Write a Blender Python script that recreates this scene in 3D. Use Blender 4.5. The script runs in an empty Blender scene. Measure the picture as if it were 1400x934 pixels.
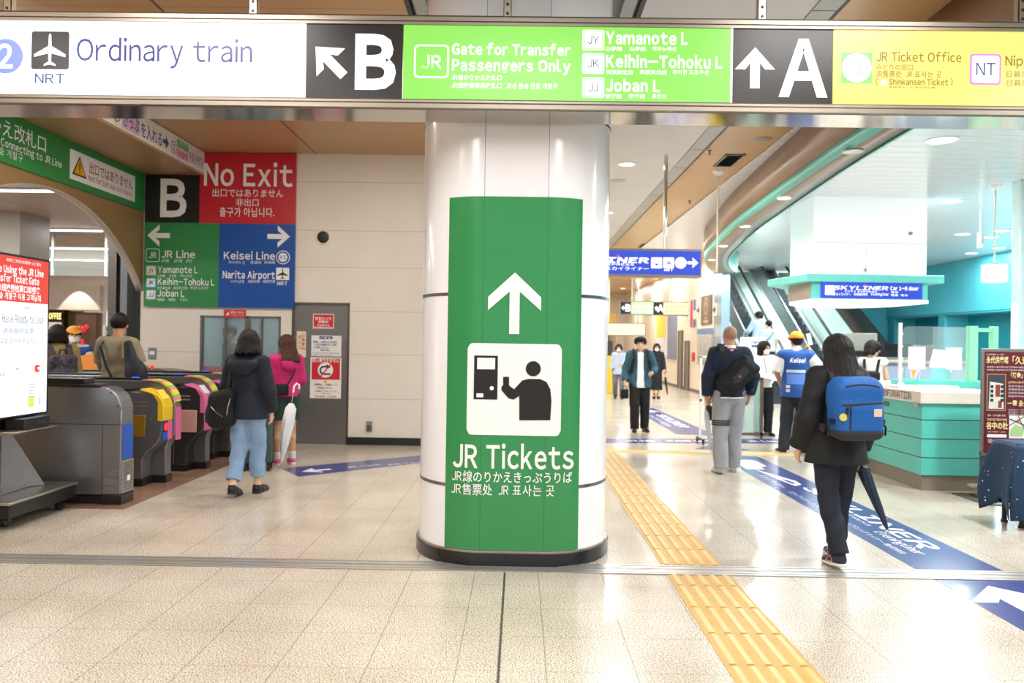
import bpy, bmesh, math, random
import numpy as np
from mathutils import Vector, Matrix, Euler
random.seed(7)
SC = bpy.context.scene
COL = SC.collection
PI = math.pi
R = math.radians

# ---------------------------------------------------------------- camera
FPX, IW, IH, CZ = 1089.0, 1400.0, 934.0, 1.5
CM = Matrix.Rotation(R(.53), 3, 'Z') @ Matrix.Rotation(PI/2 + R(.10), 3, 'X') @ Matrix.Rotation(R(.86), 3, 'Z')
cam_d = bpy.data.cameras.new('camera')
cam = bpy.data.objects.new('camera', cam_d)
COL.objects.link(cam)
cam.matrix_world = Matrix.Translation((0, 0, CZ)) @ CM.to_4x4()
cam_d.sensor_width = 36.0
cam_d.lens = 36.0*FPX/IW
cam_d.clip_end = 200
cam_d.dof.use_dof = True
cam_d.dof.focus_distance = 5.6
cam_d.dof.aperture_fstop = 2.2
SC.camera = cam

# ---------------------------------------------------------------- world, lights, exposure
SC.view_settings.view_transform = 'Standard'
SC.view_settings.look = 'None'
SC.view_settings.gamma = 1.0
SC.view_settings.use_curve_mapping = False
SC.view_settings.exposure = 0.0
wd = bpy.data.worlds.new('world'); SC.world = wd; wd.use_nodes = True
wd.node_tree.nodes['Background'].inputs[0].default_value = (.93, .95, 1.0, 1)
wd.node_tree.nodes['Background'].inputs[1].default_value = 0.75

def area(name, loc, sx, sy, power, col=(1, 1, 1), rot=(0, 0, 0)):
    l = bpy.data.lights.new(name, 'AREA'); l.shape = 'RECTANGLE'; l.size = sx; l.size_y = sy
    l.energy = power; l.color = col
    o = bpy.data.objects.new(name, l); o.location = loc; o.rotation_euler = rot
    COL.objects.link(o)
    return o
WARM, COOL, NEUT = (1, .93, .84), (.9, .96, 1), (1, .985, .96)
# rows of ceiling luminaires of the concourse before the sign (above the frame)
for i, (x, y) in enumerate([(-2.2, 0.5), (2.2, 0.5), (-2.4, 3.4), (2.4, 3.4), (0, 2.0), (-4.6, 2.5), (5.0, 2.5)]):
    area('concourse_ceiling_light', (x, y, 4.1), 1.3, 1.3, 78, NEUT)
for (x, y, p) in [(8.2, 21.5, 150), (8.4, 25.0, 130), (6.4, 24.5, 90)]:  # added lamps without fixtures, brighten the dark escalator end of the hall
    area('escalator_fill_light', (x, y, 4.13), .5, .5, p, COOL)
# ---------------------------------------------------------------- picture point -> place
def ray(x, y):
    return CM @ Vector(((x-IW/2)/FPX, -(y-IH/2)/FPX, -1))
def PX(x, y, Y):                      # point of the picture on the plane at depth Y -> (X, Z)
    d = ray(x, y); t = Y/d[1]
    return d[0]*t, CZ+d[2]*t
def FL(x, y, Z=0):                    # ... on the level Z -> (X, Y)
    d = ray(x, y); t = (Z-CZ)/d[2]
    return d[0]*t, d[1]*t

# ---------------------------------------------------------------- materials
def lin(c):
    if isinstance(c, str):
        c = tuple(int(c[i:i+2], 16)/255 for i in (0, 2, 4))
    return tuple((v/12.92 if v <= .04045 else ((v+.055)/1.055)**2.4) for v in c)
MATS = {}
def M(name, col, rough=.5, metal=0, emis=0, spec=.5, vary=.05, vscale=6, bump=0, bscale=60, ecol=None, alpha=1, trans=0, coat=0, aniso=0):
    if name in MATS: return MATS[name]
    m = bpy.data.materials.new(name); m.use_nodes = True; MATS[name] = m
    nt = m.node_tree; b = nt.nodes['Principled BSDF']
    c = lin(col)
    b.inputs['Base Color'].default_value = (*c, 1)
    b.inputs['Roughness'].default_value = rough
    b.inputs['Metallic'].default_value = metal
    b.inputs['Specular IOR Level'].default_value = spec
    b.inputs['Alpha'].default_value = alpha
    b.inputs['Transmission Weight'].default_value = trans
    b.inputs['Coat Weight'].default_value = coat
    b.inputs['Coat Roughness'].default_value = .08
    b.inputs['Anisotropic'].default_value = aniso
    if emis:
        b.inputs['Emission Color'].default_value = (*lin(ecol or col), 1)
        b.inputs['Emission Strength'].default_value = emis
        if not ecol: b.inputs['Base Color'].default_value = (*[v*.15 for v in c], 1)
    elif vary:
        tc = nt.nodes.new('ShaderNodeTexCoord')
        n = nt.nodes.new('ShaderNodeTexNoise'); n.inputs['Scale'].default_value = vscale; n.inputs['Detail'].default_value = 5
        nt.links.new(tc.outputs['Object'], n.inputs['Vector'])
        mx = nt.nodes.new('ShaderNodeMix'); mx.data_type = 'RGBA'
        mx.inputs[6].default_value = (*[max(0, v*(1-vary*1.6)) for v in c], 1)
        mx.inputs[7].default_value = (*[min(1, v*(1+vary*1.6)) for v in c], 1)
        nt.links.new(n.outputs['Fac'], mx.inputs[0]); nt.links.new(mx.outputs[2], b.inputs['Base Color'])
        if bump:
            n2 = nt.nodes.new('ShaderNodeTexNoise'); n2.inputs['Scale'].default_value = bscale; n2.inputs['Detail'].default_value = 3
            nt.links.new(tc.outputs['Object'], n2.inputs['Vector'])
            bp = nt.nodes.new('ShaderNodeBump'); bp.inputs['Strength'].default_value = bump; bp.inputs['Distance'].default_value = .01
            nt.links.new(n2.outputs['Fac'], bp.inputs['Height']); nt.links.new(bp.outputs['Normal'], b.inputs['Normal'])
    return m

class NG:                             # tiny node-graph helper for the patterned surfaces
    def __init__(s, m):
        s.nt = m.node_tree; s.b = s.nt.nodes['Principled BSDF']
        s.tc = s.nt.nodes.new('ShaderNodeTexCoord')
        s.sep = s.nt.nodes.new('ShaderNodeSeparateXYZ'); s.nt.links.new(s.tc.outputs['Object'], s.sep.inputs[0])
    def link(s, a, b): s.nt.links.new(a, b)
    def ax(s, i): return s.sep.outputs[i]
    def mt(s, op, a, b=None, c=None):
        n = s.nt.nodes.new('ShaderNodeMath'); n.operation = op
        for k, v in enumerate((a, b, c)):
            if v is None: continue
            if isinstance(v, (int, float)): n.inputs[k].default_value = v
            else: s.link(v, n.inputs[k])
        return n.outputs[0]
    def lines(s, v, off, step, w):    # 1 on thin lines every step
        f = s.mt('FRACT', s.mt('DIVIDE', s.mt('SUBTRACT', v, off), step))
        d = s.mt('MULTIPLY', s.mt('MINIMUM', f, s.mt('SUBTRACT', 1.0, f)), step)
        return s.mt('SUBTRACT', 1.0, s.mt('SMOOTH_MIN', 1.0, s.mt('DIVIDE', d, w), .2))
    def at(s, v, pos, w):             # 1 on one line
        d = s.mt('ABSOLUTE', s.mt('SUBTRACT', v, pos))
        return s.mt('LESS_THAN', d, w)
    def noise(s, sc, det=4):
        n = s.nt.nodes.new('ShaderNodeTexNoise'); n.inputs['Scale'].default_value = sc; n.inputs['Detail'].default_value = det
        s.link(s.tc.outputs['Object'], n.inputs['Vector']); return n.outputs['Fac']
    def mix(s, f, a, b):
        n = s.nt.nodes.new('ShaderNodeMix'); n.data_type = 'RGBA'
        for k, v in ((0, f), (6, a), (7, b)):
            if isinstance(v, (int, float)): n.inputs[k].default_value = v
            elif isinstance(v, (tuple, str)): n.inputs[k].default_value = (*lin(v), 1)
            else: s.link(v, n.inputs[k])
        return n.outputs[2]
    def ramp(s, f, stops):
        n = s.nt.nodes.new('ShaderNodeValToRGB'); e = n.color_ramp.elements
        while len(e) < len(stops): e.new(.5)
        for k, (p, c) in enumerate(stops): e[k].position = p; e[k].color = (*lin(c), 1)
        s.link(f, n.inputs[0]); return n.outputs[0]
    def bump(s, h, st=.3, dist=.01):
        n = s.nt.nodes.new('ShaderNodeBump'); n.inputs['Strength'].default_value = st; n.inputs['Distance'].default_value = dist
        s.link(h, n.inputs['Height']); s.link(n.outputs[0], s.b.inputs['Normal'])
    def color(s, c): s.link(c, s.b.inputs['Base Color'])

# ---------------------------------------------------------------- mesh builder
class MB:
    def __init__(s): s.v = []; s.f = []; s.m = []; s.mi = 0; s.T = None; s.sm = []
    def add(s, vs, fs, mi=None, smooth=False):
        o = len(s.v)
        if s.T is not None: vs = [tuple(s.T @ Vector(p)) for p in vs]
        s.v += [tuple(p) for p in vs]
        mi = s.mi if mi is None else mi
        for f in fs: s.f.append(tuple(i+o for i in f)); s.m.append(mi); s.sm.append(smooth)
        return s
    def box(s, lo, hi, mi=None):
        (a, b, c), (d, e, f) = lo, hi
        return s.add([(a, b, c), (d, b, c), (d, e, c), (a, e, c), (a, b, f), (d, b, f), (d, e, f), (a, e, f)],
                     [(0, 3, 2, 1), (4, 5, 6, 7), (0, 1, 5, 4), (1, 2, 6, 5), (2, 3, 7, 6), (3, 0, 4, 7)], mi)
    def prism(s, poly, a, b, axis='y', mi=None):   # poly in the other two axes, extruded a..b
        n = len(poly)
        def P(p, t):
            return {'y': (p[0], t, p[1]), 'x': (t, p[0], p[1]), 'z': (p[0], p[1], t)}[axis]
        vs = [P(p, a) for p in poly]+[P(p, b) for p in poly]
        fs = [tuple(range(n)), tuple(range(2*n-1, n-1, -1))]+[(i, i+n, (i+1) % n+n, (i+1) % n) for i in range(n)]
        return s.add(vs, fs, mi)
    def cyl(s, p0, p1, r0, r1=None, seg=16, mi=None, caps=True, smooth=True):
        r1 = r0 if r1 is None else r1
        p0, p1 = Vector(p0), Vector(p1); d = (p1-p0).normalized()
        u = d.orthogonal().normalized(); w = d.cross(u)
        vs = []
        for p, r in ((p0, r0), (p1, r1)):
            for k in range(seg):
                a = 2*PI*k/seg; vs.append(p+u*(r*math.cos(a))+w*(r*math.sin(a)))
        s.add(vs, [(k, (k+1) % seg, seg+(k+1) % seg, seg+k) for k in range(seg)], mi, smooth)
        if caps: s.add(vs, [tuple(range(seg-1, -1, -1)), tuple(range(seg, 2*seg))], mi)
        return s
    def tube(s, pts, r, seg=8, mi=None):
        pts = [Vector(p) for p in pts]; n = len(pts); vs = []; u = None
        for i, p in enumerate(pts):
            d = (pts[min(i+1, n-1)]-pts[max(i-1, 0)]).normalized()
            u = d.orthogonal().normalized() if u is None else (u-d*u.dot(d)).normalized()
            w = d.cross(u); rr = r[i] if isinstance(r, (list, tuple)) else r
            for k in range(seg):
                a = 2*PI*k/seg; vs.append(p+u*(rr*math.cos(a))+w*(rr*math.sin(a)))
        s.add(vs, [(i*seg+k, i*seg+(k+1) % seg, (i+1)*seg+(k+1) % seg, (i+1)*seg+k) for i in range(n-1) for k in range(seg)]
              + [tuple(range(seg-1, -1, -1)), tuple(range((n-1)*seg, n*seg))], mi, True)
        return s
    def strap(s, pts, w, t, nrm, mi=None):         # flat band along pts; nrm(i) gives the outward normal
        pts = [Vector(p) for p in pts]; n = len(pts); vs = []
        for i, p in enumerate(pts):
            d = (pts[min(i+1, n-1)]-pts[max(i-1, 0)]).normalized()
            nn = Vector(nrm[i] if isinstance(nrm, list) else nrm); nn = (nn-d*nn.dot(d)).normalized(); sd = d.cross(nn)
            for a, b in ((-1, 0), (1, 0), (1, 1), (-1, 1)): vs.append(p+sd*(w/2*a)+nn*(t*b))
        fs = [(0, 1, 2, 3), ((n-1)*4+3, (n-1)*4+2, (n-1)*4+1, (n-1)*4)]
        for i in range(n-1):
            for k in range(4): fs.append((i*4+k, (i+1)*4+k, (i+1)*4+(k+1) % 4, i*4+(k+1) % 4))
        return s.add(vs, fs, mi, True)
    def lathe(s, prof, c=(0, 0, 0), seg=24, mi=None):
        vs = []; n = len(prof)
        for k in range(seg):
            a = 2*PI*k/seg
            for r, z in prof: vs.append((c[0]+r*math.cos(a), c[1]+r*math.sin(a), c[2]+z))
        return s.add(vs, [(k*n+i, ((k+1) % seg)*n+i, ((k+1) % seg)*n+i+1, k*n+i+1) for k in range(seg) for i in range(n-1)], mi, True)
    def ball(s, c, r, seg=14, mi=None, sc=(1, 1, 1)):
        prof = [(max(1e-4, math.sin(PI*i/10))*1.0, -math.cos(PI*i/10)) for i in range(11)]
        vs = []; n = 11
        for k in range(seg):
            a = 2*PI*k/seg
            for q, z in prof: vs.append((c[0]+r*sc[0]*q*math.cos(a), c[1]+r*sc[1]*q*math.sin(a), c[2]+r*sc[2]*z))
        return s.add(vs, [(k*n+i, ((k+1) % seg)*n+i, ((k+1) % seg)*n+i+1, k*n+i+1) for k in range(seg) for i in range(n-1)], mi, True)
    def grid(s, fn, nu, nv, mi=None, smooth=True):   # fn(u, v) with u, v in 0..1
        vs = [fn(i/nu, j/nv) for j in range(nv+1) for i in range(nu+1)]; w = nu+1
        return s.add(vs, [(j*w+i, j*w+i+1, (j+1)*w+i+1, (j+1)*w+i) for j in range(nv) for i in range(nu)], mi, smooth)

def obj(name, mb, mats, parent=None, bevel=0, angle=35, loc=None, w=False, fixn=True, solid=0, sub=0):
    me = bpy.data.meshes.new(name)
    me.from_pydata(mb.v, [], mb.f)
    for m in (mats if isinstance(mats, (list, tuple)) else [mats]): me.materials.append(m)
    me.polygons.foreach_set('material_index', mb.m)
    if fixn:
        bm = bmesh.new(); bm.from_mesh(me); bmesh.ops.recalc_face_normals(bm, faces=bm.faces); bm.to_mesh(me); bm.free()
    me.polygons.foreach_set('use_smooth', [True]*len(me.polygons) if (any(mb.sm) or bevel) else [False]*len(me.polygons))
    if any(mb.sm) or bevel: me.set_sharp_from_angle(angle=R(angle))
    o = bpy.data.objects.new(name, me); COL.objects.link(o)
    if loc: o.location = loc
    if parent is not None:
        o.parent = parent
        if w: o.matrix_parent_inverse = parent.matrix_basis.inverted()
    if solid:
        md = o.modifiers.new('thickness', 'SOLIDIFY'); md.thickness = solid; md.offset = 0
    if bevel:
        md = o.modifiers.new('edges', 'BEVEL'); md.width = bevel; md.segments = 2; md.limit_method = 'ANGLE'; md.angle_limit = R(40)
    if sub:
        md = o.modifiers.new('smooth', 'SUBSURF'); md.levels = sub; md.render_levels = sub
    return o
def tag(o, label, cat, group=None, kind=None):
    o['label'] = label; o['category'] = cat
    if group: o['group'] = group
    if kind: o['kind'] = kind
    return o
def thing(name, label, cat, loc=(0, 0, 0), rz=0, group=None, kind=None):
    o = bpy.data.objects.new(name, None); COL.objects.link(o); o.empty_display_size = .1
    o.location = loc; o.rotation_euler = (0, 0, rz)
    return tag(o, label, cat, group, kind)
def struct(name, mb, m, **k):
    o = obj(name, mb, m, **k); o['kind'] = 'structure'; return o
def box1(lo, hi): return MB().box(lo, hi)

# ---------------------------------------------------------------- lettering
GL = {}
def glyph(ch, bold):
    k = (ch, round(bold, 3))
    if k not in GL:
        c = bpy.data.curves.new('glyph', 'FONT'); wide = 33 <= ord(ch) <= 126
        c.body = chr(ord(ch)+0xFEE0) if wide else ch
        c.size = 1; c.resolution_u = 3; c.offset = bold
        o = bpy.data.objects.new('glyph', c); me = o.to_mesh()
        v = np.array([x.co[:2] for x in me.vertices]) if len(me.vertices) else np.zeros((0, 2))
        f = [tuple(p.vertices) for p in me.polygons]
        o.to_mesh_clear(); bpy.data.objects.remove(o); bpy.data.curves.remove(c)
        if len(v):
            x0, x1 = v[:, 0].min(), v[:, 0].max()
            if wide: v[:, 0] = (v[:, 0]-x0)*.86; adv = (x1-x0)*.86+.085
            else: adv = 1.0 if ord(ch) > 0x2000 else x1+.08
        else: adv = .27
        GL[k] = (v, f, adv)
    return GL[k]
def layout(s, h, w=None, bold=0.0, sp=0.0, slant=0.0):
    """glyph outlines of s with capital height h, from (0, 0) rightwards; squeezed to width w when given"""
    cjk = any(ord(c) > 0x2000 for c in s)
    sc = h/((.86 if cjk and not any(33 <= ord(c) <= 126 for c in s) else .735)+2*bold)
    x = 0; out = []
    for c in s:
        v, f, adv = (np.zeros((0, 2)), [], .6 if c == '\u3000' else .27) if c in ' \u3000' else glyph(c, bold)
        if len(v): out.append((v+np.array([x, bold]), f))
        x += adv+sp
    tot = (x-.085-sp)*sc; kx = sc if w is None else sc*w/max(tot, 1e-6)
    return [(np.stack([v[:, 0]*kx+v[:, 1]*sc*slant, v[:, 1]*sc], 1), f) for v, f in out], (tot if w is None else w)
class Panel:
    """a flat face: origin o, right u, up v; writes lettering and flat marks just in front of it"""
    def __init__(s, o, u, v, eps=.002, warp=None):
        s.o, s.u, s.v = Vector(o), Vector(u).normalized(), Vector(v).normalized(); s.n = s.u.cross(s.v); s.eps = eps
        s.warp = warp; s.mb = MB(); s.mats = []
    def mi(s, m):
        if m not in s.mats: s.mats.append(m)
        return s.mats.index(m)
    def pt(s, a, b, lift=1):
        if s.warp: return s.warp(a, b, s.eps*lift)
        return s.o+s.u*a+s.v*b+s.n*(s.eps*lift)
    def text(s, t, x, y, h, m, w=None, bold=0.0, al='l', sp=0, lift=2, slant=0, rot=0):
        L, tot = layout(t, h, w, bold, sp, slant)
        dx = {'l': 0, 'c': -tot/2, 'r': -tot}[al]; ca, sa = math.cos(rot), math.sin(rot)
        for v, f in L:
            s.mb.add([s.pt(x+(a+dx)*ca-b*sa, y+(a+dx)*sa+b*ca, lift) for a, b in v], f, s.mi(m))
        return s
    def poly(s, pts, m, lift=1):
        s.mb.add([s.pt(a, b, lift) for a, b in pts], [tuple(range(len(pts)))], s.mi(m)); return s
    def rect(s, x0, y0, x1, y1, m, lift=1, n=1):
        for k in range(n):
            a, b = x0+(x1-x0)*k/n, x0+(x1-x0)*(k+1)/n
            s.poly([(a, y0), (b, y0), (b, y1), (a, y1)], m, lift)
        return s
    def rrect(s, x0, y0, x1, y1, r, m, lift=1, n=5):
        pts = []
        for cx, cy, a0 in ((x1-r, y0+r, -90), (x1-r, y1-r, 0), (x0+r, y1-r, 90), (x0+r, y0+r, 180)):
            pts += [(cx+r*math.cos(R(a0+90*k/n)), cy+r*math.sin(R(a0+90*k/n))) for k in range(n+1)]
        if s.warp:                    # strips, so that the shape can follow a curved face
            ys = lambda x: r-math.sqrt(max(0, r*r-max(0, x0+r-x, x-(x1-r))**2))
            N = 40
            for k in range(N):
                a, b = x0+(x1-x0)*k/N, x0+(x1-x0)*(k+1)/N
                s.poly([(a, y0+ys(a)), (b, y0+ys(b)), (b, y1-ys(b)), (a, y1-ys(a))], m, lift)
            return s
        return s.poly(pts, m, lift)
    def disc(s, cx, cy, r, m, lift=1, n=28, ry=None):
        return s.poly([(cx+r*math.cos(2*PI*k/n), cy+(ry or r)*math.sin(2*PI*k/n)) for k in range(n)], m, lift)
    def arrow(s, cx, cy, size, ang, m, lift=2, th=.2):   # arrow with open head, pointing along ang
        h = size/2; t = size*th/2; q = t*1.414; e = -.04*size
        A = [(h, 0), (e, h*.98), (e, h*.98-q*1.5), (h-q*1.55-t, t), (-h, t), (-h, -t), (h-q*1.55-t, -t), (e, -h*.98+q*1.5), (e, -h*.98)]
        c, n = math.cos(ang), math.sin(ang)
        return s.poly([(cx+a*c-b*n, cy+a*n+b*c) for a, b in A], m, lift)
    def plane(s, cx, cy, size, m, lift=3, ang=PI/2):      # aeroplane seen from above
        half = [(1, 0), (.93, .07), (.25, .1), (-.25, .95), (-.42, .95), (-.2, .1), (-.68, .085), (-.85, .36), (-.95, .36), (-.86, 0)]
        c, n = math.cos(ang), math.sin(ang); h = size/2
        for sg in (1, -1):
            s.poly([(cx+(a*c-b*sg*n)*h, cy+(a*n+b*sg*c)*h) for a, b in half], m, lift)
        return s
    def done(s, parent, name='lettering', w=True):
        return obj(name, s.mb, s.mats, parent, w=w, fixn=False)
# ================================================================ materials in use
floor_m = M('floor_tiles', 'cfc3b0', .22, spec=.5, vary=0)
g = NG(floor_m)
sp = g.ramp(g.noise(150, 2), [(.34, '3f372f'), (.42, '9a8d7e'), (.49, 'd6cab9'), (.62, 'ebe2d5')])
brown = g.ramp(g.noise(150, 3), [(.34, '4a342b'), (.44, '7d5f50'), (.52, '96745f'), (.64, 'a98672')])
big = g.ramp(g.noise(1.3, 3), [(.3, 'e6e3dd'), (.7, 'ffffff')])
n = g.nt.nodes.new('ShaderNodeMix'); n.data_type = 'RGBA'; n.blend_type = 'MULTIPLY'; n.inputs[0].default_value = 1
g.link(sp, n.inputs[6]); g.link(big, n.inputs[7])
inb = g.mt('MULTIPLY', g.mt('LESS_THAN', g.ax(0), -3.42), g.mt('GREATER_THAN', g.ax(1), 6.9))
base = g.mix(inb, n.outputs[2], brown)
ln = g.mt('MAXIMUM', g.lines(g.ax(0), .145, .412, .0035), g.mt('MULTIPLY', g.lines(g.ax(1), 4.935, .43, .003), .8))
ln = g.mt('MULTIPLY', ln, .8)
g.color(g.mix(ln, base, '5d5347'))
rr = g.mt('ADD', g.mt('MULTIPLY', g.noise(2.2, 4), .16), .13)
g.link(rr, g.b.inputs['Roughness'])
g.bump(g.mt('SUBTRACT', 1.0, ln), .12, .003)

def ceil_mat(name, col, rough, xs, yoff, ystep, dark, spec=.5, w=.006):
    m = M(name, col, rough, vary=0, spec=spec); g = NG(m)
    l = g.mt('MULTIPLY', g.lines(g.ax(1), yoff, ystep, w), .8)
    for x in xs: l = g.mt('MAXIMUM', l, g.at(g.ax(0), x, .012))
    nz = g.noise(.8, 2)
    a = tuple(int(col[i:i+2], 16)/255 for i in (0, 2, 4))
    g.color(g.mix(l, g.mix(nz, tuple(v*.95 for v in a), tuple(min(1, v*1.04) for v in a)), dark))
    return m
beige_c = ceil_mat('beige_ceiling_panels', 'bd9466', .3, [-2.965, -6.0], 10.9, 1.12, '3a2d22')
white_c = ceil_mat('white_ceiling_panels', 'cfcfcf', .32, [], 10.06, 1.13, '8c8c8c')
rib_c = M('ribbed_white_ceiling', 'dfe4e8', .22, vary=0, spec=.6); g = NG(rib_c)
rb = g.lines(g.ax(1), 0, .30, .03); g.color(g.mix(g.mt('MULTIPLY', rb, .35), 'eaeef3', 'bcc5ce')); g.bump(rb, .35, .01)
jr_c = ceil_mat('platform_ceiling_panels', 'cdc6ba', .45, [-7.2, -8.4, -9.6, -10.8, -12, -13.2], 9, 1.2, '8d867b')
wall_m = M('cream_wall_panels', 'ece4d8', .38, vary=0); g = NG(wall_m)
l = g.mt('MULTIPLY', g.at(g.ax(0), -3.27, .004), .6)
for z in (3.78, 3.08, 2.55, 1.92, 1.30, .66): l = g.mt('MAXIMUM', l, g.mt('MULTIPLY', g.at(g.ax(2), z, .006), .35))
g.color(g.mix(l, g.mix(g.noise(3, 4), 'e8dfd2', 'f0e9de'), '8f887c'))
hall_m = M('pale_passage_wall', 'e9dcc8', .4, vary=.03, vscale=1)
brown_w = M('tan_arch_wall', '98794f', .45, vary=.04, vscale=2)
bronze = M('bronze_fascia', '9d7f5c', .3, vary=0); g = NG(bronze)
g.color(g.mix(g.mt('MULTIPLY', g.lines(g.ax(1), 9.75, 1.85, .006), .7), g.mix(g.noise(2, 3), '84664a', '957553'), '3c2d1e'))
teal_b = M('teal_trim', '66cfc4', .35)
soff = M('taupe_soffit', '9a8a79', .3, metal=.3)
teal_w = M('teal_wall_panels', '35b3bf', .35, vary=0); g = NG(teal_w)
ll = g.mt('MAXIMUM', g.lines(g.ax(1), 0, .62, .008), g.mt('MULTIPLY', g.lines(g.ax(0), 0, .62, .008), .8))
g.color(g.mix(g.mt('MULTIPLY', ll, .6), g.mix(g.noise(.7, 2), '43aaba', '5abccb'), '1c7f8c'))
teal_d = M('shaded_teal_panels', '0f8fa0', .35)  # shade of the wall recess put into the colour as a deeper teal
mint = M('mint_counter_front', '5cc4b6', .35, vary=.04)
black = M('black_plastic', '141415', .4)
plinth_b = M('black_plinth', '17171a', .2, coat=.3)
steel = M('brushed_steel', 'b9b4ac', .3, metal=1, vary=.08, vscale=30)
steel_d = M('dark_steel', '77716a', .34, metal=.9, vary=.08, vscale=20)
alu = M('aluminium_frame', '9a9084', .38, metal=.9, vary=.06)
mirror_s = M('polished_steel', 'c4beb4', .12, metal=1, vary=.04, vscale=9)
chrome = M('chrome', 'dcdcdc', .1, metal=1, vary=0)
white_p = M('white_enamel', 'f0f0f0', .35)
white_t = M('white_lettering', 'f4f4f2', .4, vary=0)
white_pl = M('white_pillar_panels', 'f8f7fa', .16, vary=.015, vscale=2, coat=.3)
white_mid = M('white_flat_panel', 'f5f3f6', .1, vary=.015, coat=.5)
green_s = M('green_sheet', '318c50', .24, vary=.03, vscale=3, coat=.2)
green_w = M('green_wall_sign', '2b8a45', .35, vary=.03)
black_s = M('black_sign', '161412', .35, vary=.02)
red_s = M('red_sign', 'c61f30', .35, vary=.03)
blue_s = M('blue_sign', '0a4fa6', .35, vary=.03)
navy_t = M('navy_lettering', '27337a', .5, vary=0)
navy_floor = M('navy_floor_film', '3a4784', .22, vary=.05, vscale=2)
lamp_e = M('lamp_diffuser', 'ffffff', emis=6)
glass = M('clear_glass', 'dff2ee', .04, vary=0, alpha=.08, spec=.6)
glass_g = M('green_tint_glass', 'b9d8cc', .08, vary=0, alpha=.55)
yellow_t = M('yellow_tactile', 'd9ae58', .45, vary=0); g = NG(yellow_t)
g.color(g.mix(g.mt('MULTIPLY', g.lines(g.ax(1), 4.72, .41, .004), .5), g.mix(g.noise(8, 5), 'b98b3c', 'c99f55'), '80602a'))
joint_d = M('dark_joint', '4a4540', .5)
cream_p = M('cream_plastic', 'e9e2d4', .4)

# ================================================================ the setting
struct('floor', MB().add([(-24, -6, 0), (18, -6, 0), (18, 46, 0), (-24, 46, 0)], [(0, 1, 2, 3)]), floor_m)
struct('trim_1', box1((-.079, -6, -.01), (-.066, 5.2, .0012)), joint_d)
mb = MB()                                               # shutter track across the floor
mb.box((-9, 5.215, -.01), (9, 5.425, .002), 1)
for y, w in ((5.215, .03), (5.255, .05), (5.315, .012), (5.338, .05), (5.40, .025)): mb.box((-9, y, .001), (9, y+w, .006), 0)
struct('trim_2', mb, [M('track_steel', 'd2cfca', .3, metal=.75, vary=.06, vscale=4), steel_d])
CEIL = 4.18
C = lambda x0, x1, y0, y1, z0, z1: box1((x0, y0, z0), (x1, y1, z1))
struct('ceiling', C(-6.2, -.93, -6, 11.6, CEIL, CEIL+.1), beige_c)
struct('ceiling_white', C(.93, 2.28, -6, 44, CEIL, CEIL+.1), white_c)
mb = MB().box((-.93, -6, CEIL+.05), (.93, 44, CEIL+.15), 0)
for s in (-1, 1):
    mb.box((s*.93-.02, -6, CEIL-.004), (s*.93+.02, 44, CEIL+.05), 1)
    mb.box((s*.83-.05, -6, CEIL+.0), (s*.83+.05, 44, CEIL+.05), 2)
struct('ceiling_slot', mb, [M('grey_green_slot', '7f8a85', .5), black, M('slot_grey', 'a8b0ae', .45)])
mb = MB().box((2.28, -6, CEIL-.012), (2.47, 44, CEIL+.08), 0).box((2.47, -6, CEIL-.006), (2.51, 44, CEIL+.08), 1)
for k in range(44): mb.box((2.281, -5+k*1.13+.02, CEIL-.0135), (2.469, -5+k*1.13+.03, CEIL-.011), 1)
struct('ceiling_strip', mb, [M('grey_ceiling_strip', 'a9a9a8', .35, metal=.3), black])
struct('ceiling_beige', C(2.51, 6.2, -6, 44, CEIL, CEIL+.1), ceil_mat('tan_passage_ceiling', 'c49a68', .22, [], 10.06, 1.13, '57442f'))
# lower ceiling by the arch and the step up to the beige ceiling
struct('ceiling_low', C(-5.6, -4.585, -6, 11.5, 3.85, 4.0), ceil_mat('low_beige_ceiling', 'b48d64', .35, [], 9.46, 1.2, '3f3226'))
struct('wall_fascia', C(-4.6, -4.575, -6, 11.5, 3.84, 4.2), M('fascia_beige', 'b09070', .4))
# arch wall between the concourse and the platform side
arc = [(9.2+2.95*math.cos(a), .27+2.95*math.sin(a)) for a in np.linspace(PI, 0, 60)]
arc = [p for p in arc if p[0] < 11.45]
t_end = .27+math.sqrt(2.95**2-2.25**2)
poly = [(-6, 0), (6.25, 0)]+arc+[(11.45, t_end), (11.45, 3.9), (-6, 3.9)]
struct('wall_left', MB().prism(poly, -5.53, -5.45, 'x'), brown_w)
ap = [(11.45, t_end)]+arc[::-1]; n = len(ap)
mb = MB().add([(x, y, z-.006) for y, z in ap for x in (-5.545, -5.443)], [(2*i, 2*i+1, 2*i+3, 2*i+2) for i in range(n-1)], 0, True)
struct('trim_3', mb, M('arch_lining', 'd3cdc2', .35, metal=.2), solid=.008)
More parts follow.
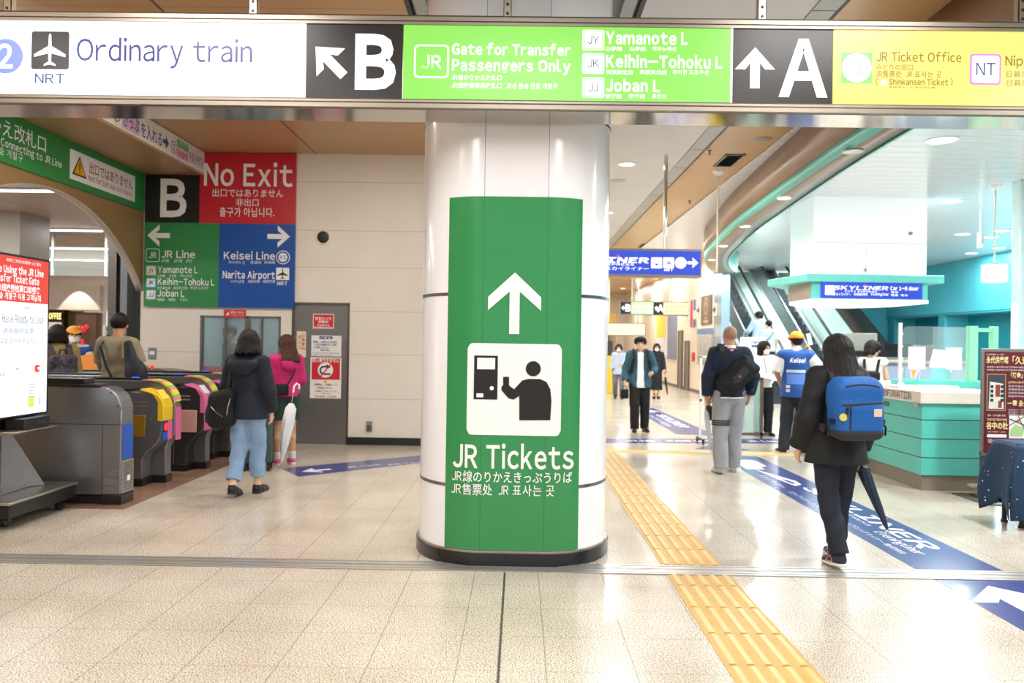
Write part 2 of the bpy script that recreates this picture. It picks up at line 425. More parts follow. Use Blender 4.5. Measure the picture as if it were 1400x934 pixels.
# back wall with door and office window openings
mb = MB()
WX0, WX1, WY = -5.45, .6, 11.45
D0, D1, DZ = -3.262, -2.468, 2.02
N0, N1, NZ0, NZ1 = -4.61, -3.44, .98, 1.83
for a in [(WX0, 0, N0, 4.2), (N1, 0, D0, 4.2), (D1, 0, WX1, 4.2), (N0, 0, N1, NZ0), (N0, NZ1, N1, 4.2), (D0, DZ, D1, 4.2)]:
    mb.box((a[0], WY, a[1]), (a[2], WY+.15, a[3]))
struct('wall_back', mb, wall_m)
struct('baseboard_back', MB().box((D1, WY-.018, 0), (WX1, WY, .11)).box((N0-.9, WY-.018, 0), (D0, WY, .11)), plinth_b)
struct('wall_passage_left', C(.45, .6, WY+.15, 44, 0, 4.3), hall_m)
struct('wall_passage_right', C(5.65, 5.8, 22.4, 44, 0, 4.3), hall_m)
struct('baseboard_passage', C(5.63, 5.65, 22.4, 44, 0, .1), M('grey_skirting', '6a645c', .4))
struct('wall_far', C(.4, 6, 43, 43.2, 0, 4.3), hall_m)
struct('wall_end', C(5.64, 5.87, 22.33, 23.2, 0, 4.3), M('blue_steel_cladding', 'a9bfd4', .18, metal=.6))
# curved bronze fascia over the counters, its teal bands and soffit
cur = [(-2, 3.26), (3, 3.27), (5, 3.28), (7.8, 3.30), (8.9, 3.33), (9.75, 3.38), (11, 3.455), (12.4, 3.55), (13.6, 3.62), (15, 3.78), (16.5, 3.97), (18, 4.15), (19.2, 4.40), (20.4, 4.70), (21.4, 5.02), (22.2, 5.35)]
def crv(y):
    for (a, xa), (b, xb) in zip(cur, cur[1:]):
        if y <= b: return xa+(xb-xa)*(y-a)/(b-a)
    return cur[-1][1]
ys = list(np.linspace(-2, 22.2, 90))
cx = np.array([crv(y) for y in ys])
for _ in range(6): cx[1:-1] = (cx[:-2]+2*cx[1:-1]+cx[2:])/4
def sweep(pr, sc=1):                                     # pr(i) -> list of (dx, z)
    mb = MB(); prs = [pr(i) for i in range(len(ys))]; n = len(prs[0])
    vs = [(cx[i]+dx, ys[i], z) for i, p in enumerate(prs) for dx, z in p]
    fs = [(i*n+k, i*n+k+1, (i+1)*n+k+1, (i+1)*n+k) for i in range(len(ys)-1) for k in range(n-1)]
    return mb.add(vs, fs, 0, True)
wid = lambda i: .27+.30*max(0, (ys[i]-7)/12)**1.1
struct('wall_fascia_curved', sweep(lambda i: [(0, CEIL+.02), (0, 3.665)]), bronze, solid=.02, fixn=False)
struct('trim_4', sweep(lambda i: [(-.004, 3.672), (-.004, 3.652), (.03, 3.652)]), black, fixn=False)
struct('trim_5', sweep(lambda i: [(-.002, 3.652), (.05, 3.535)]), teal_b, fixn=False, solid=.006)
struct('trim_6', sweep(lambda i: [(.05, 3.54), (wid(i), 3.54)]), soff, fixn=False, solid=.01)
struct('trim_7', sweep(lambda i: [(wid(i), 3.525), (wid(i)+.03, 3.525), (wid(i)+.03, 4.16)]), teal_b, fixn=False, solid=.006)
# counter hall
mb = MB()
for (x0, x1, y0, y1) in [(3.3, 13.2, -2, 22.4), (5.8, 13.2, 22.4, 28), (9.75, 13.2, 28, 29)]: mb.box((x0, y0, 4.15), (x1, y1, 4.172))
struct('ceiling_ribbed', mb, rib_c)
struct('wall_right', C(13, 13.2, -2, 29, 2.58, 4.3), teal_w)
mb = MB().box((13.75, -2, 0), (13.9, 29, 2.7), 0).box((13, -2, 2.55), (13.9, 29, 2.6), 1)
for y in (24.55, 27.8, 18.5, 12): mb.box((13.02, y, 0), (13.75, y+.35, 2.57), 1)
struct('wall_recess', mb, [teal_d, teal_w])
struct('wall_far_right', C(11.1, 14, 28.4, 28.6, 0, 4.3), teal_w)
struct('wall_escalator', MB().box((10.8, 27.6, 0), (11.1, 28.5, 4.3)), M('grey_blue_panel', 'a8b4bd', .35))
struct('wall_upper_landing', MB().box((5.8, 38, 3), (12, 38.2, 9)).box((5.7, 28, 4.17), (5.8, 38, 9)).box((11, 28.5, 4.17), (11.1, 38, 9)), M('upper_landing_wall', 'dde3e2', .5))
struct('column_pale', MB().box((7.72, 12.4, 0), (8.7, 12.62, 4.16)), M('pale_aqua_column', 'd3ecec', .15, coat=.4), bevel=.03)
# platform side seen through the arch
struct('ceiling_platform', C(-24, -5.7, 2, 30, 3.7, 3.8), jr_c)
struct('wall_platform_far', C(-24, -5.6, 26, 26.2, 0, 3.8), M('warm_white_wall', 'eadfce', .5))
struct('wall_platform_left', C(-24.2, -24, 2, 26, 0, 3.8), hall_m)
mb = MB().box((-5.98, 11.5, 0), (-5.86, 11.75, 2.95), 0).box((-5.86, 11.55, 0), (-5.80, 11.7, 2.95), 1).box((-5.80, 11.5, 0), (-5.70, 11.75, 2.95), 2).box((-5.70, 11.5, 0), (-5.62, 11.75, 2.95), 1)
struct('door_2', mb, [steel_d, black, M('mid_grey_metal', '8b8d90', .3, metal=.6)])
x, y = FL(2, 290, 3.7)
struct('column_stone', MB().box((-9.9, 14.0, 0), (-8.86, 14.9, 3.72)), M('grey_stone', 'b0aba2', .4, vary=.08))

# ---- door_1: grey steel service door in the back wall
mb = MB().box((D0+.012, WY+.02, .005), (D1-.012, WY+.07, DZ-.012))
dr = struct('door_1', mb, M('door_steel', '8f8f8f', .32, metal=.75, vary=.06, vscale=5))
mb = MB()
for a in [(D0-.02, 0, D0+.012, DZ), (D1-.012, 0, D1+.02, DZ), (D0-.02, DZ-.012, D1+.02, DZ+.02)]: mb.box((a[0], WY-.008, a[1]), (a[2], WY+.1, a[3]))
obj('door_frame', mb, steel_d, dr)
mb = MB().box((-3.235, WY-.01, 1.03), (-3.15, WY+.02, 1.29), 0).tube([(-3.19, WY-.01, 1.08), (-3.19, WY-.05, 1.09), (-3.19, WY-.05, 1.24), (-3.19, WY-.01, 1.25)], .009, 8, 0)
mb.cyl((-3.19, WY+.02, .94), (-3.19, WY-.015, .94), .014, mi=0)
obj('door_handle', mb, chrome, dr, bevel=.003)
# ---- window_1: office window with sliding panes and the room behind
mb = MB()
for a in [(N0, NZ0, N0+.035, NZ1), (N1-.035, NZ0, N1, NZ1), (N0, NZ0, N1, NZ0+.03), (N0, NZ1-.03, N1, NZ1), (-4.27, NZ0, -4.235, NZ1), (-3.965, NZ0, -3.90, NZ1), (-3.74, NZ0, -3.715, NZ1)]:
    mb.box((a[0], WY+.0, a[1]), (a[2], WY+.08, a[3]))
wn = struct('window_1', mb, M('window_metal', '807b74', .35, metal=.7), bevel=.004)
obj('pane', box1((N0, WY+.04, NZ0), (N1, WY+.044, NZ1)), M('office_glass', 'c8d4d6', .05, vary=0, alpha=.14), wn)
mb = MB().box((-5.3, 14.4, 0), (-2.2, 14.5, 3.2)).box((-5.3, WY+.15, 0), (-5.22, 14.4, 3.2)).box((-2.3, WY+.15, 0), (-2.2, 14.4, 3.2)).box((-5.3, WY+.15, 3.0), (-2.2, 14.5, 3.1)).box((-5.3, WY+.15, -.01), (-2.2, 14.5, .004))
area('office_light', (-4.0, 12.8, 2.9), 1.0, .6, 34, COOL)
struct('wall_office', mb, M('office_wall', '9fb0b0', .5))
# ================================================================ the pillar with its green sheet
PXC, PHW, PFL, PY0, PYS = -.033, .683, .215, 5.35, 5.90
def pil_y(x):
    t = min(1, max(0, (abs(x-PXC)-PFL)/(PHW-PFL))); return PYS-(PYS-PY0)*math.sqrt(max(0, 1-t*t))
def pil_out(grow=0, N=22):
    q = [(PFL+(PHW-PFL+grow)*math.sin(a), (PYS-PY0+grow)*math.cos(a)) for a in np.linspace(0, PI/2, N)]
    fr = [(PXC+x, PYS-d) for x, d in q]
    bk = [(PXC+x, PYS+.25+d) for x, d in q[::-1]]
    right = fr+bk
    left = [(2*PXC-x, y) for x, y in right[::-1]]
    return right+left
pil = thing('pillar', 'wide white pillar with rounded sides carrying a tall green sheet', 'pillar', (PXC, 6.0, 0), kind='thing')
for z0, z1 in ((.10, .522), (.536, 1.819), (1.833, 3.045), (3.06, 4.22)):
    mb = MB().prism(pil_out(), z0, z1, 'z'); mb.sm = [len(f) == 4 for f in mb.f]
    for s in (-1, 1):
        x = PXC+s*PFL; mb.box((x-.002, PY0-.0015, z0), (x+.002, PY0+.02, z1), 1)
    if z0 > 3: mb.box((PXC-PFL+.002, PY0-.001, z0), (PXC+PFL-.002, PY0+.02, z1), 2)
    if z0 > 1.8 and z1 < 3.1: mb.box((PXC-PFL+.002, PY0-.0008, z0), (PXC+PFL-.002, PY0+.02, z1), 2)
    obj('cladding_panel', mb, [white_pl, M('seam_grey', '8d93ad', .4), white_mid], pil, w=True)
for z in (.529, 1.826, 3.053):
    mb = MB().prism(pil_out(.003), z-.0105, z+.0105, 'z'); mb.sm = [len(f) == 4 for f in mb.f]
    obj('joint_band', mb, M('band_steel', '8f9096', .25, metal=.9), pil, w=True)
mb = MB().prism(pil_out(.022), 0, .088, 'z'); mb.sm = [len(f) == 4 for f in mb.f]
obj('plinth', mb, plinth_b, pil, w=True)
mb = MB().prism(pil_out(.012), .086, .104, 'z'); mb.sm = [len(f) == 4 for f in mb.f]
obj('plinth_cap', mb, steel, pil, w=True)
def on_pil(a, b, lift):
    x = PXC+a
    h = .002; ny = (pil_y(x+h)-pil_y(x-h))/(2*h); l = math.hypot(1, ny)
    return Vector((x+ny/l*lift, pil_y(x)-lift/l-.002, b))
mb = MB(); SX0, SX1, SZ0, SZ1 = -.455, .449, .107, 2.482
mb.grid(lambda u, v: tuple(on_pil(SX0+(SX1-SX0)*u, SZ0+(SZ1-SZ0)*v, .0035)), 48, 2)
for s in (-1, 1):
    for k in range(1): mb.grid(lambda u, v, s=s: tuple(on_pil(s*PFL-.0015+.003*u, SZ0+(SZ1-SZ0)*v, .0038)), 1, 2, 1)
sheet = obj('sign_sheet', mb, [green_s, M('green_seam', '1f6a3a', .4)], pil, w=True, fixn=False)
sheet['label'] = 'green direction sheet wrapped round the pillar front'
P = Panel((0, 0, 0), (1, 0, 0), (0, 0, 1), .0022, on_pil)
u = lambda x: PX(x, 470, 5.36)[0]-PXC
def uz(x, y): a, z = PX(x, y, 5.365); return a-PXC, z
# upward arrow
ax, _ = uz(703.5, 420); tz, bz = uz(703, 373)[1], uz(703, 457)[1]
P.poly([(ax-.034, bz), (ax+.034, bz), (ax+.034, tz-.06), (ax-.034, tz-.06)], white_t, 3)
for s in (-1, 1): P.poly([(ax, tz), (ax+s*.178, tz-.165), (ax+s*.178, tz-.255), (ax, tz-.098)], white_t, 3.1)
x0, z1 = uz(640, 469); x1, z0 = uz(766, 596)
P.rrect(x0, z0, x1, z1, .035, white_t, 3)
pk = M('pictogram_black', '181614', .45, vary=0)
def zz(x, y): return uz(x, y)
a, b = zz(649, 486); c, d = zz(680, 546)
P.rect(a, d, c, b, pk, 5); q = zz(653, 489); r = zz(677, 505); P.rect(q[0], r[1], r[0], q[1], white_t, 6)
q = zz(672.5, 530.5); P.disc(q[0], q[1], .014, white_t, 6); q = zz(652, 537.5); r = zz(661, 543); P.rect(q[0], r[1], r[0], q[1], white_t, 6)
q = zz(729, 504); P.disc(q[0], q[1], .0505, pk, 5)
body = [(686, 528), (692, 524), (703, 532), (714, 520), (722, 518), (738, 518), (747, 522), (752, 532), (753.5, 548), (752, 574), (710, 574), (710, 541), (702, 546), (695, 544), (685.5, 533)]
P.poly([zz(*p) for p in body], pk, 5)
P.poly([zz(*p) for p in [(688, 515), (696, 515), (696, 529), (688, 528)]], pk, 5.2)
def ptext(t, x0, yb, x1, cap, **k):
    a, z = uz(x0, yb); b, _ = uz(x1, yb); P.text(t, a, z, cap*5.37/FPX, white_t, w=b-a, lift=3, **k)
ptext('JR Tickets', 619, 639, 784, 32, bold=.022)
ptext('JR線のりかえきっぷうりば', 618, 657, 781, 12.5, bold=.008)
ptext('JR售票处\u3000JR 표사는 곳', 617, 674.5, 758, 12.5, bold=.006)
P.done(sheet)

# ================================================================ lit overhead sign across the hall
SY = 5.0
sign = thing('overhead_sign', 'long lit direction sign hung across the hall before the pillar', 'sign', (0, 5.15, 2.965))
mb = MB()
X0, X1 = -3.95, 3.95
mb.box((X0, SY+.012, 2.985), (X1, SY+.30, 3.53), 0)
obj('housing', mb, mirror_s, sign, w=True)
mb = MB()
mb.prism([(SY-.012, 3.49), (SY+.01, 3.49), (SY+.06, 3.552), (SY-.004, 3.552), (SY-.012, 3.54), (SY-.012, 3.515), (SY-.004, 3.511), (SY-.012, 3.507)], X0, X1, 'x')
mb.prism([(SY-.012, 2.968), (SY+.02, 2.966), (SY+.03, 3.024), (SY-.006, 3.024), (SY-.012, 3.016), (SY-.012, 3.003), (SY-.005, 2.999), (SY-.012, 2.994)], X0, X1, 'x')
obj('frame', mb, alu, sign, w=True)
obj('bottom_plate', box1((X0, SY+.02, 2.963), (X1, SY+.305, 2.986)), mirror_s, sign, w=True)
def emi(name, col, st=1.0): return M(name, col, .3, emis=st, vary=0)
lw = emi('lit_white', 'ffffff', 1.5); lb = emi('lit_black', '231c18', .9); lg = emi('lit_green', '8fe35a', 1.02); ly = emi('lit_yellow', 'fbe67c', 1.05)
lwt = emi('lit_white_mark', 'ffffff', 1.25); lnavy = emi('lit_navy', '3b3f8f', .9); lbl = emi('lit_pale_blue', '8c9fe6', 1.0)
lgd = emi('lit_mark_green', '90ea80', 1.05); lyd = emi('lit_ochre', '8f7412', .9); lpk = emi('lit_pink', 'e08be8', 1.0); lblk = emi('lit_black_mark', '241e22', .9)
segs = [('white', X0+.02, -1.373, lw, 'white lit panel reading Ordinary train'), ('black', -1.369, -.761, lb, 'black lit panel with arrow and letter B'), ('green', -.757, 1.297, lg, 'green lit panel for transfer passengers'),
        ('gap', 1.297, 1.31, lw, None), ('black', 1.312, 1.935, lb, 'black lit panel with arrow and letter A'), ('yellow', 1.94, X1-.02, ly, 'yellow lit panel for the ticket office')]
pans = []
for nm, a, b, m, lab in segs:
    o = obj('sign_panel', box1((a, SY, 3.012), (b, SY+.02, 3.50)), m, sign, w=True)
    if lab: o['label'] = lab
    pans.append(o)
def newp(Y=SY, eps=.002): return Panel((0, Y, 0), (1, 0, 0), (0, 0, 1), eps)
def W_(P, Y, t, x0, yb, x1, cap, m, bold=0, **k):
    a, z = PX(x0, yb, Y); b, _ = PX(x1, yb, Y)
    P.text(t, a, z, cap*Y/FPX, m, w=b-a, bold=bold, **k)
s = SY/FPX
P = newp()
a, z = PX(8, 77, SY); P.disc(a, z, 24*s, lbl, 1); P.text('2', a-.005, z-17*s, 34*s, lwt, al='c', bold=.03)
a, z = PX(69, 69, SY); P.rrect(a-26*s, z-26*s, a+26*s, z+26*s, .015, lblk, 1); P.plane(a, z, 46*s, lwt, 3)
W_(P, SY, 'NRT', 48, 114, 89, 13.5, lnavy, bold=.008)
W_(P, SY, 'Ordinary train', 105, 83, 345, 30, lnavy, bold=.003)
P.done(pans[0])
P = newp()
a, z = PX(451, 84, SY); P.arrow(a, z, 56*s, R(135), lwt, th=.24); P.done(pans[1], 'arrow'); P = newp()
W_(P, SY, 'B', 485, 123, 541, 77, lwt, bold=.045)
P.done(pans[1])
P = newp()
a, z = PX(590, 84, SY); P.rrect(a-24*s, z-23*s, a+24*s, z+23*s, .028, lwt, 1); P.rrect(a-21.5*s, z-20.5*s, a+21.5*s, z+20.5*s, .022, lg, 2)
W_(P, SY, 'JR', 576, 94, 604, 19, lwt, bold=.03)
W_(P, SY, 'Gate for Transfer', 618, 75, 780, 15.5, lwt, bold=.04); W_(P, SY, 'Passengers Only', 618, 97, 780, 16, lwt, bold=.04)
W_(P, SY, 'JR線のりかえ改札口', 617, 109, 686, 6, lwt, bold=.02); W_(P, SY, 'JR線換乗専用改札口', 617, 120, 686, 6.5, lwt, bold=.02); W_(P, SY, 'JR선 환승 전용 개찰구', 692, 121, 762, 6.5, lwt, bold=.02)
for k, (t, c, y, n, x1, subs) in enumerate([('JY', 'd7e8a0', 55, 'Yamanote L', 940, [('山手線', 827, 850), ('山手线', 860, 882), ('야마노테선', 891, 925)]),
                                        ('JK', 'b9e3ee', 87, 'Keihin-Tohoku L', 987, [('京浜東北線', 828, 865), ('京滨东北线', 874, 911), ('게이힌 도호쿠선', 919, 969)]),
                                        ('JJ', 'b9e0c8', 120, 'Joban L', 902, [('常磐線', 827, 849), ('常磐线', 859, 881), ('조반선', 891, 911)])]):
    a, z = PX(811, y, SY); P.rrect(a-15*s, z-14*s, a+15*s, z+14*s, .012, lwt, 1); P.rrect(a-13.5*s, z-12.5*s, a+13.5*s, z+12.5*s, .010, emi('lit_line_'+t, c, 1.0), 2); P.rrect(a-11.8*s, z-10.8*s, a+11.8*s, z+10.8*s, .008, lwt, 3)
    P.text(t, a, z-5.5*s, 11*s, lblk, al='c', lift=4, bold=-.004)
    W_(P, SY, n, 828, y+5.5, x1, 17, lwt, bold=.04)
    for st, p, q in subs: W_(P, SY, st, p, y+14.5, q, 6, lwt, bold=.02)
P.done(pans[2])
P = newp()
a, z = PX(1032, 93, SY); P.arrow(a, z, 56*s, R(90), lwt, th=.24); P.done(pans[4], 'arrow'); P = newp()
W_(P, SY, 'A', 1064, 133, 1131, 80, lwt, bold=.03)
P.done(pans[4])
P = newp()
a, z = PX(1171, 93, SY); P.rect(a-21*s, z-21*s, a+21*s, z+21*s, lgd, 1); P.disc(a, z, 20*s, lwt, 2)
seat = emi('lit_pale_green', 'c7f2c3', 1.05)
P.poly([(a-9*s, z-9*s), (a+6*s, z-9*s), (a+6*s, z-5*s), (a-4*s, z-5*s)], seat, 3); P.poly([(a-2*s, z-4*s), (a+7*s, z+9*s), (a+10*s, z+7*s), (a+3*s, z-4*s)], seat, 3); P.disc(a+5*s, z+12*s, 2.6*s, seat, 3)
W_(P, SY, 'JR Ticket Office', 1198, 84, 1314, 12.5, lyd, bold=.006)
W_(P, SY, 'みどりの窓口', 1197, 95, 1248, 7.5, lyd); W_(P, SY, 'JR售票处\u3000JR 표사는 곳', 1197, 105, 1287, 7.5, lyd)
W_(P, SY, '(', 1197, 116, 1200, 8, lyd); W_(P, SY, 'Shinkansen Ticket', 1215, 116, 1296, 8, lyd, bold=.012); W_(P, SY, ')', 1299, 116, 1302, 8, lyd)
a, z = PX(1208, 113, SY); P.disc(a, z, 4*s, lwt, 2)
W_(P, SY, '新幹線きっぷ 新干线车票', 1215, 120.5, 1278, 2.6, lyd)
a, z = PX(1347, 95, SY); P.rrect(a-21*s, z-21*s, a+21*s, z+21*s, .02, lpk, 1); P.rrect(a-18.5*s, z-18.5*s, a+18.5*s, z+18.5*s, .016, lwt, 2); P.text('NT', a, z-8.5*s, 17*s, lnavy, al='c', lift=4)
W_(P, SY, 'Nippori Toneri Liner', 1374, 90, 1540, 13, lyd, bold=.006); W_(P, SY, '日暮里・舎人ライナー', 1374, 105, 1480, 8, lyd); W_(P, SY, '日暮里・舎人線', 1374, 117, 1450, 8, lyd)
P.done(pans[5])
for k, px in enumerate((10, 346, 694, 1042, 1398)):
    x = PX(px, 12, 5.15)[0]
    t = thing('sign_hanger', ['perforated steel hanger over the white panel by the plane symbol', 'perforated steel hanger over the words Ordinary train', 'perforated steel hanger in front of the white pillar', 'perforated steel hanger over the black panel with the A', 'perforated steel hanger over the yellow panel'][k], 'hanger', (x, 5.15, 3.55), group='sign hangers')
    w = .026
    mb = MB().box((-w, -.003, 0), (w, .003, CEIL-3.55), 0).box((-w, -.003, 0), (-w+.004, .05, CEIL-3.55), 0).box((w-.004, -.003, 0), (w, .05, CEIL-3.55), 0).box((-.05, -.01, -.002), (.05, .06, .008), 0)
    for j in range(10): mb.cyl((0, -.0015, .02+j*.06), (0, -.006, .02+j*.06), .010, seg=12, mi=1)
    obj('channel', mb, [M('galvanised_steel', 'cfc2b0', .3, metal=.8), M('bolt_steel', '4c4640', .4, metal=.8)], t)

# ================================================================ sign wall at the back
BY = 11.40
q = thing('wall_sign', 'large direction board in black red green and blue on the back wall', 'sign', (-4.36, BY, 1.94))
zt, zl, zb = 4.17, 3.84, 1.95
xB, xM, xR, xL, xS = PX(273, 260, BY)[0], 0, PX(403.5, 300, BY)[0], PX(197.5, 330, BY)[0], PX(299, 360, BY)[0]
zmid = PX(273, 305, BY)[1]
parts = [('black', xL, zmid, xB, zl, black_s, 'black panel with a large letter B'), ('red', xB, zmid, xR, zt, red_s, 'red panel reading No Exit'),
         ('green', xL, zb, xS, zmid, green_w, 'green panel listing the line names'), ('blue', xS, zb, xR, zmid, blue_s, 'blue panel pointing to the airport')]
wp = []
for nm, a, b, c, d, m, lab in parts:
    o = obj('sign_panel', box1((a, BY, b), (c, BY+.05, d)), m, q, w=True); o['label'] = lab; wp.append(o)
P = newp(BY); W_(P, BY, 'B', 219, 297, 255, 53, white_t, bold=.03); P.done(wp[0])
P = newp(BY); W_(P, BY, 'No Exit', 279, 254, 400, 31, white_t, bold=.02)
W_(P, BY, '出口ではありません', 289.5, 268, 387, 10.5, white_t, bold=.004); W_(P, BY, '非出口', 322, 281, 354, 10, white_t, bold=.004); W_(P, BY, '출구가 아닙니다.', 300, 295, 375, 10.5, white_t, bold=.008)
P.done(wp[1])
s = BY/FPX
P = newp(BY); a, z = PX(217, 322, BY); P.arrow(a, z, 31*s, PI, white_t, th=.22)
def tile(P, cx, cy, w, t, col, m=white_t, dark=black):
    a, z = PX(cx, cy, BY); r = w/2*s
    if col: P.rrect(a-r, z-r*.97, a+r, z+r*.97, .02, M('line_tile_'+t, col, .4), 1); P.rrect(a-r*.78, z-r*.76, a+r*.78, z+r*.76, .015, white_t, 2)
    else: P.rrect(a-r, z-r*.97, a+r, z+r*.97, .03, white_t, 1); P.rrect(a-r*.91, z-r*.88, a+r*.91, z+r*.88, .025, green_w, 2)
    P.text(t, a, z-r*.42, r*.84, dark if col else white_t, al='c', lift=4, bold=.01)
tile(P, 209, 349, 19, 'JR', None); tile(P, 206.5, 370, 14.5, 'JY', 'b9c878'); tile(P, 206.5, 386.5, 14.5, 'JK', '58a6d0'); tile(P, 206.5, 403, 14.5, 'JJ', '8fb3a0')
for t, x0, yb, x1, cap, subs in [('JR Line', 221, 352.5, 267, 10, [('JR線', 220, 231), ('JR线', 237, 249), ('JR선', 254, 263)]), ('Yamanote L', 216, 373, 270, 9, [('山手線', 215, 226), ('山手线', 231, 241), ('야마노테선', 246, 263)]),
                                 ('Keihin-Tohoku L', 216, 389.5, 293, 9, [('京浜東北線', 215, 233), ('京滨东北线', 237, 256), ('게이힌 도호쿠선', 260, 285)]), ('Joban L', 215.5, 405.5, 252, 9, [('常磐線', 215, 225), ('常磐线', 230, 240), ('조반선', 246, 256)])]:
    W_(P, BY, t, x0, yb, x1, cap, white_t, bold=.02)
    for u_, p_, q_ in subs: W_(P, BY, u_, p_, yb+6, q_, 4, white_t)
P.done(wp[2])
P = newp(BY); a, z = PX(381, 323.5, BY); P.arrow(a, z, 31*s, 0, white_t, th=.22)
W_(P, BY, 'Keisei Line', 306, 354.5, 376, 10.5, white_t, bold=.024); W_(P, BY, 'Narita Airport', 304.5, 380.5, 376, 10, white_t, bold=.024)
for u_, p_, q_, y_ in [('게이세이 선', 312, 335, 360.5), ('京成线', 342, 357, 360.5), ('京成線', 361, 376, 360.5), ('나리타공항', 315, 334, 386.5), ('成田机场', 339, 355, 386.5), ('成田空港', 359, 376, 386.5)]: W_(P, BY, u_, p_, y_, q_, 4, white_t)
a, z = PX(387, 352, BY); P.disc(a, z, 9.5*s, white_t, 1); P.disc(a, z, 8.4*s, blue_s, 2); P.disc(a, z, 6.2*s, white_t, 3); P.text('KS', a, z-2.6*s, 5.2*s, blue_s, al='c', lift=5)
a, z = PX(386.5, 374.5, BY); P.rrect(a-9*s, z-8.5*s, a+9*s, z+8.5*s, .012, white_t, 1); P.plane(a, z, 15*s, black, 3); W_(P, BY, 'NRT', 379, 390, 393, 5, white_t, bold=.03)
P.done(wp[3])

# green band along the arch wall (faces +X) and white strip on the step of the ceiling
AX = -5.445
t = thing('arch_sign_band', 'long green sign band on the tan wall above the arch', 'sign', (AX, 8.5, 3.3))
o = obj('sign_panel', box1((AX, 3.0, 3.31), (AX+.02, 11.395, 3.845)), green_w, t, w=True)
def sidep(X, eps=.002): return Panel((X, 0, 0), (0, 1, 0), (0, 0, 1), eps)
def SX(x, y, X): d = ray(x, y); k = X/d[0]; return d[1]*k, CZ+d[2]*k
P = sidep(AX+.02)
def S_(P, X, tx, x0, yb, x1, cap, m, **k):
    a, z = SX(x0, yb, X); b, _ = SX(x1, yb, X); P.text(tx, a, z, cap, m, w=b-a, **k)
y1, z1 = SX(61, 208, AX); zc = 3.565
P.text('JR線のりかえ改札口', 9.02, 3.595, .15, white_t, al='r', bold=.006)
P.text('Transfer Gate for Connecting to JR Line', 9.33, 3.475, .082, white_t, al='r', bold=.02)
P.text('JR선 환승 개찰구', 8.60, 3.385, .07, white_t, al='r')
wy0, wy1 = 9.5, 11.12
P.rect(wy0, 3.395, wy1, 3.755, white_t, 1)
yel = M('warning_yellow', 'f2b21f', .4)
P.poly([(wy0+.05, 3.46), (wy0+.37, 3.46), (wy0+.21, 3.71)], black, 2); P.poly([(wy0+.085, 3.48), (wy0+.335, 3.48), (wy0+.21, 3.675)], yel, 3)
P.rect(wy0+.197, 3.54, wy0+.223, 3.625, black, 4); P.disc(wy0+.21, 3.512, .014, black, 4)
dkred = M('dark_red_lettering', 'a8283a', .5)
P.text('出口ではありません', wy0+.42, 3.56, .14, dkred, w=1.12, bold=.006); P.text('Not for Exit', wy0+.42, 3.455, .07, dkred, w=.48, bold=.006); P.text('非出口 출구가 아닙니다', wy0+.94, 3.455, .06, dkred, w=.6)
P.done(o)
FX = -4.572
t = thing('ticket_order_sign', 'narrow white sign strip on the ceiling step with ticket steps in blue letters', 'sign', (FX, 9, 4.0))
o = obj('sign_panel', box1((FX, 6.2, 3.865), (FX+.012, 11.39, 4.165)), M('white_strip', 'e8e3df', .35), t, w=True)
P = sidep(FX+.012); nv = M('blue_lettering', '27418f', .5)
pk2 = M('pale_pink_patch', 'dcb6d2', .5); gr2 = M('pale_green_patch', 'a9c9a0', .5); pkd = M('pink_lettering', 'c04a86', .5)
P.text('①', 8.80, 3.93, .17, nv); P.rect(9.02, 3.89, 9.43, 4.14, pk2, 1); P.text('きっぷ', 9.03, 3.93, .16, nv, w=.39, bold=.008)
P.text('を入れる', 9.46, 3.92, .17, nv, w=.57, bold=.008); P.arrow(10.14, 4.0, .17, 0, nv, 2, th=.3); P.text('②', 10.27, 3.92, .17, nv)
P.rect(10.46, 4.02, 10.83, 4.14, gr2, 1); P.text('Suica', 10.47, 4.035, .085, M('green_lettering', '2f7d3b', .5), w=.35, bold=.02); P.rect(10.46, 3.89, 10.83, 4.01, pk2, 1); P.text('PASMO', 10.47, 3.91, .085, pkd, w=.35, bold=.02)
P.text('をタッチする', 10.86, 3.92, .16, nv, w=.47, bold=.006)
P.done(o)

# notices on the door and over the window, small wall fittings
def notice(name, label, x0, y0, x1, y1, m, Y=WY+.018, cat='notice', th=.002):
    a, z1 = PX(x0, y0, Y); b, z0 = PX(x1, y1, Y)
    o = obj(name, box1((a, Y, z0), (b, Y+th, z1)), m); tag(o, label, cat); P = Panel((0, Y, 0), (1, 0, 0), (0, 0, 1), .001)
    return o, P, (a, z0, b, z1), Y
pap = M('notice_paper', 'f2f0ec', .5); rd = M('notice_red', 'd42a33', .45)
o, P, (a, b, c, d), Y = notice('camera_notice', 'small red camera notice at the top of the grey door', 428, 429, 456.5, 449.5, pap)
P.rect(a+.01, b+.01, c-.01, d-.01, rd, 1)
W_(P, Y, '防犯カメラ', 431, 437.5, 453, 4.4, white_t, bold=.02); W_(P, Y, '作動中', 435, 442, 449, 4, white_t, bold=.02); W_(P, Y, 'Camera', 434, 446, 450, 3, white_t, bold=.03); W_(P, Y, 'In Operation', 429.5, 449, 455, 2.6, white_t, bold=.03)
P.done(o, w=False)
o, P, (a, b, c, d), Y = notice('guide_notice', 'white notice with blue lettering in the middle of the grey door', 425.8, 458.5, 466.5, 487.5, pap)
bl = M('notice_blue', '2b4a8c', .5)
P.rect(a+.115, d-.052, c-.13, d-.012, bl, 1); W_(P, Y, 'ご 案 内', 438, 463.8, 452, 3.2, white_t, bold=.02)
for k, (t_, x1) in enumerate((('乗越しご乗車のお客様は', 461), ('この先の精算機をご利用', 460), ('ご利用ください。', 452))): W_(P, Y, t_, 428, 468.8+k*3.7, x1, 3, bl, bold=.01)
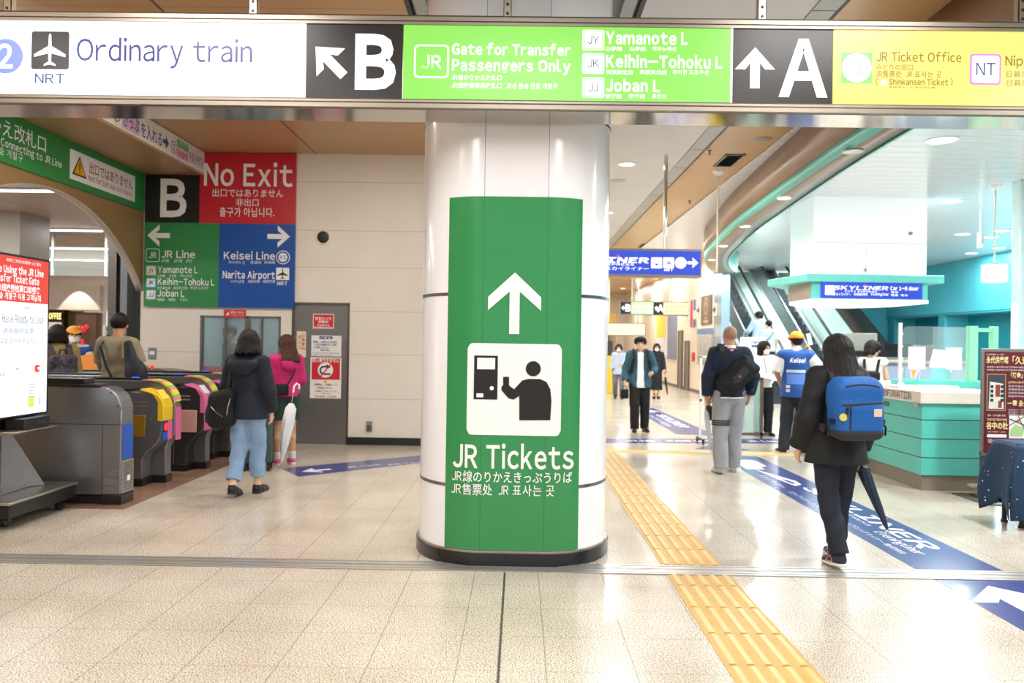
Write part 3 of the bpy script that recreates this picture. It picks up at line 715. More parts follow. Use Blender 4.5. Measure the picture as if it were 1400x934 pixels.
W_(P, Y, '精算所案内', 438, 480, 451, 2.6, bl); W_(P, Y, 'Please use the fare adjustment', 427, 483.3, 464, 1.8, bl); W_(P, Y, 'machine before the gate', 427, 486, 454, 1.8, bl)
P.done(o, w=False)
o, P, (a, b, c, d), Y = notice('no_reentry_notice', 'red and white no re-entry notice with a bent arrow on the grey door', 424.5, 488.5, 466, 545, pap)
zc = PX(440, 519, Y)[1]; P.rect(a+.02, zc, c-.02, d-.015, rd, 1)
W_(P, Y, '再入場できません', 427, 495, 463.5, 5.6, white_t, bold=.02)
a_, z_ = PX(445, 506, Y); k = Y/FPX; P.disc(a_, z_, 10.5*k, white_t, 2)
ring = [(6.2*math.cos(t), 6.2*math.sin(t)) for t in np.linspace(R(80), R(265), 16)]; rin = [(4.0*math.cos(t), 4.0*math.sin(t)) for t in np.linspace(R(80), R(265), 16)]
for i in range(15): P.poly([(a_+(p[0]-2)*k, z_+(p[1]-.5)*k) for p in (ring[i], ring[i+1], rin[i+1], rin[i])], black, 3)
P.rect(a_-2.4*k, z_-6.7*k, a_+7*k, z_-4.5*k, black, 3); P.rect(a_-2*k, z_+3.5*k, a_+2*k, z_+5.7*k, black, 3); P.poly([(a_+1.5*k, z_+8*k), (a_+7.5*k, z_+4.5*k), (a_+1.5*k, z_+1*k)], black, 3)
P.poly([(a_-7*k, z_-8*k), (a_-5.5*k, z_-9*k), (a_+7*k, z_+6.5*k), (a_+6*k, z_+8*k)], rd, 4)
P.poly([PX(442.5, 523.5, Y), PX(447.5, 523.5, Y), PX(445, 518.5, Y)], yel, 3)
W_(P, Y, '出場後は、入場者として', 429, 527, 461, 3, dkred, bold=.01); W_(P, Y, 'ご利用頂けません。', 432, 531.5, 457, 3, dkred, bold=.01); W_(P, Y, '※精算所にてお申し出ください', 430, 535.5, 461, 1.8, black); W_(P, Y, 'ご了承ください', 438, 539, 452, 1.8, black); W_(P, Y, '京成電鉄　上野駅長', 430, 543, 460, 2.4, dkred)
P.done(o, w=False)
o, P, (a, b, c, d), Y = notice('staff_entrance_notice', 'narrow cream upright notice at the edge of the grey door', 405.8, 453, 418, 488.5, M('cream_notice', 'f0dfc6', .5))
og = M('orange_red_lettering', 'c8593a', .5)
for k, ch in enumerate('係員専用'):
    x_, z_ = PX(414.5, 460.5+k*6, Y); P.text(ch, x_, z_, 4.6*.0105, og, al='c', bold=.01)
for k, ch in enumerate('出入口'):
    x_, z_ = PX(409.5, 463+k*7, Y); P.text(ch, x_, z_, 5.2*.0105, og, al='c', bold=.01)
P.done(o, w=False)
o, P, (a, b, c, d), Y = notice('window_notice', 'small red plate on the wall over the office window', 306, 423.5, 335.5, 434.5, rd, Y=WY-.02, th=.02)
W_(P, Y, '精算機ご利用の方', 315, 428.5, 334, 3.2, white_t); W_(P, Y, 'こちらへどうぞ', 315, 432.5, 333, 2.8, white_t)
x_, z_ = PX(311, 429, Y); P.poly([(x_-.03, z_-.02), (x_+.03, z_-.02), (x_+.01, z_+.03), (x_-.01, z_+.0)], white_t, 2); P.done(o, w=False)
x_, z_ = PX(442, 324.5, WY)
t = thing('wall_speaker', 'round black speaker in a pale ring high on the back wall', 'speaker', (x_, WY, z_))
mb = MB(); pr = [(.112, 0), (.112, .012), (.10, .02), (.088, .018), (.085, .004)]
mb.T = Matrix.Rotation(PI/2, 4, 'X'); mb.lathe(pr, seg=32); mb.T = None; obj('ring', mb, cream_p, t)
mb = MB(); mb.T = Matrix.Rotation(PI/2, 4, 'X'); mb.lathe([(.001, .012), (.05, .012), (.086, .004)], seg=28)
mb.T = None
obj('grille', mb, black, t)
x_, z_ = PX(505, 583, WY)
t = thing('wall_outlet', 'small grey outlet box low on the back wall', 'outlet', (x_, WY, z_))
obj('box', box1((-.042, -.03, -.075), (.042, 0, .075)), M('grey_outlet', '8c8a86', .4), t, bevel=.006); obj('cover', box1((-.03, -.036, -.06), (.03, -.03, .02)), steel_d, t, bevel=.003)
x_, z_ = PX(208, 483, WY)
t = thing('card_reader', 'small grey reader plate on the wall left of the office window', 'reader', (x_, WY, z_))
obj('plate', box1((-.05, -.02, -.08), (.06, 0, .08)), M('reader_grey', '8b8f94', .4), t, bevel=.005); obj('label_strip', box1((-.03, -.023, -.02), (.045, -.02, .03)), white_p, t)
# ================================================================ films and tactile paving on the floor
def film(name, label, poly, cat='floor sticker', z=.0015):
    o = obj(name, MB().add([(x, y, z) for x, y in poly], [tuple(range(len(poly)))]), navy_floor)
    return tag(o, label, cat)
wf = M('floor_white_print', 'e9e9f2', .3, vary=0)
def downp(): return Panel((3.0, 0, .0018), (0, -1, 0), (1, 0, 0), .0004)
o = film('floor_sticker', 'long navy floor sticker with white train lettering beside the information counter', [(2.72, 5.43), (3.31, 5.43), (3.27, 10.9), (3.0, 10.95), (2.72, 9.7)])
P = downp(); T = lambda t, y0, x, h, y1, **k: P.text(t, -y0, x-3.0, h, wf, w=y0-y1, **k)
P.rrect(-10.55, -.12, -9.95, .12, .1, wf, 1); P.rrect(-10.25, -.2, -9.75, .02, .02, wf, 1.2)
P.poly([(-9.72, -.1), (-9.3, .02), (-8.95, .12), (-8.72, .1), (-8.62, .0), (-8.9, -.04), (-9.3, -.07)], wf, 1)
P.poly([(-9.1, .0), (-8.85, .06), (-8.72, .03), (-8.88, -.005)], navy_floor, 2)
T('SKYLINER', 8.55, 3.03, .17, 6.0, bold=.03, slant=.25); T('スカイライナー', 9.35, 2.80, .09, 8.5, slant=.2); T('ACCESS EXPRESS', 7.9, 2.96, .04, 6.75); T('スカイライナー 스카이라이너', 8.3, 2.80, .07, 7.2)
T('Eveningliner', 6.55, 2.92, .085, 5.85, bold=.01, slant=.2); T('イブニングライナー 晚间特快', 6.85, 2.81, .055, 5.85)
P.disc(-7.05, .235, .035, M('floor_red_dot', 'd8394f', .3), 3)
P.done(o, w=False)
o = film('floor_sticker', 'navy floor sticker with a white arrow on the near side of the steel floor track', [(2.72, 5.21), (3.31, 5.21), (3.31, 2.6), (2.72, 2.6)])
P = downp(); P.arrow(-4.78, .0, .62, PI, wf, 1, th=.26); P.done(o, w=False)
o = film('floor_sticker', 'navy floor sticker further down the passage past the yellow cross strip', [(2.67, 13.45), (3.34, 13.35), (3.2, 19.0), (2.66, 19.0)])
P = downp(); P.arrow(-18.0, 0, .5, PI, wf, 1, th=.25); T('SKYLINER', 17.2, 2.95, .2, 14.6, bold=.03, slant=.2); T('スカイライナー 成田空港', 17, 2.76, .1, 14.8); P.done(o, w=False)
o = film('floor_sticker', 'navy floor strip with white lettering running crosswise along the yellow line', [(1.3, 12.1), (4.62, 12.45), (4.7, 13.05), (1.3, 12.68)])
P = Panel((1.3, 12.1, .0018), (1, .105, 0), (-.105, 1, 0), .0004)
for k, (t, x0, w) in enumerate([('JR線', .35, .5), ('京成線 SKYLINER', 1.05, 1.1), ('JR Line', 2.35, .6)]): P.text(t, x0, .18, .2, wf, w=w, bold=.02)
P.done(o, w=False)
o = film('floor_sticker', 'small navy arrowhead sticker between the yellow line and the navy strip', [(2.55, 11.55), (3.38, 11.5), (2.95, 12.15)])
P = downp(); P.poly([(-11.7, -.12), (-11.65, .12), (-11.95, -.02)], wf, 1); P.done(o, w=False)
o = film('floor_sticker', 'navy floor sticker with a white arrow near the grey service door', [(-2.735, 9.22), (-2.395, 8.70), (-1.2, 9.83), (-.9, 10.1), (-1.1, 10.75), (-1.29, 10.46)])
dv = Vector((-1.19, -.92, 0)).normalized()
P = Panel((-2.45, 9.02, .0018), dv, (-dv.y*-1, -dv.x, 0) if False else (dv.y*-1*-1, -dv.x, 0), .0004)
P.v = Vector((0, 0, 1)).cross(P.u); P.n = Vector((0, 0, 1))
P.arrow(-.18, 0, .36, 0, wf, 1, th=.25)
P.u = -P.u; P.v = -P.v; P.text('JR Line', .55, -.05, .12, wf, w=.45); P.text('JR線 Transfer', 1.05, -.12, .1, wf, w=.6); P.done(o, w=False)

def tactile(label, x0, y0, x1, y1, along):
    mb = MB().box((x0, y0, -.01), (x1, y1, .002))
    n = 5
    if along == 'y':
        w = (x1-x0)/n
        for k in range(n):
            c = x0+w*(k+.5); L = y0
            while L < y1-.1:
                e = min(L+.41, y1); mb.prism([(c-.026, .001), (c+.026, .001), (c+.012, .010), (c-.012, .010)], L+.012, e-.012, 'y', 1); L += .41
    else:
        w = (y1-y0)/4
        for k in range(4):
            c = y0+w*(k+.5); mb.prism([(c-.026, .001), (c+.026, .001), (c+.015, .007), (c-.015, .007)], x0, x1, 'x', 1)
    return tag(obj('tactile_paving', mb, [yellow_t, M('tactile_bar', 'd8b473', .4, vary=.06, vscale=8)]), label, 'tactile paving')
tactile('yellow ribbed guide strip running towards the viewer from the steel floor track', .985, -2, 1.40, 5.21, 'y')
tactile('yellow ribbed guide strip beside the pillar beyond the steel floor track', .985, 5.43, 1.40, 11.05, 'y')
tactile('yellow guide strip running crosswise behind the man in grey trousers', .985, 11.06, 5.2, 11.36, 'x')

# ================================================================ ceiling fittings
def downlight(x, y, z, r, label, power=0, col=NEUT, group=None):
    t = thing('downlight', label, 'ceiling light', (x, y, z), group=group)
    obj('ring', MB().lathe([(r*1.18, 0), (r*1.18, -.012), (r*1.02, -.016), (r*.98, -.004)], seg=28), white_p, t)
    obj('diffuser', MB().lathe([(.0005, -.006), (r, -.005)], seg=28), lamp_e, t, fixn=False)
    if power:
        l = bpy.data.lights.new('downlight_lamp', 'AREA'); l.shape = 'DISK'; l.size = r*1.9; l.energy = power*(.54 if col is COOL else .30 if col is WARM else .37); l.color = col
        lo = bpy.data.objects.new('downlight_lamp', l); COL.objects.link(lo); lo.parent = t; lo.location = (0, 0, -.02)
x, y = FL(857, 224, CEIL); downlight(x, y, CEIL, .115, 'round downlight in the white ceiling just right of the pillar', 200)
for k, (yy, w) in enumerate([(16.2, 'second'), (21, 'third'), (26.5, 'fourth'), (32, 'fifth'), (38, 'farthest')]): downlight(1.75, yy, CEIL, .115, w+' downlight along the white ceiling of the passage', 260)
for k, (xx, yy, w) in enumerate([(4.4, 24, 'nearest'), (4.9, 28.5, 'second'), (4.9, 33, 'third'), (4.9, 38, 'farthest')]): downlight(xx, yy, CEIL, .115, w+' downlight in the tan ceiling at the end of the passage', 260)
for (px, py), w in zip([(1072, 270), (1019, 309), (989, 336), (973, 355)], ('nearest', 'second', 'third', 'farthest')):
    x, y = FL(px, py, 3.535); downlight(x, y, 3.532, .085, w+' small downlight in the curved taupe soffit', 70)
RL = [((1288, 191), 'large downlight in the ribbed ceiling nearest the overhead sign', 330), ((1300, 275), 'downlight in the ribbed ceiling left of the hanging rod', 330), ((1316, 320), 'third downlight of the row leading to the aqua wall', 330),
      ((1122, 273), 'downlight in the ribbed ceiling beside the curved soffit', 300), ((1036, 316), 'downlight in the ribbed ceiling before the escalators', 330), ((1355, 324), 'downlight seen just left of the hanging rod near the aqua wall', 130),
      ((1370, 315), 'downlight seen just right of the hanging rod', 80), ((1366, 339), 'downlight right of the rod low above the aqua wall', 110), ((1328, 346), 'small far downlight above the aqua wall corner', 130), ((1300, 361), 'farthest downlight over the aqua wall', 80)]
for (px, py), lb_, pw in RL:
    x, y = FL(px, py, 4.15); downlight(x, y, 4.15, .17 if py < 300 else .15, lb_, pw, COOL)
for x, y, p in ((5.2, 6.2, 330), (8.2, 7.0, 330)): downlight(x, y, 4.15, .17, 'downlight in the ribbed ceiling hidden behind the overhead sign', p, COOL, 'ribbed ceiling downlights over the counter')
for x, y, p in ((-2.2, 8.4, 190), (-3.9, 7.4, 110), (-1.4, 7.2, 140)): downlight(x, y, CEIL, .115, 'downlight in the beige ceiling behind the overhead sign', p, WARM, 'beige ceiling downlights')
def grille(name, label, pts, z):
    (a, b), (c, d) = FL(*pts[0], z), FL(*pts[1], z)
    t = thing(name, label, 'vent', ((a+c)/2, (b+d)/2, z))
    x, y = abs(c-a)/2, abs(d-b)/2
    obj('frame', MB().box((-x, -y, -.012), (-x+.03, y, .003)).box((x-.03, -y, -.012), (x, y, .003)).box((-x, -y, -.012), (x, -y+.03, .003)).box((-x, y-.03, -.012), (x, y, .003)), steel_d, t)
    mb = MB().box((-x, -y, -.003), (x, y, .003), 1); n = 14
    for k in range(n): yy = -y+2*y*(k+.5)/n; mb.add([(-x, yy-.02, -.011), (x, yy-.02, -.011), (x, yy+.012, -.002), (-x, yy+.012, -.002)], [(0, 1, 2, 3)], 0)
    obj('slats', mb, [M('vent_grey', '5a5046', .5), black], t, fixn=False)
grille('ceiling_vent', 'dark slatted vent in the tan ceiling over the white rod', ((975, 227), (1020, 211)), CEIL)
grille('ceiling_vent', 'far dark slatted vent in the tan ceiling above the blue hanging sign', ((872, 338), (905, 334)), CEIL)
def disc_fit(label, px, py, z, r, m, cat='ceiling fitting'):
    x, y = FL(px, py, z); t = thing('ceiling_speaker', label, cat, (x, y, z))
    obj('cover', MB().lathe([(.001, -.012), (r*.8, -.012), (r, -.006), (r, 0)], seg=24), m, t)
disc_fit('grey oval speaker in the tan ceiling near the overhead sign', 1044, 190, CEIL, .11, M('fitting_grey', '8f8d8c', .5))
disc_fit('pale round speaker in the white ceiling behind the first downlight', 845, 247, CEIL, .13, M('fitting_pale', 'b9b8b6', .5))
disc_fit('round speaker grille in the taupe soffit under the overhead sign', 1166, 207, 3.53, .105, M('fitting_steel', 'c9c6c2', .3, metal=.6))
for px, py, lb_ in ((970, 206, 'small ceiling hook at the edge of the tan ceiling'), (943, 275, 'small ceiling hook in the middle of the tan ceiling')):
    x, y = FL(px, py, CEIL); t = thing('sprinkler', lb_, 'sprinkler', (x, y, CEIL))
    obj('head', MB().lathe([(.03, 0), (.03, -.01), (.008, -.012), (.008, -.05), (.022, -.052), (.022, -.058), (.001, -.058)], seg=14), steel_d, t)
# thin hanging rods with white boxes
def rod(label, px, py, z, zb, bw, bh, bd):
    x, y = FL(px, py, z)
    t = thing('hanging_sign', label, 'sign', (x, y, z))
    obj('ceiling_cup', MB().lathe([(.09, 0), (.085, -.03), (.035, -.075), (.001, -.075)], seg=20), white_p, t)
    obj('rod', MB().cyl((0, 0, -.06), (0, 0, zb+bh-z), .014, seg=10), M('cream_rod', 'd3c9b8', .3), t)
    obj('light_box', MB().box((-bw/2, -bd/2, zb-z), (bw/2, bd/2, zb+bh-z)), emi('box_white', 'fbf8f0', .85), t, bevel=.01)
    obj('bracket', MB().box((-bw/3, -.03, zb+bh-z-.005), (bw/3, .03, zb+bh-z+.02)), steel_d, t)
rod('small white sign box on a thin rod beside the left escalator', 982, 233, CEIL, 2.36, .15, .24, .12)
rod('white sign box on a thin rod before the aqua wall', 1361, 254, 4.15, 2.59, .28, .29, .28)
# suspended blue train sign
HY = 11.14
t = thing('hanging_train_sign', 'lit blue train sign hung on poles right of the pillar', 'sign', (1.45, HY, 2.47))
zb_, zt_ = 2.485, 2.815; blu = emi('lit_blue', '2d4fd8', .95)
obj('housing', MB().box((.40, HY, zb_-.03), (2.53, HY+.22, zt_+.03)), alu, t, w=True)
o = obj('sign_panel', MB().box((.42, HY-.006, zb_), (2.51, HY, zt_)), blu, t, w=True)
P = newp(HY-.006)
W_(P, HY, 'SKYLINER', 764, 358.5, 887, 8, lwt, bold=.06, slant=.25); W_(P, HY, 'CITY EXPRESS', 795, 362.5, 867, 3, lwt, bold=.03)
W_(P, HY, '京成电铁 スカイライナー', 790, 368.5, 887, 5, lwt, bold=.02)
a, z = PX(845, 350, HY); P.disc(a, z, .018, emi('lit_red', 'f05a6a', 1), 3)
k = HY/FPX
for px, r in ((897.5, 0), (914, 1)):
    a, z = PX(px, 359.5, HY); P.rrect(a-7.5*k, z-7.5*k, a+7.5*k, z+7.5*k, .015, lwt, 1)
    P.plane(a, z, 9*k, blu, 3) if r else P.poly([(a-3*k, z-1*k), (a+3*k, z-1*k), (a, z-4*k)], blu, 3)
W_(P, HY, 'NRT', 908, 371, 920, 3.5, lwt, bold=.04)
a, z = PX(930.5, 359.5, HY); P.disc(a, z, 8*k, lwt, 1)
a, z = PX(947, 359.5, HY); P.arrow(a, z, 15*k, 0, lwt, th=.26); P.done(o)
for xx in (.72, 2.03): obj('pole', MB().cyl((xx, HY+.11, zt_+.02), (xx, HY+.11, CEIL), .026, seg=12), chrome, t, w=True)
# far lit signs
t = thing('far_overhead_sign', 'far lit direction sign with B and A on black hung in the passage', 'sign', (4.2, 25, 2.6))
FY = 25; z0, z1 = PX(900, 430, FY)[1], PX(900, 413.5, FY)[1]; fx = lambda p: PX(p, 422, FY)[0]
obj('housing', MB().box((fx(848), FY, z0-.03), (fx(941), FY+.2, z1+.03)), alu, t, w=True)
for nm, a, b, m in (('black', 848.5, 862, lb), ('green', 863, 893, emi('lit_pale_green2', 'd2f5c0', 1)), ('black', 893.5, 906.5, lb), ('yellow', 907, 940.5, emi('lit_pale_yellow', 'fdf6c4', 1))):
    o = obj('sign_panel', box1((fx(a), FY-.02, z0), (fx(b), FY, z1)), m, t, w=True)
    if nm == 'black':
        P = newp(FY-.02, .004); P.arrow(fx(a+3.8), (z0+z1)/2, .15, PI if a < 860 else PI/2, lwt, th=.3); P.text('B' if a < 860 else 'A', fx(b-3.6), z0+.07, .24, lwt, al='c', bold=.06); P.done(o)
    else:
        P = newp(FY-.02, .004)
        for kk in range(2): P.text('JR Gate Transfer' if nm == 'green' else 'JR Ticket Office', fx(a+1.5), z0+.2-kk*.14, .08, lwt if nm == 'green' else lyd, w=fx(b-2)-fx(a+1.5))
        P.done(o)
for p in (865.5, 918): obj('pole', MB().cyl((fx(p), FY+.1, z1), (fx(p), FY+.1, CEIL), .04, seg=10), chrome, t, w=True)
x0, x1 = PX(826, 450, 30)[0], PX(882, 450, 30)[0]; zc = PX(850, 450, 30)[1]
t = thing('shop_sign', 'glowing cream sign low behind the lit B and A sign', 'sign', (x0, 30, zc-.25))
obj('sign_box', box1((x0, 30, zc-.22), (x1, 30.2, zc+.2)), emi('lit_cream', 'fff3cf', 1.1), t, w=True, bevel=.02); obj('backing', box1((x0-.03, 30.02, zc-.25), (x1+.03, 30.25, zc+.23)), alu, t, w=True)
for p in (832, 872): xx = PX(p, 440, 30.1)[0]; obj('pole', MB().cyl((xx, 30.1, zc+.2), (xx, 30.1, CEIL), .03, seg=8), chrome, t, w=True)

# ================================================================ ticket gates in front of the arch
rub = M('gate_black_rail', '1f1c1c', .3); pinkg = M('gate_pink', 'd8679b', .35); yelg = M('gate_yellow', 'e9c21e', .35); blueg = M('gate_blue', '1f56b8', .35)
gs = M('gate_steel', '8b8c8f', .33, metal=.75, vary=.06, vscale=14); gd = M('gate_dark_steel', '4b4643', .38, metal=.6, vary=.06); salmon = M('gate_salmon_panel', 'cf9a94', .4, vary=.05)
def arcp(cx, cz, r, a0, a1, n=8): return [(cx+r*math.cos(R(a0+(a1-a0)*k/n)), cz+r*math.sin(R(a0+(a1-a0)*k/n))) for k in range(n+1)]
L = -2.0
def gate(label, x, y, th, kind):
    t = thing('ticket_gate', label, 'ticket gate', (x, y, 0), group='ticket gates in a row')
    if kind == 'end':
        pr = [(L, .085), (0, .085), (0, .72), (-.005, .86)]+arcp(-.20, .86, .195, 0, 90)+[(L, 1.055)]
        obj('body', MB().prism(pr, 0, th, 'y'), gs, t, bevel=.012)
        mb = MB().box((L, -.003, .712), (-.002, 0, .718), 0).box((-.17, -.003, .09), (-.166, 0, .715), 0)
        for q in ((-.10, 1.0), (-.035, .88)): mb.cyl((q[0], 0, q[1]), (q[0], -.004, q[1]), .008, mi=0, seg=10)
        obj('panel_seams', mb, gd, t)
        obj('top_rail', MB().box((L, -.02, 1.052), (-.19, th+.02, 1.075)).box((L, .02, 1.07), (-.35, th-.02, 1.12)), rub, t, bevel=.006)
        obj('blue_panel', box1((-.001, .02, .40), (.006, th-.012, .715)), blueg, t, bevel=.003)
        mb = MB().box((-.001, .012, .10), (.012, th-.008, .39), 0)
        for k in range(11): mb.box((.010, .03, .12+k*.024), (.0145, th-.03, .132+k*.024), 1)
        mb.box((.012, .09, .20), (.016, .14, .25), 2); obj('louvre_box', mb, [M('louvre_grey', '8b867f', .45), M('louvre_dark', '5f5a55', .5), white_p], t)
        mb = MB()
        for k in range(3): mb.prism([(-.15, .10+k*.075), (-.02, .10+k*.075), (-.02, .165+k*.075), (-.15+k*.035*(k > 1), .165+k*.075)], -.004, 0, 'y')
        obj('side_vent', mb, M('vent_mesh', '6d6863', .6), t)
        obj('plinth', box1((-.17, -.006, 0), (.012, th, .088)), rub, t, bevel=.004); obj('plinth_rail', box1((L, .03, 0), (-.17, th-.03, .075)), rub, t)
        return t
    trim, panel = (yelg, M('gate_amber_panel', 'b58a2c', .3, metal=.5, vary=.2, vscale=7)) if kind == 'yellow' else (pinkg, salmon)
    body = gs if kind == 'yellow' else gd
    pr = [(L, .075), (-.20, .075), (-.20, .27), (-.165, .33), (-.05, .44), (-.012, .50), (0, .56), (0, .78)]+arcp(-.14, .80, .14, 0, 70, 6)+[(-.42, .965), (L, .965)]
    obj('body', MB().prism(pr, 0, th*.62, 'y'), body, t, bevel=.008)
    pr2 = [(L, .075), (-.06, .075), (-.06, .36), (-.03, .44), (.03, .50), (.035, .56), (.035, .80)]+arcp(-.21, .82, .235, 0, 90, 9)+[(L, 1.055)]
    obj('hood', MB().prism(pr2, th*.62, th, 'y'), gs, t, bevel=.008)
    ed = [(.037, .84)]+arcp(-.21, .82, .247, 8, 90, 12)+[(-.30, 1.067)]
    mb = MB(); cols = ['e7d64a', 'e58a8a', '8fc46a', 'e7d64a']
    for k in range(len(ed)-1):
        (a0, c0), (a1, c1) = ed[k], ed[k+1]
        mb.add([(a0, th*.60, c0), (a0, th*1.0, c0), (a1, th*1.0, c1), (a1, th*.60, c1), (a0-.012, th*.60, c0-.016), (a1-.012, th*.60, c1-.016)], [(0, 1, 2, 3), (0, 3, 5, 4)], k % 4)
    obj('rainbow_edge', mb, [M('gate_stripe_'+c, c, .4) for c in cols], t, fixn=False)
    cap = [(0.012, .66), (.012, .80)]+arcp(-.14, .80, .152, 0, 75, 7)+[(-.22, .985), (-.22, .962)]+[(-.10, .93), (-.045, .85), (-.045, .66)]
    obj('reader_cap', MB().prism(cap, -.012, th*.60, 'y'), trim, t, bevel=.006)
    obj('reader_pad', MB().prism([(-.01, .87), (-.085, .965), (-.075, .972), (0, .88)], .03, th*.5, 'y'), M('reader_'+kind, 'f3d94a' if kind == 'yellow' else 'dfe3ea', .3), t, bevel=.004)
    obj('hand_rail', MB().box((L, -.02, .965), (-.32, th*.55, .985)), rub, t, bevel=.006)
    obj('top_rail', MB().box((L, th*.66, 1.052), (-.33, th*.98, 1.078)), rub, t, bevel=.005)
    mb = MB()
    if kind == 'yellow': mb.box((-.74, -.006, .50), (-.17, .002, .715))
    else: mb.box((-.74, -.008, .44), (-.08, .002, .69))
    obj('side_panel', mb, panel, t, bevel=.015)
    mb = MB()
    for k in range(2): mb.box((-.60, -.004, .80+k*.04), (-.16, .002, .815+k*.04))
    for q in ((-.12, .53), (-.12, .68)): mb.cyl((q[0], .002, q[1]), (q[0], -.006, q[1]), .012, seg=10)
    mb.box((-.34, -.002, .08), (-.336, .001, .44)); obj('groove_trim', mb, M('gate_trim_'+kind, '8c867f' if kind != 'yellow' else '6f675e', .4), t)
    obj('end_strip', box1((-.002, .0, .46), (.008, th*.30, .69)), blueg if kind == 'yellow' else pinkg, t, bevel=.002)
    obj('end_strip', box1((-.002, th*.31, .46), (.010, th*.60, .80)), pinkg if kind == 'yellow' else M('gate_rose', 'd2708c', .4), t, bevel=.002)
    obj('end_strip', box1((.03, th*.64, .44), (.042, th*.98, .78)), blueg if kind != 'yellow' else pinkg, t, bevel=.002)
    mb = MB().box((.006, th*.02, .55), (.012, th*.29, .65), 0)
    if kind == 'yellow': mb.cyl((.012, th*.155, .60), (.018, th*.155, .60), .042, mi=1, seg=18)
    else: mb.add([(.0135, th*.15-.03, .595), (.0135, th*.15+.03, .595), (.0135, th*.15, .635)], [(0, 1, 2)], 1).box((.012, th*.15-.012, .56), (.0135, th*.15+.012, .596), 1)
    obj('indicator', mb, [black, emi('lamp_red' if kind == 'yellow' else 'lamp_green', 'ff3b30' if kind == 'yellow' else '38d84a', 1.2)], t)
    obj('plinth', MB().box((L, -.004, 0), (-.19, th*.62, .078)).box((L, th*.62, 0), (-.05, th+.004, .078)), rub, t, bevel=.004)
    mb = MB().ball((-.42, th*.82, 1.075), .03, sc=(1.6, 1, .5)); obj('signal_lamp', mb, emi('lamp_blue', '3a62ff', 1.0), t)
    return t
gate('plain steel end gate with a blue panel and louvres nearest the screen stand', -3.545, 7.09, .22, 'end')
gate('ticket gate with a yellow reader cap and red round lamp', -3.58, 7.98, .36, 'yellow')
gate('ticket gate with pink trim and a salmon side panel', -3.53, 8.92, .34, 'pink')
gate('dark ticket gate half hidden behind the woman in the navy jacket', -3.58, 9.84, .34, 'pink')
t = thing('fare_adjustment_counter', 'low grey steel counter under the office window', 'counter', (-4.0, 10.75, 0))
obj('body', MB().prism([(-5.2, .08), (-3.55, .08), (-3.5, .5), (-3.5, .96), (-5.2, .96)], 10.6, 11.0, 'y'), gd, t, w=True, bevel=.01); obj('top', MB().prism([(-5.3, .96), (-3.45, .96), (-3.45, 1.0), (-3.6, 1.035), (-4.5, 1.035), (-4.8, 1.08), (-5.3, 1.08)], 10.56, 11.05, 'y'), steel_d, t, w=True, bevel=.01); obj('plinth', box1((-5.2, 10.63, 0), (-3.55, 10.98, .085)), rub, t, w=True)
obj('signal_lamp', MB().ball((-4.95, 10.7, 1.1), .03), emi('lamp_red2', 'ff4038', 1), t, w=True)

# ================================================================ digital screen on a wheeled stand
t = thing('screen_stand', 'grey wheeled display stand with a shelf and a low platform', 'stand', (-4.25, 6.5, 0))
obj('platform', MB().box((-4.85, 6.02, .10), (-3.86, 6.94, .205), 1).box((-4.87, 6.0, .205), (-3.845, 6.95, .228), 0).box((-4.87, 6.0, .228), (-4.1, 6.72, .24), 0), [steel, black], t, w=True, bevel=.008)
obj('column', MB().add([(-4.62, 6.15, .23), (-4.02, 6.75, .23), (-4.22, 6.55, .74), (-4.55, 6.2, .74), (-4.70, 6.25, .23), (-4.10, 6.85, .23), (-4.30, 6.65, .74), (-4.63, 6.3, .74)], [(0, 1, 2, 3), (7, 6, 5, 4), (0, 4, 5, 1), (1, 5, 6, 2), (2, 6, 7, 3), (3, 7, 4, 0)]), gs, t, w=True, bevel=.005)
obj('column', MB().box((-4.35, 6.15, .23), (-4.25, 6.55, 1.5)), gs, t, w=True, bevel=.01)
obj('shelf', MB().prism([(-4.45, .735), (-3.9, .725), (-3.845, .745), (-3.845, .757), (-4.45, .757)], 6.05, 6.62, 'y'), steel, t, w=True, bevel=.004); obj('shelf_bracket', MB().prism([(-4.4, .68), (-4.0, .715), (-4.0, .735), (-4.4, .735)], 6.15, 6.55, 'y'), black, t, w=True)
for x_, y_ in ((-4.0, 6.2), (-3.95, 6.85), (-4.75, 6.15), (-4.75, 6.85)):
    c = obj('caster', MB().cyl((x_-.018, y_, .05), (x_+.018, y_, .05), .05, seg=18).box((x_-.03, y_-.02, .05), (x_+.03, y_+.02, .105)), rub, t, w=True)
t = thing('display_screen', 'tall lit screen with a red heading about the transfer gate', 'screen', (-3.99, 6.25, .757))
SXx = -3.975
obj('bezel', MB().box((-4.06, 5.83, .845), (SXx-.004, 6.70, 2.14)), M('screen_black', '16181c', .25), t, w=True, bevel=.006)
o = obj('panel', box1((SXx-.006, 5.85, .865), (SXx, 6.672, 2.12)), emi('screen_white', 'f4f9ff', 1.12), t, w=True)
obj('neck', box1((-4.22, 6.2, .757), (-4.06, 6.42, 1.3)), black, t, w=True)
P = sidep(SXx, .0015); sr = emi('screen_red', 'e8463c', .95); sw = emi('screen_letters', 'ffffff', 1.1); sgry = emi('screen_grey', '9aa6b8', .9); snav = emi('screen_navy', '4d5b80', .9)
P.rect(5.85, 1.765, 6.672, 2.12, sr, 1)
P.text('JR線をご利用のお客様へのご案内', 6.56, 2.075, .022, sw, al='r'); P.text('Please Using the JR Line', 6.60, 1.985, .058, sw, w=.74, al='r', bold=.03); P.text('Transfer Ticket Gate', 6.54, 1.915, .058, sw, w=.62, al='r', bold=.03)
P.text('使用JR线换乘检票口的乘客', 6.55, 1.845, .048, sw, w=.66, al='r', bold=.02); P.text('JR선 환승 개찰구 이용 고객님께', 6.57, 1.785, .045, sw, w=.70, al='r', bold=.02)
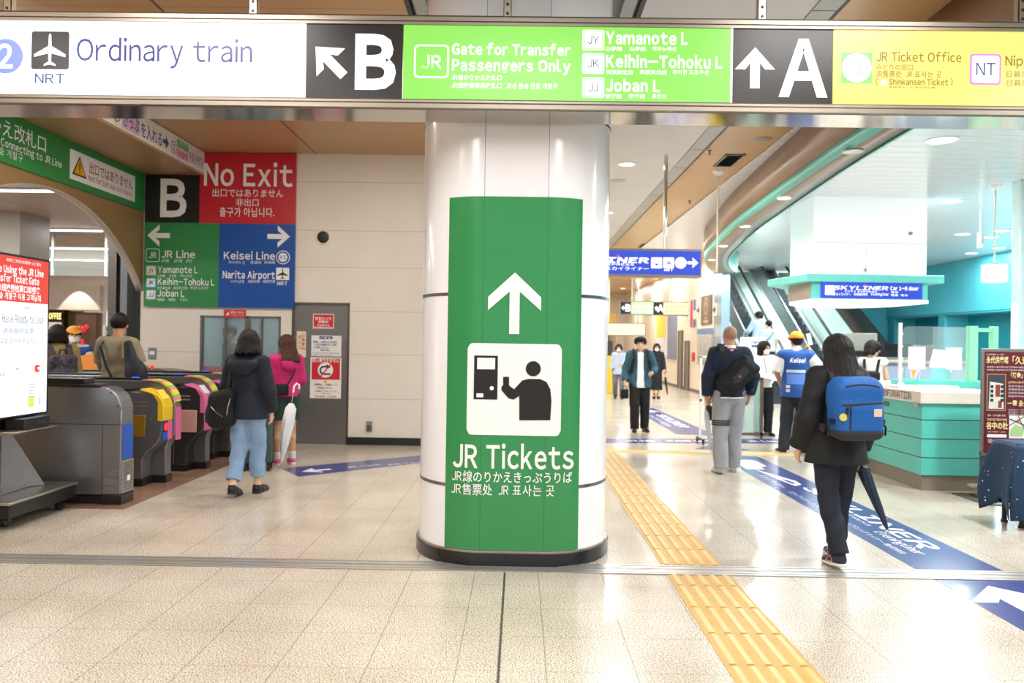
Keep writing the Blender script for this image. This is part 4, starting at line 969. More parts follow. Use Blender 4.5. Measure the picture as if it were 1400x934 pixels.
P.text('きっぷ・ICカードを準備', 6.42, 1.71, .02, sgry, al='r'); P.text('Please Have Ready to Use', 6.61, 1.60, .062, snav, w=.74, al='r', bold=-.004)
P.text('请准备好车票', 6.48, 1.52, .04, sgry, w=.4, al='r'); P.text('표를 준비해 주십시오', 6.52, 1.44, .04, sgry, w=.46, al='r')
P.text('+', 6.27, 1.21, .05, snav, al='c'); P.text('きっぷ', 6.12, 1.24, .03, sgry, al='r'); P.text('乗車券', 6.12, 1.18, .03, sgry, al='r')
P.rrect(6.50, 1.20, 6.57, 1.26, .02, emi('screen_mark_red', 'f04b45', 1), 1); P.rect(6.54, 1.22, 6.575, 1.24, emi('screen_white', '', 1), 2); P.rect(6.47, 1.20, 6.485, 1.25, emi('screen_pink', 'f7c3c8', 1), 1)
for k in range(5): P.rect(6.42, 1.10-k*.025, 6.50, 1.105-k*.025, sgry, 1)
P.rect(6.42, .92, 6.50, 1.0, emi('screen_lime', 'cdf06a', 1.05), 1); P.rect(6.57, .93, 6.578, .99, snav, 1)
P.done(o)
t = thing('black_box', 'small black box on the shelf under the screen', 'box', (-3.94, 6.4, .757))
obj('case', box1((-.1, -.17, .0), (.06, .16, .085)), black, t, bevel=.006); obj('front_label', box1((.0605, -.02, .03), (.062, .12, .055)), M('box_label', '2a2c31', .3), t)
# ================================================================ information counter on the right
t = thing('information_counter', 'aqua information counter with a cream top band and dark grooves', 'counter', (4.6, 9.5, 0))
def plan(g=0, back=11.2):
    return [(4.27-g, back), (4.27-g, 8.47-g), (4.80, 8.47-g)]+[(4.80+(.45+g)*math.sin(a), 8.92-(.45+g)*math.cos(a)) for a in np.linspace(.2, PI/2, 8)]+[(5.25+g, back)]
obj('plinth', MB().prism(plan(-.02), 0, .165, 'z'), M('taupe_plinth', '857a6c', .35), t, w=True)
for k, (z0, z1) in enumerate(((.165, .345), (.355, .545), (.555, .745), (.755, .93))): obj('front_panel', MB().prism(plan(0), z0, z1, 'z'), mint, t, w=True)
obj('groove_core', MB().prism(plan(-.012), .16, .93, 'z'), M('groove_brown', '5c5346', .5), t, w=True)
top = obj('counter_top', MB().prism(plan(.03), .925, 1.05, 'z'), M('cream_stone', 'e8dfd0', .3, vary=.05, vscale=5), t, w=True, bevel=.006)
P = Panel((4.239, 0, 0), (0, -1, 0), (0, 0, 1), .0015)
ink = M('dark_lettering', '2a2723', .5, vary=0); gy = M('grey_lettering', '8d8a84', .5, vary=0)
P.text('INFORMATION', -9.30, .952, .078, ink, w=.66); P.rrect(-9.52, .945, -9.38, 1.035, .02, gy, 1); P.rrect(-9.51, .951, -9.39, 1.029, .018, M('cream_mark', 'e8dfd0', .4), 2); P.text('i', -9.45, .956, .066, gy, al='c', lift=3)
P.done(top)
P = Panel((4.2685, 0, 0), (0, -1, 0), (0, 0, 1), .0015); P.text('CENTER', -9.20, .835, .05, ink, al='r', bold=.03); P.done(top)
t2 = tag(obj('counter_tape', box1((4.236, 8.50, .885), (4.239, 8.58, .935)), M('grey_tape', 'b9b6ae', .5)), 'small grey tape tag under the counter top edge', 'tape')
tag(obj('counter_board', MB().box((4.30, 9.05, 1.052), (4.98, 10.3, 1.085)), white_p, bevel=.004), 'thin white board lying on the counter top before the glass', 'board')
# booth window on the counter
GY = 9.35
t = thing('counter_screen', 'mint framed glass screen standing on the counter', 'screen', (4.9, GY, 1.05))
mintf = M('mint_frame', '8fdcb4', .4)
obj('sill', MB().box((4.38, GY-.06, 1.05), (6.0, GY+.08, 1.135)), mint, t, w=True, bevel=.004)
for a, b in ((5.235, 5.335), (5.50, 5.57)): obj('post', MB().box((a, GY-.04, 1.13), (b, GY+.04, 1.775)), mintf, t, w=True, bevel=.004)
obj('rail', MB().box((5.335, GY-.03, 1.71), (5.50, GY+.03, 1.755)), mintf, t, w=True); obj('rail', MB().box((4.47, GY-.012, 1.13), (5.25, GY+.012, 1.15)), mintf, t, w=True)
obj('glass', MB().prism([(4.44, 1.15), (5.235, 1.15), (5.235, 1.765), (4.52, 1.765), (4.455, 1.70)], GY-.004, GY+.004, 'y'), glass, t, w=True)
obj('glass', MB().box((4.47+.37, GY+.02, 1.15), (4.476+.37+.395, GY+.026, 1.76)), glass, t, w=True)
t = thing('white_post', 'slim white post at the left end of the glass screen', 'post', (4.425, GY-.05, 1.05))
obj('post', MB().box((-.017, -.017, .03), (.017, .017, .75)), white_p, t, bevel=.003); obj('clamp', MB().box((-.035, -.04, .02), (.035, .04, .06)), white_p, t); mb = MB()
for k in range(4): mb.cyl((.017, 0, .2+k*.14), (.03, 0, .2+k*.14), .014, seg=10)
obj('clip', mb, white_p, t)
def sheet(name, label, x0, y0, x1, y1, Y, m, cat='paper', th=.003):
    (a, d), (c, b) = PX(x0, y0, Y), PX(x1, y1, Y)
    return tag(obj(name, box1((a, Y, b), (c, Y+th, d)), m), label, cat), (a, b, c, d)
sheet('paper_notice', 'blank white sheet stuck on the counter glass', 1242, 474, 1265, 505, GY-.008, pap)
o, q = sheet('leaflet', 'small leaflet with an orange wedge under the white sheet', 1244.5, 505.5, 1258, 519.5, GY-.008, M('leaflet_pale', 'c9c7dd', .5))
P = Panel((0, GY-.008, 0), (1, 0, 0), (0, 0, 1), .001); a, b, c, d = q; P.poly([(a+.01, d-.005), (a+.08, d-.005), (a+.03, b+.02)], M('leaflet_orange', 'f0a62c', .5), 1); P.poly([(a+.075, b+.01), (a+.10, d-.03), (a+.112, d-.03), (a+.09, b+.01)], M('leaflet_violet', '8a88c9', .5), 1); P.done(o, w=False)
sheet('paper_notice', 'pale second sheet on the right pane of the counter glass', 1293, 475, 1315, 506, GY-.008, M('pale_sheet', 'cfe3e6', .5))
# inside the booth
t = thing('back_cabinet', 'long grey-blue cabinet with a tan top behind the counter', 'cabinet', (7, 12.6, 0))
obj('body', MB().box((5.55, 12.6, 0), (7.05, 13.1, 1.27)), M('cabinet_blue_grey', '8ea4bd', .45), t, w=True, bevel=.005); obj('top', MB().box((5.5, 12.55, 1.27), (7.05, 13.15, 1.305)), M('cabinet_tan_top', 'b59c7c', .4), t, w=True, bevel=.004)
for k in range(3): obj('door', MB().box((5.58+k*.49, 12.58, .05), (6.04+k*.49, 12.6, 1.22)), M('cabinet_door', '97acc4', .45), t, w=True, bevel=.004)
x_, z_ = PX(1275, 490, 12.9)
tag(obj('monitor_back', MB().box((6.3, 12.75, 1.305), (6.62, 12.8, 1.56), 0).box((6.42, 12.7, 1.30), (6.5, 12.86, 1.32), 0), M('monitor_grey', '6e6a6e', .4), bevel=.005), 'small dark grey monitor on the tan topped cabinet', 'monitor')
t = thing('desk_bank', 'black topped desk unit with a grey box far behind the counter', 'desk', (9.3, 19, 0))
obj('body', MB().box((7.9, 19, 0), (10.4, 19.8, 1.3)), M('desk_grey', '9aa9b4', .5), t, w=True); obj('top', MB().box((7.85, 18.95, 1.3), (10.5, 19.85, 1.42)), black, t, w=True); obj('monitor', MB().box((8.75, 19.2, 1.42), (9.4, 19.28, 1.62)), black, t, w=True)
tag(obj('equipment_box', MB().box((7.95, 19.1, 1.422), (8.55, 19.7, 1.86)), M('equipment_grey', '8e8d84', .5), bevel=.02), 'square grey equipment box standing on the black topped desk', 'box')
t = thing('paper_stack', 'tilted white paper pad leaning inside the glass booth', 'paper', (5.25, 9.9, 1.06))
x_, z_ = PX(1322, 497, 9.9)
obj('pad', MB().add([(5.10, 9.95, 1.28), (5.32, 9.85, 1.22), (5.36, 9.9, 1.48), (5.18, 10.0, 1.50), (5.11, 9.98, 1.28), (5.33, 9.88, 1.22), (5.37, 9.93, 1.48), (5.19, 10.03, 1.50)], [(0, 1, 2, 3), (7, 6, 5, 4), (0, 4, 5, 1), (1, 5, 6, 2), (2, 6, 7, 3), (3, 7, 4, 0)]), pap, t, w=True)
obj('holder', MB().box((5.15, 9.86, 1.05), (5.32, 10.02, 1.27)), M('holder_teal', '4fb6c4', .4), t, w=True)
tag(obj('floor_plate', MB().box((4.52, 7.72, 0), (5.6, 8.33, .012)), M('floor_plate_grey', '5f5c54', .4)), 'dark flat metal plate on the floor between table and counter', 'plate')
tag(obj('floor_block', MB().box((4.72, 8.16, .013), (4.83, 8.3, .085), 0).box((4.66, 8.2, .085), (4.86, 8.3, .115), 0), M('beige_block', 'c9bfa6', .5), bevel=.006), 'small beige block on the plate at the foot of the aqua counter', 'block')
# table with the star-sprinkled cloth
t = thing('folding_table', 'small table with black legs hidden under the dark blue cloth', 'table', (4.8, 6.9, 0))
obj('tabletop', MB().box((4.22, 6.74, .68), (5.5, 7.04, .705)), M('table_top_grey', '6d6a66', .5), t, w=True)
for x_, y_ in ((4.27, 6.78), (4.27, 7.02), (5.4, 6.78), (5.4, 7.02)): obj('leg', MB().cyl((x_, y_, 0), (x_, y_, .68), .02, seg=12).cyl((x_, y_, 0), (x_, y_, .02), .028, seg=12), black, t, w=True)
for y_ in (6.78, 7.02): obj('crossbar', MB().cyl((4.27, y_, .12), (5.4, y_, .12), .012, seg=10), black, t, w=True)
clm = M('blue_star_cloth', '123a5c', .75, vary=0); g = NG(clm)
vo = g.nt.nodes.new('ShaderNodeTexVoronoi'); vo.inputs['Scale'].default_value = 21; vo.inputs['Randomness'].default_value = .75; g.link(g.tc.outputs['Object'], vo.inputs['Vector'])
rad = g.mt('MULTIPLY', g.noise(7, 1), .2)
g.color(g.mix(g.mt('LESS_THAN', vo.outputs['Distance'], rad), g.mix(g.noise(40, 3), '0b2942', '113656'), 'e4edf2'))
def cloth(u, v):
    x0, x1, y0, y1, z = 4.19, 5.55, 6.71, 7.07, .712
    per = 2*(x1-x0)+2*(y1-y0); d = u*per
    if d < x1-x0: p = (x0+d, y0); n = (0, -1)
    elif d < x1-x0+y1-y0: p = (x1, y0+d-(x1-x0)); n = (1, 0)
    elif d < 2*(x1-x0)+y1-y0: p = (x1-(d-(x1-x0)-(y1-y0)), y1); n = (0, 1)
    else: p = (x0, y1-(d-2*(x1-x0)-(y1-y0))); n = (-1, 0)
    cl = min(abs(p[0]-x0)+abs(p[1]-y0), abs(p[0]-x0)+abs(p[1]-y1)); cor = max(0, 1-cl/.25)
    hem = .10-.02*cor if n[1] == -1 else (.30-.22*cor if n[0] == -1 else .15)
    rip = .018*math.sin(d*17)+.012*math.sin(d*31+1)
    fl = v**1.2*(.02+rip*1.2)+cor*.09*math.sin(v*PI*.75)
    cy = -.5 if p[1] < 6.9 else .5
    dx, dy = n[0]*(1-cor)-cor*.9, n[1]*(1-cor)+cy*cor
    return (p[0]+dx*fl, p[1]+dy*fl, z+(hem-z)*v)
mb = MB().grid(cloth, 120, 14)
mb.grid(lambda u, v: (4.19+1.36*u, 6.71+.36*v, .713+.003*math.sin(u*9)*math.sin(v*7)), 12, 8)
o = obj('tablecloth', mb, clm, solid=.004, fixn=False); tag(o, 'dark blue cloth with white stars draped over the small table', 'tablecloth')
# wine red poster stand
t = thing('poster_stand', 'wine red poster board in a grey frame behind the cloth covered table', 'poster stand', (4.95, 7.95, 0))
VX0, VX1, VZ0, VZ1, VY = 4.59, 5.55, .50, 1.515, 7.95
a0 = PX(1343, 478, VY)[0]; VX0 = a0
obj('frame', MB().box((VX0, VY, VZ0-.05), (VX1, VY+.03, VZ1)), M('poster_frame', '8d8983', .35, metal=.6), t, w=True, bevel=.004)
for x_ in (VX0+.06, VX1-.06): obj('leg', MB().box((x_-.015, VY+.03, .02), (x_+.015, VY+.06, VZ1-.2)).box((x_-.02, VY-.15, 0), (x_+.02, VY+.25, .03)), steel_d, t, w=True)
po = obj('poster', box1((VX0+.025, VY-.003, VZ0-.02), (VX1-.025, VY, VZ1-.03)), M('wine_red_poster', '5f1a26', .4), t, w=True)
P = newp(VY-.003, .001); cr = M('poster_cream', 'efdc9a', .5); pw = M('poster_white', 'e9e2dc', .5)
k = VY/FPX
def Q(t_, x0, yb, x1, cap, m=cr, **kw): W_(P, VY, t_, x0, yb, x1, cap, m, **kw)
Q('永代供養塔 のご案内', 1348, 485.5, 1372, 2, pw); Q('永代供養塔', 1348, 496, 1378, 9, bold=.02); Q('「久遠廟」', 1378, 497, 1424, 10.5, bold=.02)
for j in range(2): Q('納骨堂と樹木葬の永代供養のお墓が完成しました', 1349, 502.5+j*4, 1420, 2, pw)
(a, d), (c, b) = PX(1349, 511, VY), PX(1374.5, 562, VY)
P.rect(a, b, c, d, M('poster_photo_frame', 'b98d5a', .5), 1); P.rect(a+.008, b+.008, c-.008, d-.008, M('poster_photo_sky', '3a3f48', .5), 2)
P.poly([(a+.02, b+.02), (c-.02, b+.02), (c-.03, b+.27), (a+.03, b+.29)], M('poster_photo_wall', 'd9d4c8', .5), 3)
for i_ in range(2):
    for j in range(4): P.rect(a+.035+i_*.10, b+.09+j*.045, a+.065+i_*.10, b+.12+j*.045, M('poster_photo_dark', '2b2a2c', .5), 4)
P.rect(a+.085, b+.14, a+.13, b+.26, M('poster_photo_red', '8d3a2c', .5), 4); P.rect(c-.075, b+.03, c-.04, b+.1, M('poster_photo_red', '', .5), 4)
Q('「廟骨」のご案内', 1378, 516, 1424, 7, bold=.02); Q('生前申込み受付中', 1378, 524, 1400, 3)
for j in range(4): Q('宗旨宗派は問いません', 1378, 529+j*4.6, 1420, 2.6, pw)
Q('一霊 永代 3万円', 1377, 555, 1424, 7, bold=.02)
for j in range(3): Q('管理費は一切不要です。', 1378, 561+j*3, 1415, 1.6, pw)
Q('樹木・永代供養のお墓', 1350, 569, 1374, 2.6, pw); Q('宗旨宗派不問永代供養', 1349, 575, 1376, 3.4); Q('谷中の杜', 1348, 586, 1377, 9.5, bold=.03)
Q('天王寺墓苑のご案内', 1350, 591, 1374, 1.8); P.rrect(*PX(1349, 598, VY), *PX(1376, 594, VY), .008, pw, 1); Q('03-0000', 1350, 606, 1374, 5, pw) if False else None
Q('受付', 1350, 605, 1362, 5, pw)
(a, d), (c, b) = PX(1379.5, 568, VY), PX(1425, 600, VY)
P.rect(a, b, c, d, pw, 1); gr = M('poster_green', 'a9c58e', .5); P.poly([(a+.01, b+.02), (a+.13, b+.02), (a+.16, b+.10), (a+.06, b+.14), (a+.01, b+.08)], gr, 2); bk = M('poster_road', '6a655f', .5)
for q in ([(a, d-.04), (a+.01, d-.03), (c, b+.06), (c, b+.05)], [(a+.08, d), (a+.09, d), (a+.20, b), (a+.19, b)], [(a, b+.12), (a, b+.13), (a+.15, d), (a+.17, d)]): P.poly(q, bk, 3)
P.disc(a+.09, d-.05, .012, rd, 4); P.done(po)
o = obj('lower_frame', MB().box((VX0, VY+.005, .02), (VX0+.02, VY+.025, VZ0)), steel_d, t, w=True)

# ================================================================ kiosk header with the lit train sign
t = thing('kiosk_header', 'white tower with an aqua ledge and lit blue train sign over the ticket gates', 'kiosk header', (6.1, 15, 2.3))
HB, HT = 2.355, 2.70
po = [(5.11, 14), (7.13, 14), (7.13, 15.3), (6.6, 16.1), (5.6, 16.1), (5.11, 15.2)]
po2 = [(4.98, 13.88), (7.36, 13.88), (7.36, 15.4), (6.7, 16.25), (5.5, 16.25), (4.72, 15.25)]
obj('tower', MB().prism([(5.13, 14.02), (7.11, 14.02), (7.11, 15.3), (6.6, 16.0), (5.6, 16.0), (5.13, 15.2)], HT+.08, 4.16, 'z'), M('white_tower', 'f7f8fa', .4, emis=.3, ecol='f6faff'), t, w=True)  # faint glow added to the white, the tower taken as backlit
obj('tower_seam', MB().box((6.05, 14.012, HT+.1), (6.058, 14.02, 3.35)).box((5.13, 14.012, 3.34), (7.11, 14.02, 3.35)), M('tower_seam', 'c9ced2', .5), t, w=True)
obj('ledge', MB().prism(po2, 2.645, 2.78, 'z'), M('aqua_ledge', '6fcfc6', .35), t, w=True, bevel=.015)
obj('body', MB().prism(po, HB, 2.65, 'z'), teal_b, t, w=True)
obj('side_panel', MB().box((5.10, 14.06, HB+.0), (5.112, 15.2, 2.645)), M('taupe_panel', '9a867a', .4), t, w=True)
obj('underside', MB().prism([(p[0], p[1]-.03) for p in po], HB-.06, HB, 'z'), emi('underside_glow', 'fbfdff', 1.25), t, w=True)
l = bpy.data.lights.new('underside_lamp', 'AREA'); l.shape = 'RECTANGLE'; l.size = 1.6; l.size_y = 1.6; l.energy = 110; l.color = COOL
lo = bpy.data.objects.new('underside_lamp', l); COL.objects.link(lo); lo.location = (6.1, 15, HB-.08)
o = obj('sign_panel', box1((5.26, 13.965, HB+.015), (7.02, 14.0, 2.645)), blu, t, w=True)
P = newp(13.965); k = 14/FPX
a, z = PX(1133.5, 397, 14); P.rrect(a-6.5*k, z-6.5*k, a+6.5*k, z+6.5*k, .01, lwt, 1)
W_(P, 13.965, 'SKYLINER', 1139, 396, 1214, 5.5, lwt, bold=.04, slant=.3); W_(P, 13.965, 'CITY EXPRESS', 1155, 399.5, 1199, 2.2, lwt, bold=.03); W_(P, 13.965, 'スカイライナー', 1139, 404, 1163, 4, lwt, bold=.02); W_(P, 13.965, '京成电铁乘车', 1167, 404, 1186, 3.6, lwt, bold=.02); W_(P, 13.965, 'Eveningliner', 1191, 404, 1215, 3.6, lwt, bold=.03)
W_(P, 13.965, 'Car 1-8 door', 1217, 397, 1256, 5.5, lwt, bold=.05); W_(P, 13.965, '号车', 1217.5, 401, 1228, 3, lwt, bold=.02); W_(P, 13.965, '号車  号차', 1217.5, 405, 1241, 3, lwt, bold=.02)
a, z = PX(1181, 390.5, 14); P.disc(a, z, .018, emi('lit_red', '', 1), 3); P.done(o)
x_, z_ = PX(1183, 369, 14); tag(obj('tower_sensor', MB().ball((x_, 14.0, z_), .03), M('sensor_grey', 'a5adb2', .5)), 'tiny grey sensor on the white tower above the blue sign', 'sensor')
x_, z_ = PX(1245, 319, 14); tag(obj('dome_camera', MB().ball((x_, 14.0, z_), .04, sc=(1, 1, .8)), M('dome_grey', '8c97a0', .3)), 'small grey dome camera high on the white tower', 'camera')
x_, z_ = PX(1340, 325, 15)
t = thing('smoke_detector_lamp', 'small orange tipped grey cylinder hanging in front of the aqua wall', 'detector', (x_, 15, 4.15))
obj('stem', MB().cyl((0, 0, 0), (0, 0, z_+.10-4.15), .012, seg=8), white_p, t); obj('body', MB().cyl((0, 0, z_+.10-4.15), (0, 0, z_-.08-4.15), .05, seg=16), M('detector_grey', '98a09a', .4), t); obj('tip', MB().cyl((0, 0, z_-.08-4.15), (0, 0, z_-.12-4.15), .045, seg=16), M('detector_orange', 'e08a2c', .4), t); obj('lens', MB().cyl((0, 0, z_-.12-4.15), (0, 0, z_-.19-4.15), .05, .05, seg=16), white_p, t)

# ================================================================ escalators
stp = M('escalator_step', '20272b', .45); risr = M('escalator_riser', '2e373c', .4); hr = M('handrail_black', '101314', .3); deck = M('escalator_deck', 'aab5b0', .3, metal=.5); bal = M('balustrade_glass', 'd5ebe1', .06, vary=0, alpha=.09)
def escalator(label, x0):
    t = thing('escalator', label, 'escalator', (x0+.3, 21, 0)); th = .59; n = 34; w = .70
    mb = MB()
    for k in range(n):
        y, z = 21+k*.34, k*.2
        mb.box((x0, y, z-.02), (x0+w, y+.36, z+.2), 0)
        mb.add([(x0, y-.002, z), (x0+w, y-.002, z), (x0+w, y-.002, z+.17), (x0, y-.002, z+.17)], [(0, 1, 2, 3)], 1)
        for s_ in (0, 1): mb.box((x0+s_*(w-.02), y, z+.2), (x0+s_*(w-.02)+.02, y+.34, z+.203), 2)
    obj('step_band', mb, [stp, risr, M('step_edge', '5a5f50', .5)], t, w=True)
    yb, yt = 20.6, 32.3; sl = .2/.34
    zt = lambda y: max(0, (y-21)*sl)
    for s_ in (0, 1):
        xa = x0-.11 if s_ == 0 else x0+w+.01; xb = xa+.10
        pr = [(yb, 0), (21.0, 0), (yt, zt(yt)-.4), (yt, zt(yt)+.21), (21.1, .25), (yb, .22)]
        obj('skirt_deck', MB().prism(pr, xa, xb, 'x'), deck, t, w=True)
        xc = (xa+xb)/2; top = [(yb+.1, .28), (21.1, .34), (yt, zt(yt)+.30), (yt, zt(yt)+.98), (21.3, 1.08), (20.9, 1.0), (20.6, .86)]
        obj('balustrade', MB().prism(top, xc-.006, xc+.006, 'x'), bal, t, w=True)
        pts = [(xc, 20.75, .34), (xc, 20.5, .52), (xc, 20.45, .72), (xc, 20.62, .92), (xc, 20.95, 1.03), (xc, 21.3, 1.10), (xc, yt, zt(yt)+1.0)]
        obj('handrail', MB().tube(pts, .04, 10), hr, t, w=True)
    return t
escalator('left escalator partly hidden by the blue steel wall end', 6.46)
escalator('right escalator rising beside the kiosk header', 8.03)
obj_ = MB().prism([(20.9, 0), (27.5, 3.63), (27.5, 4.06), (20.9, .35)], 7.30, 7.88, 'x'); tag(obj('escalator_divider', obj_, M('pale_green_deck', '9db3a8', .3)), 'pale sloping deck between the two escalators', 'divider')
obj_ = MB().prism([(20.9, 0), (27.5, 3.63), (27.5, 4.06), (20.9, .35)], 8.88, 9.9, 'x'); tag(obj('escalator_side_deck', obj_, M('pale_green_deck', '9db3a8', .3)), 'pale sloping deck on the right of the right escalator', 'divider')
obj_ = MB().prism([(20.9, 0), (27.3, 3.5), (27.3, 4.08), (20.9, .5)], 10.2, 10.6, 'x'); tag(obj('escalator_outer_deck', obj_, hr), 'dark sloping outer edge seen under the kiosk header', 'divider')

l = bpy.data.lights.new('landing_fill_light', 'AREA'); l.size = 3; l.energy = 900; l.color = COOL; lo = bpy.data.objects.new('landing_fill_light', l); COL.objects.link(lo); lo.location = (8.3, 31.5, 8.6)  # added unseen fill above the landing, brightens the escalators
# ================================================================ ticket barrier and boards by the station staff
x_, y_ = FL(1062, 598)
t = thing('gate_post', 'grey steel gate post between the two station staff', 'post', (x_, y_-.7, 0))
obj('body', MB().box((-.07, -.2, 0), (.07, .2, .98)), gs, t, bevel=.03); obj('top_cap', MB().box((-.075, -.21, .98), (.075, .21, 1.03)), steel_d, t, bevel=.02); obj('reader_slot', box1((-.02, -.206, .62), (.05, -.2, .82)), black, t)
t = thing('glass_barrier', 'low glass barrier in a brown steel frame beside the white shirted woman', 'barrier', (3.55, 13.0, 0))
brs = M('brown_steel', '8f8272', .3, metal=.7)
for x_ in (3.35, 3.93): obj('post', MB().box((x_-.025, 12.9, 0), (x_+.025, 12.95, 1.0)), brs, t, w=True, bevel=.003)
obj('rail', MB().box((3.2, 12.9, .06), (4.05, 12.95, .11)), brs, t, w=True); obj('rail', MB().box((3.35, 12.9, .95), (3.93, 12.95, 1.0)), brs, t, w=True); obj('glass', MB().box((3.37, 12.92, .12), (3.91, 12.93, .95)), glass_g, t, w=True)
P = newp(12.918, .002)
t = thing('notice_board', 'white notice board with a blue framed line behind the woman with the mask', 'board', (4.4, 15.6, 0)); IY = 15.6
(a, d), (c, b) = PX(1013, 461, IY), PX(1046, 500, IY)
obj('board', MB().box((a, IY, b), (c, IY+.06, d)), white_p, t, w=True, bevel=.005); obj('leg', MB().box((a+.06, IY+.01, 0), (a+.10, IY+.05, b)), steel_d, t, w=True); obj('leg', MB().box((c-.10, IY+.01, 0), (c-.06, IY+.05, b)), steel_d, t, w=True)
P = newp(IY, .002); (a, d), (c, b) = PX(1027.5, 467, IY), PX(1043, 475, IY); P.rect(a, b, c, d, navy_t, 1); P.rect(a+.012, b+.04, c-.012, d-.012, white_t, 2); P.text('精算所', (a+c)/2, b+.05, .05, navy_t, al='c', lift=3, bold=.02); P.done(t.children[0])
t = thing('yellow_sign_stand', 'wheeled stand with a yellow exit board behind the man in grey trousers', 'sign stand', (3.0, 12.35, 0)); IY = 12.3
(a, d), (c, b) = PX(958, 489, IY), PX(990, 546, IY)
yo = obj('yellow_board', MB().box((a+.08, IY, b), (c, IY+.02, d)), M('board_yellow', 'f2d531', .4), t, w=True); obj('frame', MB().box((a, IY+.02, .06), (a+.03, IY+.05, d+.02)).box((c-.03, IY+.02, .06), (c, IY+.05, d+.02)).box((a, IY+.02, b-.04), (c, IY+.05, b)).box((a, IY+.02, d), (c, IY+.05, d+.03)), white_p, t, w=True)
for x_ in (a+.015, c-.015): obj('foot', MB().box((x_-.015, IY-.2, .05), (x_+.015, IY+.25, .08)).cyl((x_-.012, IY-.18, .03), (x_+.012, IY-.18, .03), .03).cyl((x_-.012, IY+.23, .03), (x_+.012, IY+.23, .03), .03), black, t, w=True)
P = newp(IY, .002); P.text('出口', a+.09, d-.13, .09, black, w=.22, bold=.03); P.text('EXIT', a+.09, d-.21, .05, black, w=.2, bold=.03); P.done(yo)

# ================================================================ passage walls at the back
def wallp(name, label, x0, y0, x1, y1, m, cat, X=5.646, th=.03, w=None):
    (ya, za), (yb_, zb2) = SX(x0, y0, X), SX(x1, y1, X)
    o = obj(name, MB().box((X-th, min(ya, yb_), min(za, zb2)), (X, max(ya, yb_), max(za, zb2))), m, w=True); tag(o, label, cat); return o, (min(ya, yb_), min(za, zb2), max(ya, yb_), max(za, zb2))
o, q = wallp('brown_poster', 'brown poster with a pale oval on the passage wall', 960, 406, 973.5, 443, M('poster_brown', '6b5648', .5), 'poster')
P = Panel((5.614, 0, 0), (0, -1, 0), (0, 0, 1), .003); cy_, cz_ = (q[0]+q[2])/2, (q[1]+q[3])/2+.05; pb = M('poster_beige', 'b9a48c', .5); pb2 = M('poster_brown_in', '6b5648', .5)
P.disc(-cy_, cz_, .30, pb, 1, ry=.33); P.disc(-cy_, cz_, .26, pb2, 2, ry=.29); P.disc(-cy_, cz_, .16, pb, 3, ry=.2); P.disc(-cy_, cz_, .10, pb2, 4, ry=.13); P.rect(-cy_-.3, q[1]+.05, -cy_+.3, q[1]+.13, pb, 1); P.done(o, w=False)
o, q = wallp('red_blue_poster', 'narrow red and blue banner poster on the passage wall', 945.5, 411, 952, 447, M('poster_paper', 'e5dfe2', .5), 'poster')
P = Panel((5.614, 0, 0), (0, -1, 0), (0, 0, 1), .003); P.rect(-q[2], q[1], -q[2]+.5*(q[2]-q[0]), q[3], M('poster_crimson', 'c94350', .5), 1); P.rect(-q[0]-.35*(q[2]-q[0]), q[3]-.35, -q[0], q[3], M('poster_blue', '4a64b4', .5), 2); P.rect(-q[0]-.35*(q[2]-q[0]), q[1], -q[0], q[1]+.25, M('poster_blue', '', .5), 2); P.done(o, w=False)
arw = M('arrow_dark', '4b4a4c', .5)
for (px, py), lb_ in (((955.5, 424.5), 'small black arrow mark on the passage wall before the brown poster'), ((977.5, 423.5), 'large thin arrow mark on the passage wall after the brown poster'), ((940.5, 430), 'small dark pictogram plate beyond the red and blue banner')):
    o, q = wallp('wall_mark', lb_, px-2.5, py-8, px+2.5, py+8, M('mark_plate', 'e8dfcf', .5), 'sign', th=.015)
    P = Panel((5.629, 0, 0), (0, -1, 0), (0, 0, 1), .003); P.arrow(-(q[0]+q[2])/2, (q[1]+q[3])/2, .34, 0, arw, 1, th=.3); P.done(o, w=False)
def wdoor(label, xa, xb, yt):
    y0, z1 = SX(xa, yt, 5.65); y1, _ = SX(xb, yt, 5.65)
    t = thing('passage_door', label, 'door', (5.65, (y0+y1)/2, 0)); ya, yb_ = min(y0, y1), max(y0, y1)
    obj('frame', MB().box((5.60, ya-.04, 0), (5.66, ya, z1)).box((5.60, yb_, 0), (5.66, yb_+.04, z1)).box((5.60, ya-.04, z1), (5.66, yb_+.04, z1+.05)), steel_d, t, w=True); obj('leaf', MB().box((5.62, ya, 0), (5.648, yb_, z1)), M('door_grey', '7d766e', .4), t, w=True); obj('handle', MB().cyl((5.60, ya+.1, .95), (5.60, ya+.1, 1.1), .012), chrome, t, w=True)
wdoor('tall grey door in the passage wall', 929, 934, 454); wdoor('lower grey door in the passage wall nearer the posters', 938, 943, 468)
o, q = wallp('shop_window', 'bright shop window low on the passage wall before the escalators', 955, 450, 975, 500, M('window_scene', 'b9b8b2', .15, vary=.4, vscale=4), 'window', th=.04); 
P = Panel((5.603, 0, 0), (0, -1, 0), (0, 0, 1), .004); P.rect(-q[2], q[3]-.18, -q[0], q[3], M('awning_blue', '6580a8', .5), 1); P.done(o, w=False)
wallp('fire_notice', 'small red notice on the passage wall under the doors', 947, 482, 950, 494, rd, 'notice')
wallp('wall_banner', 'yellow and grey upright banner on the passage wall', 914, 430, 925, 492, M('banner_grey', '8288a0', .5, vary=.15), 'banner'); o, q = wallp('wall_banner', 'yellow topped pale banner further along the passage wall', 899, 432, 911, 488, M('banner_pale', 'dfe0e4', .5, vary=.1), 'banner')
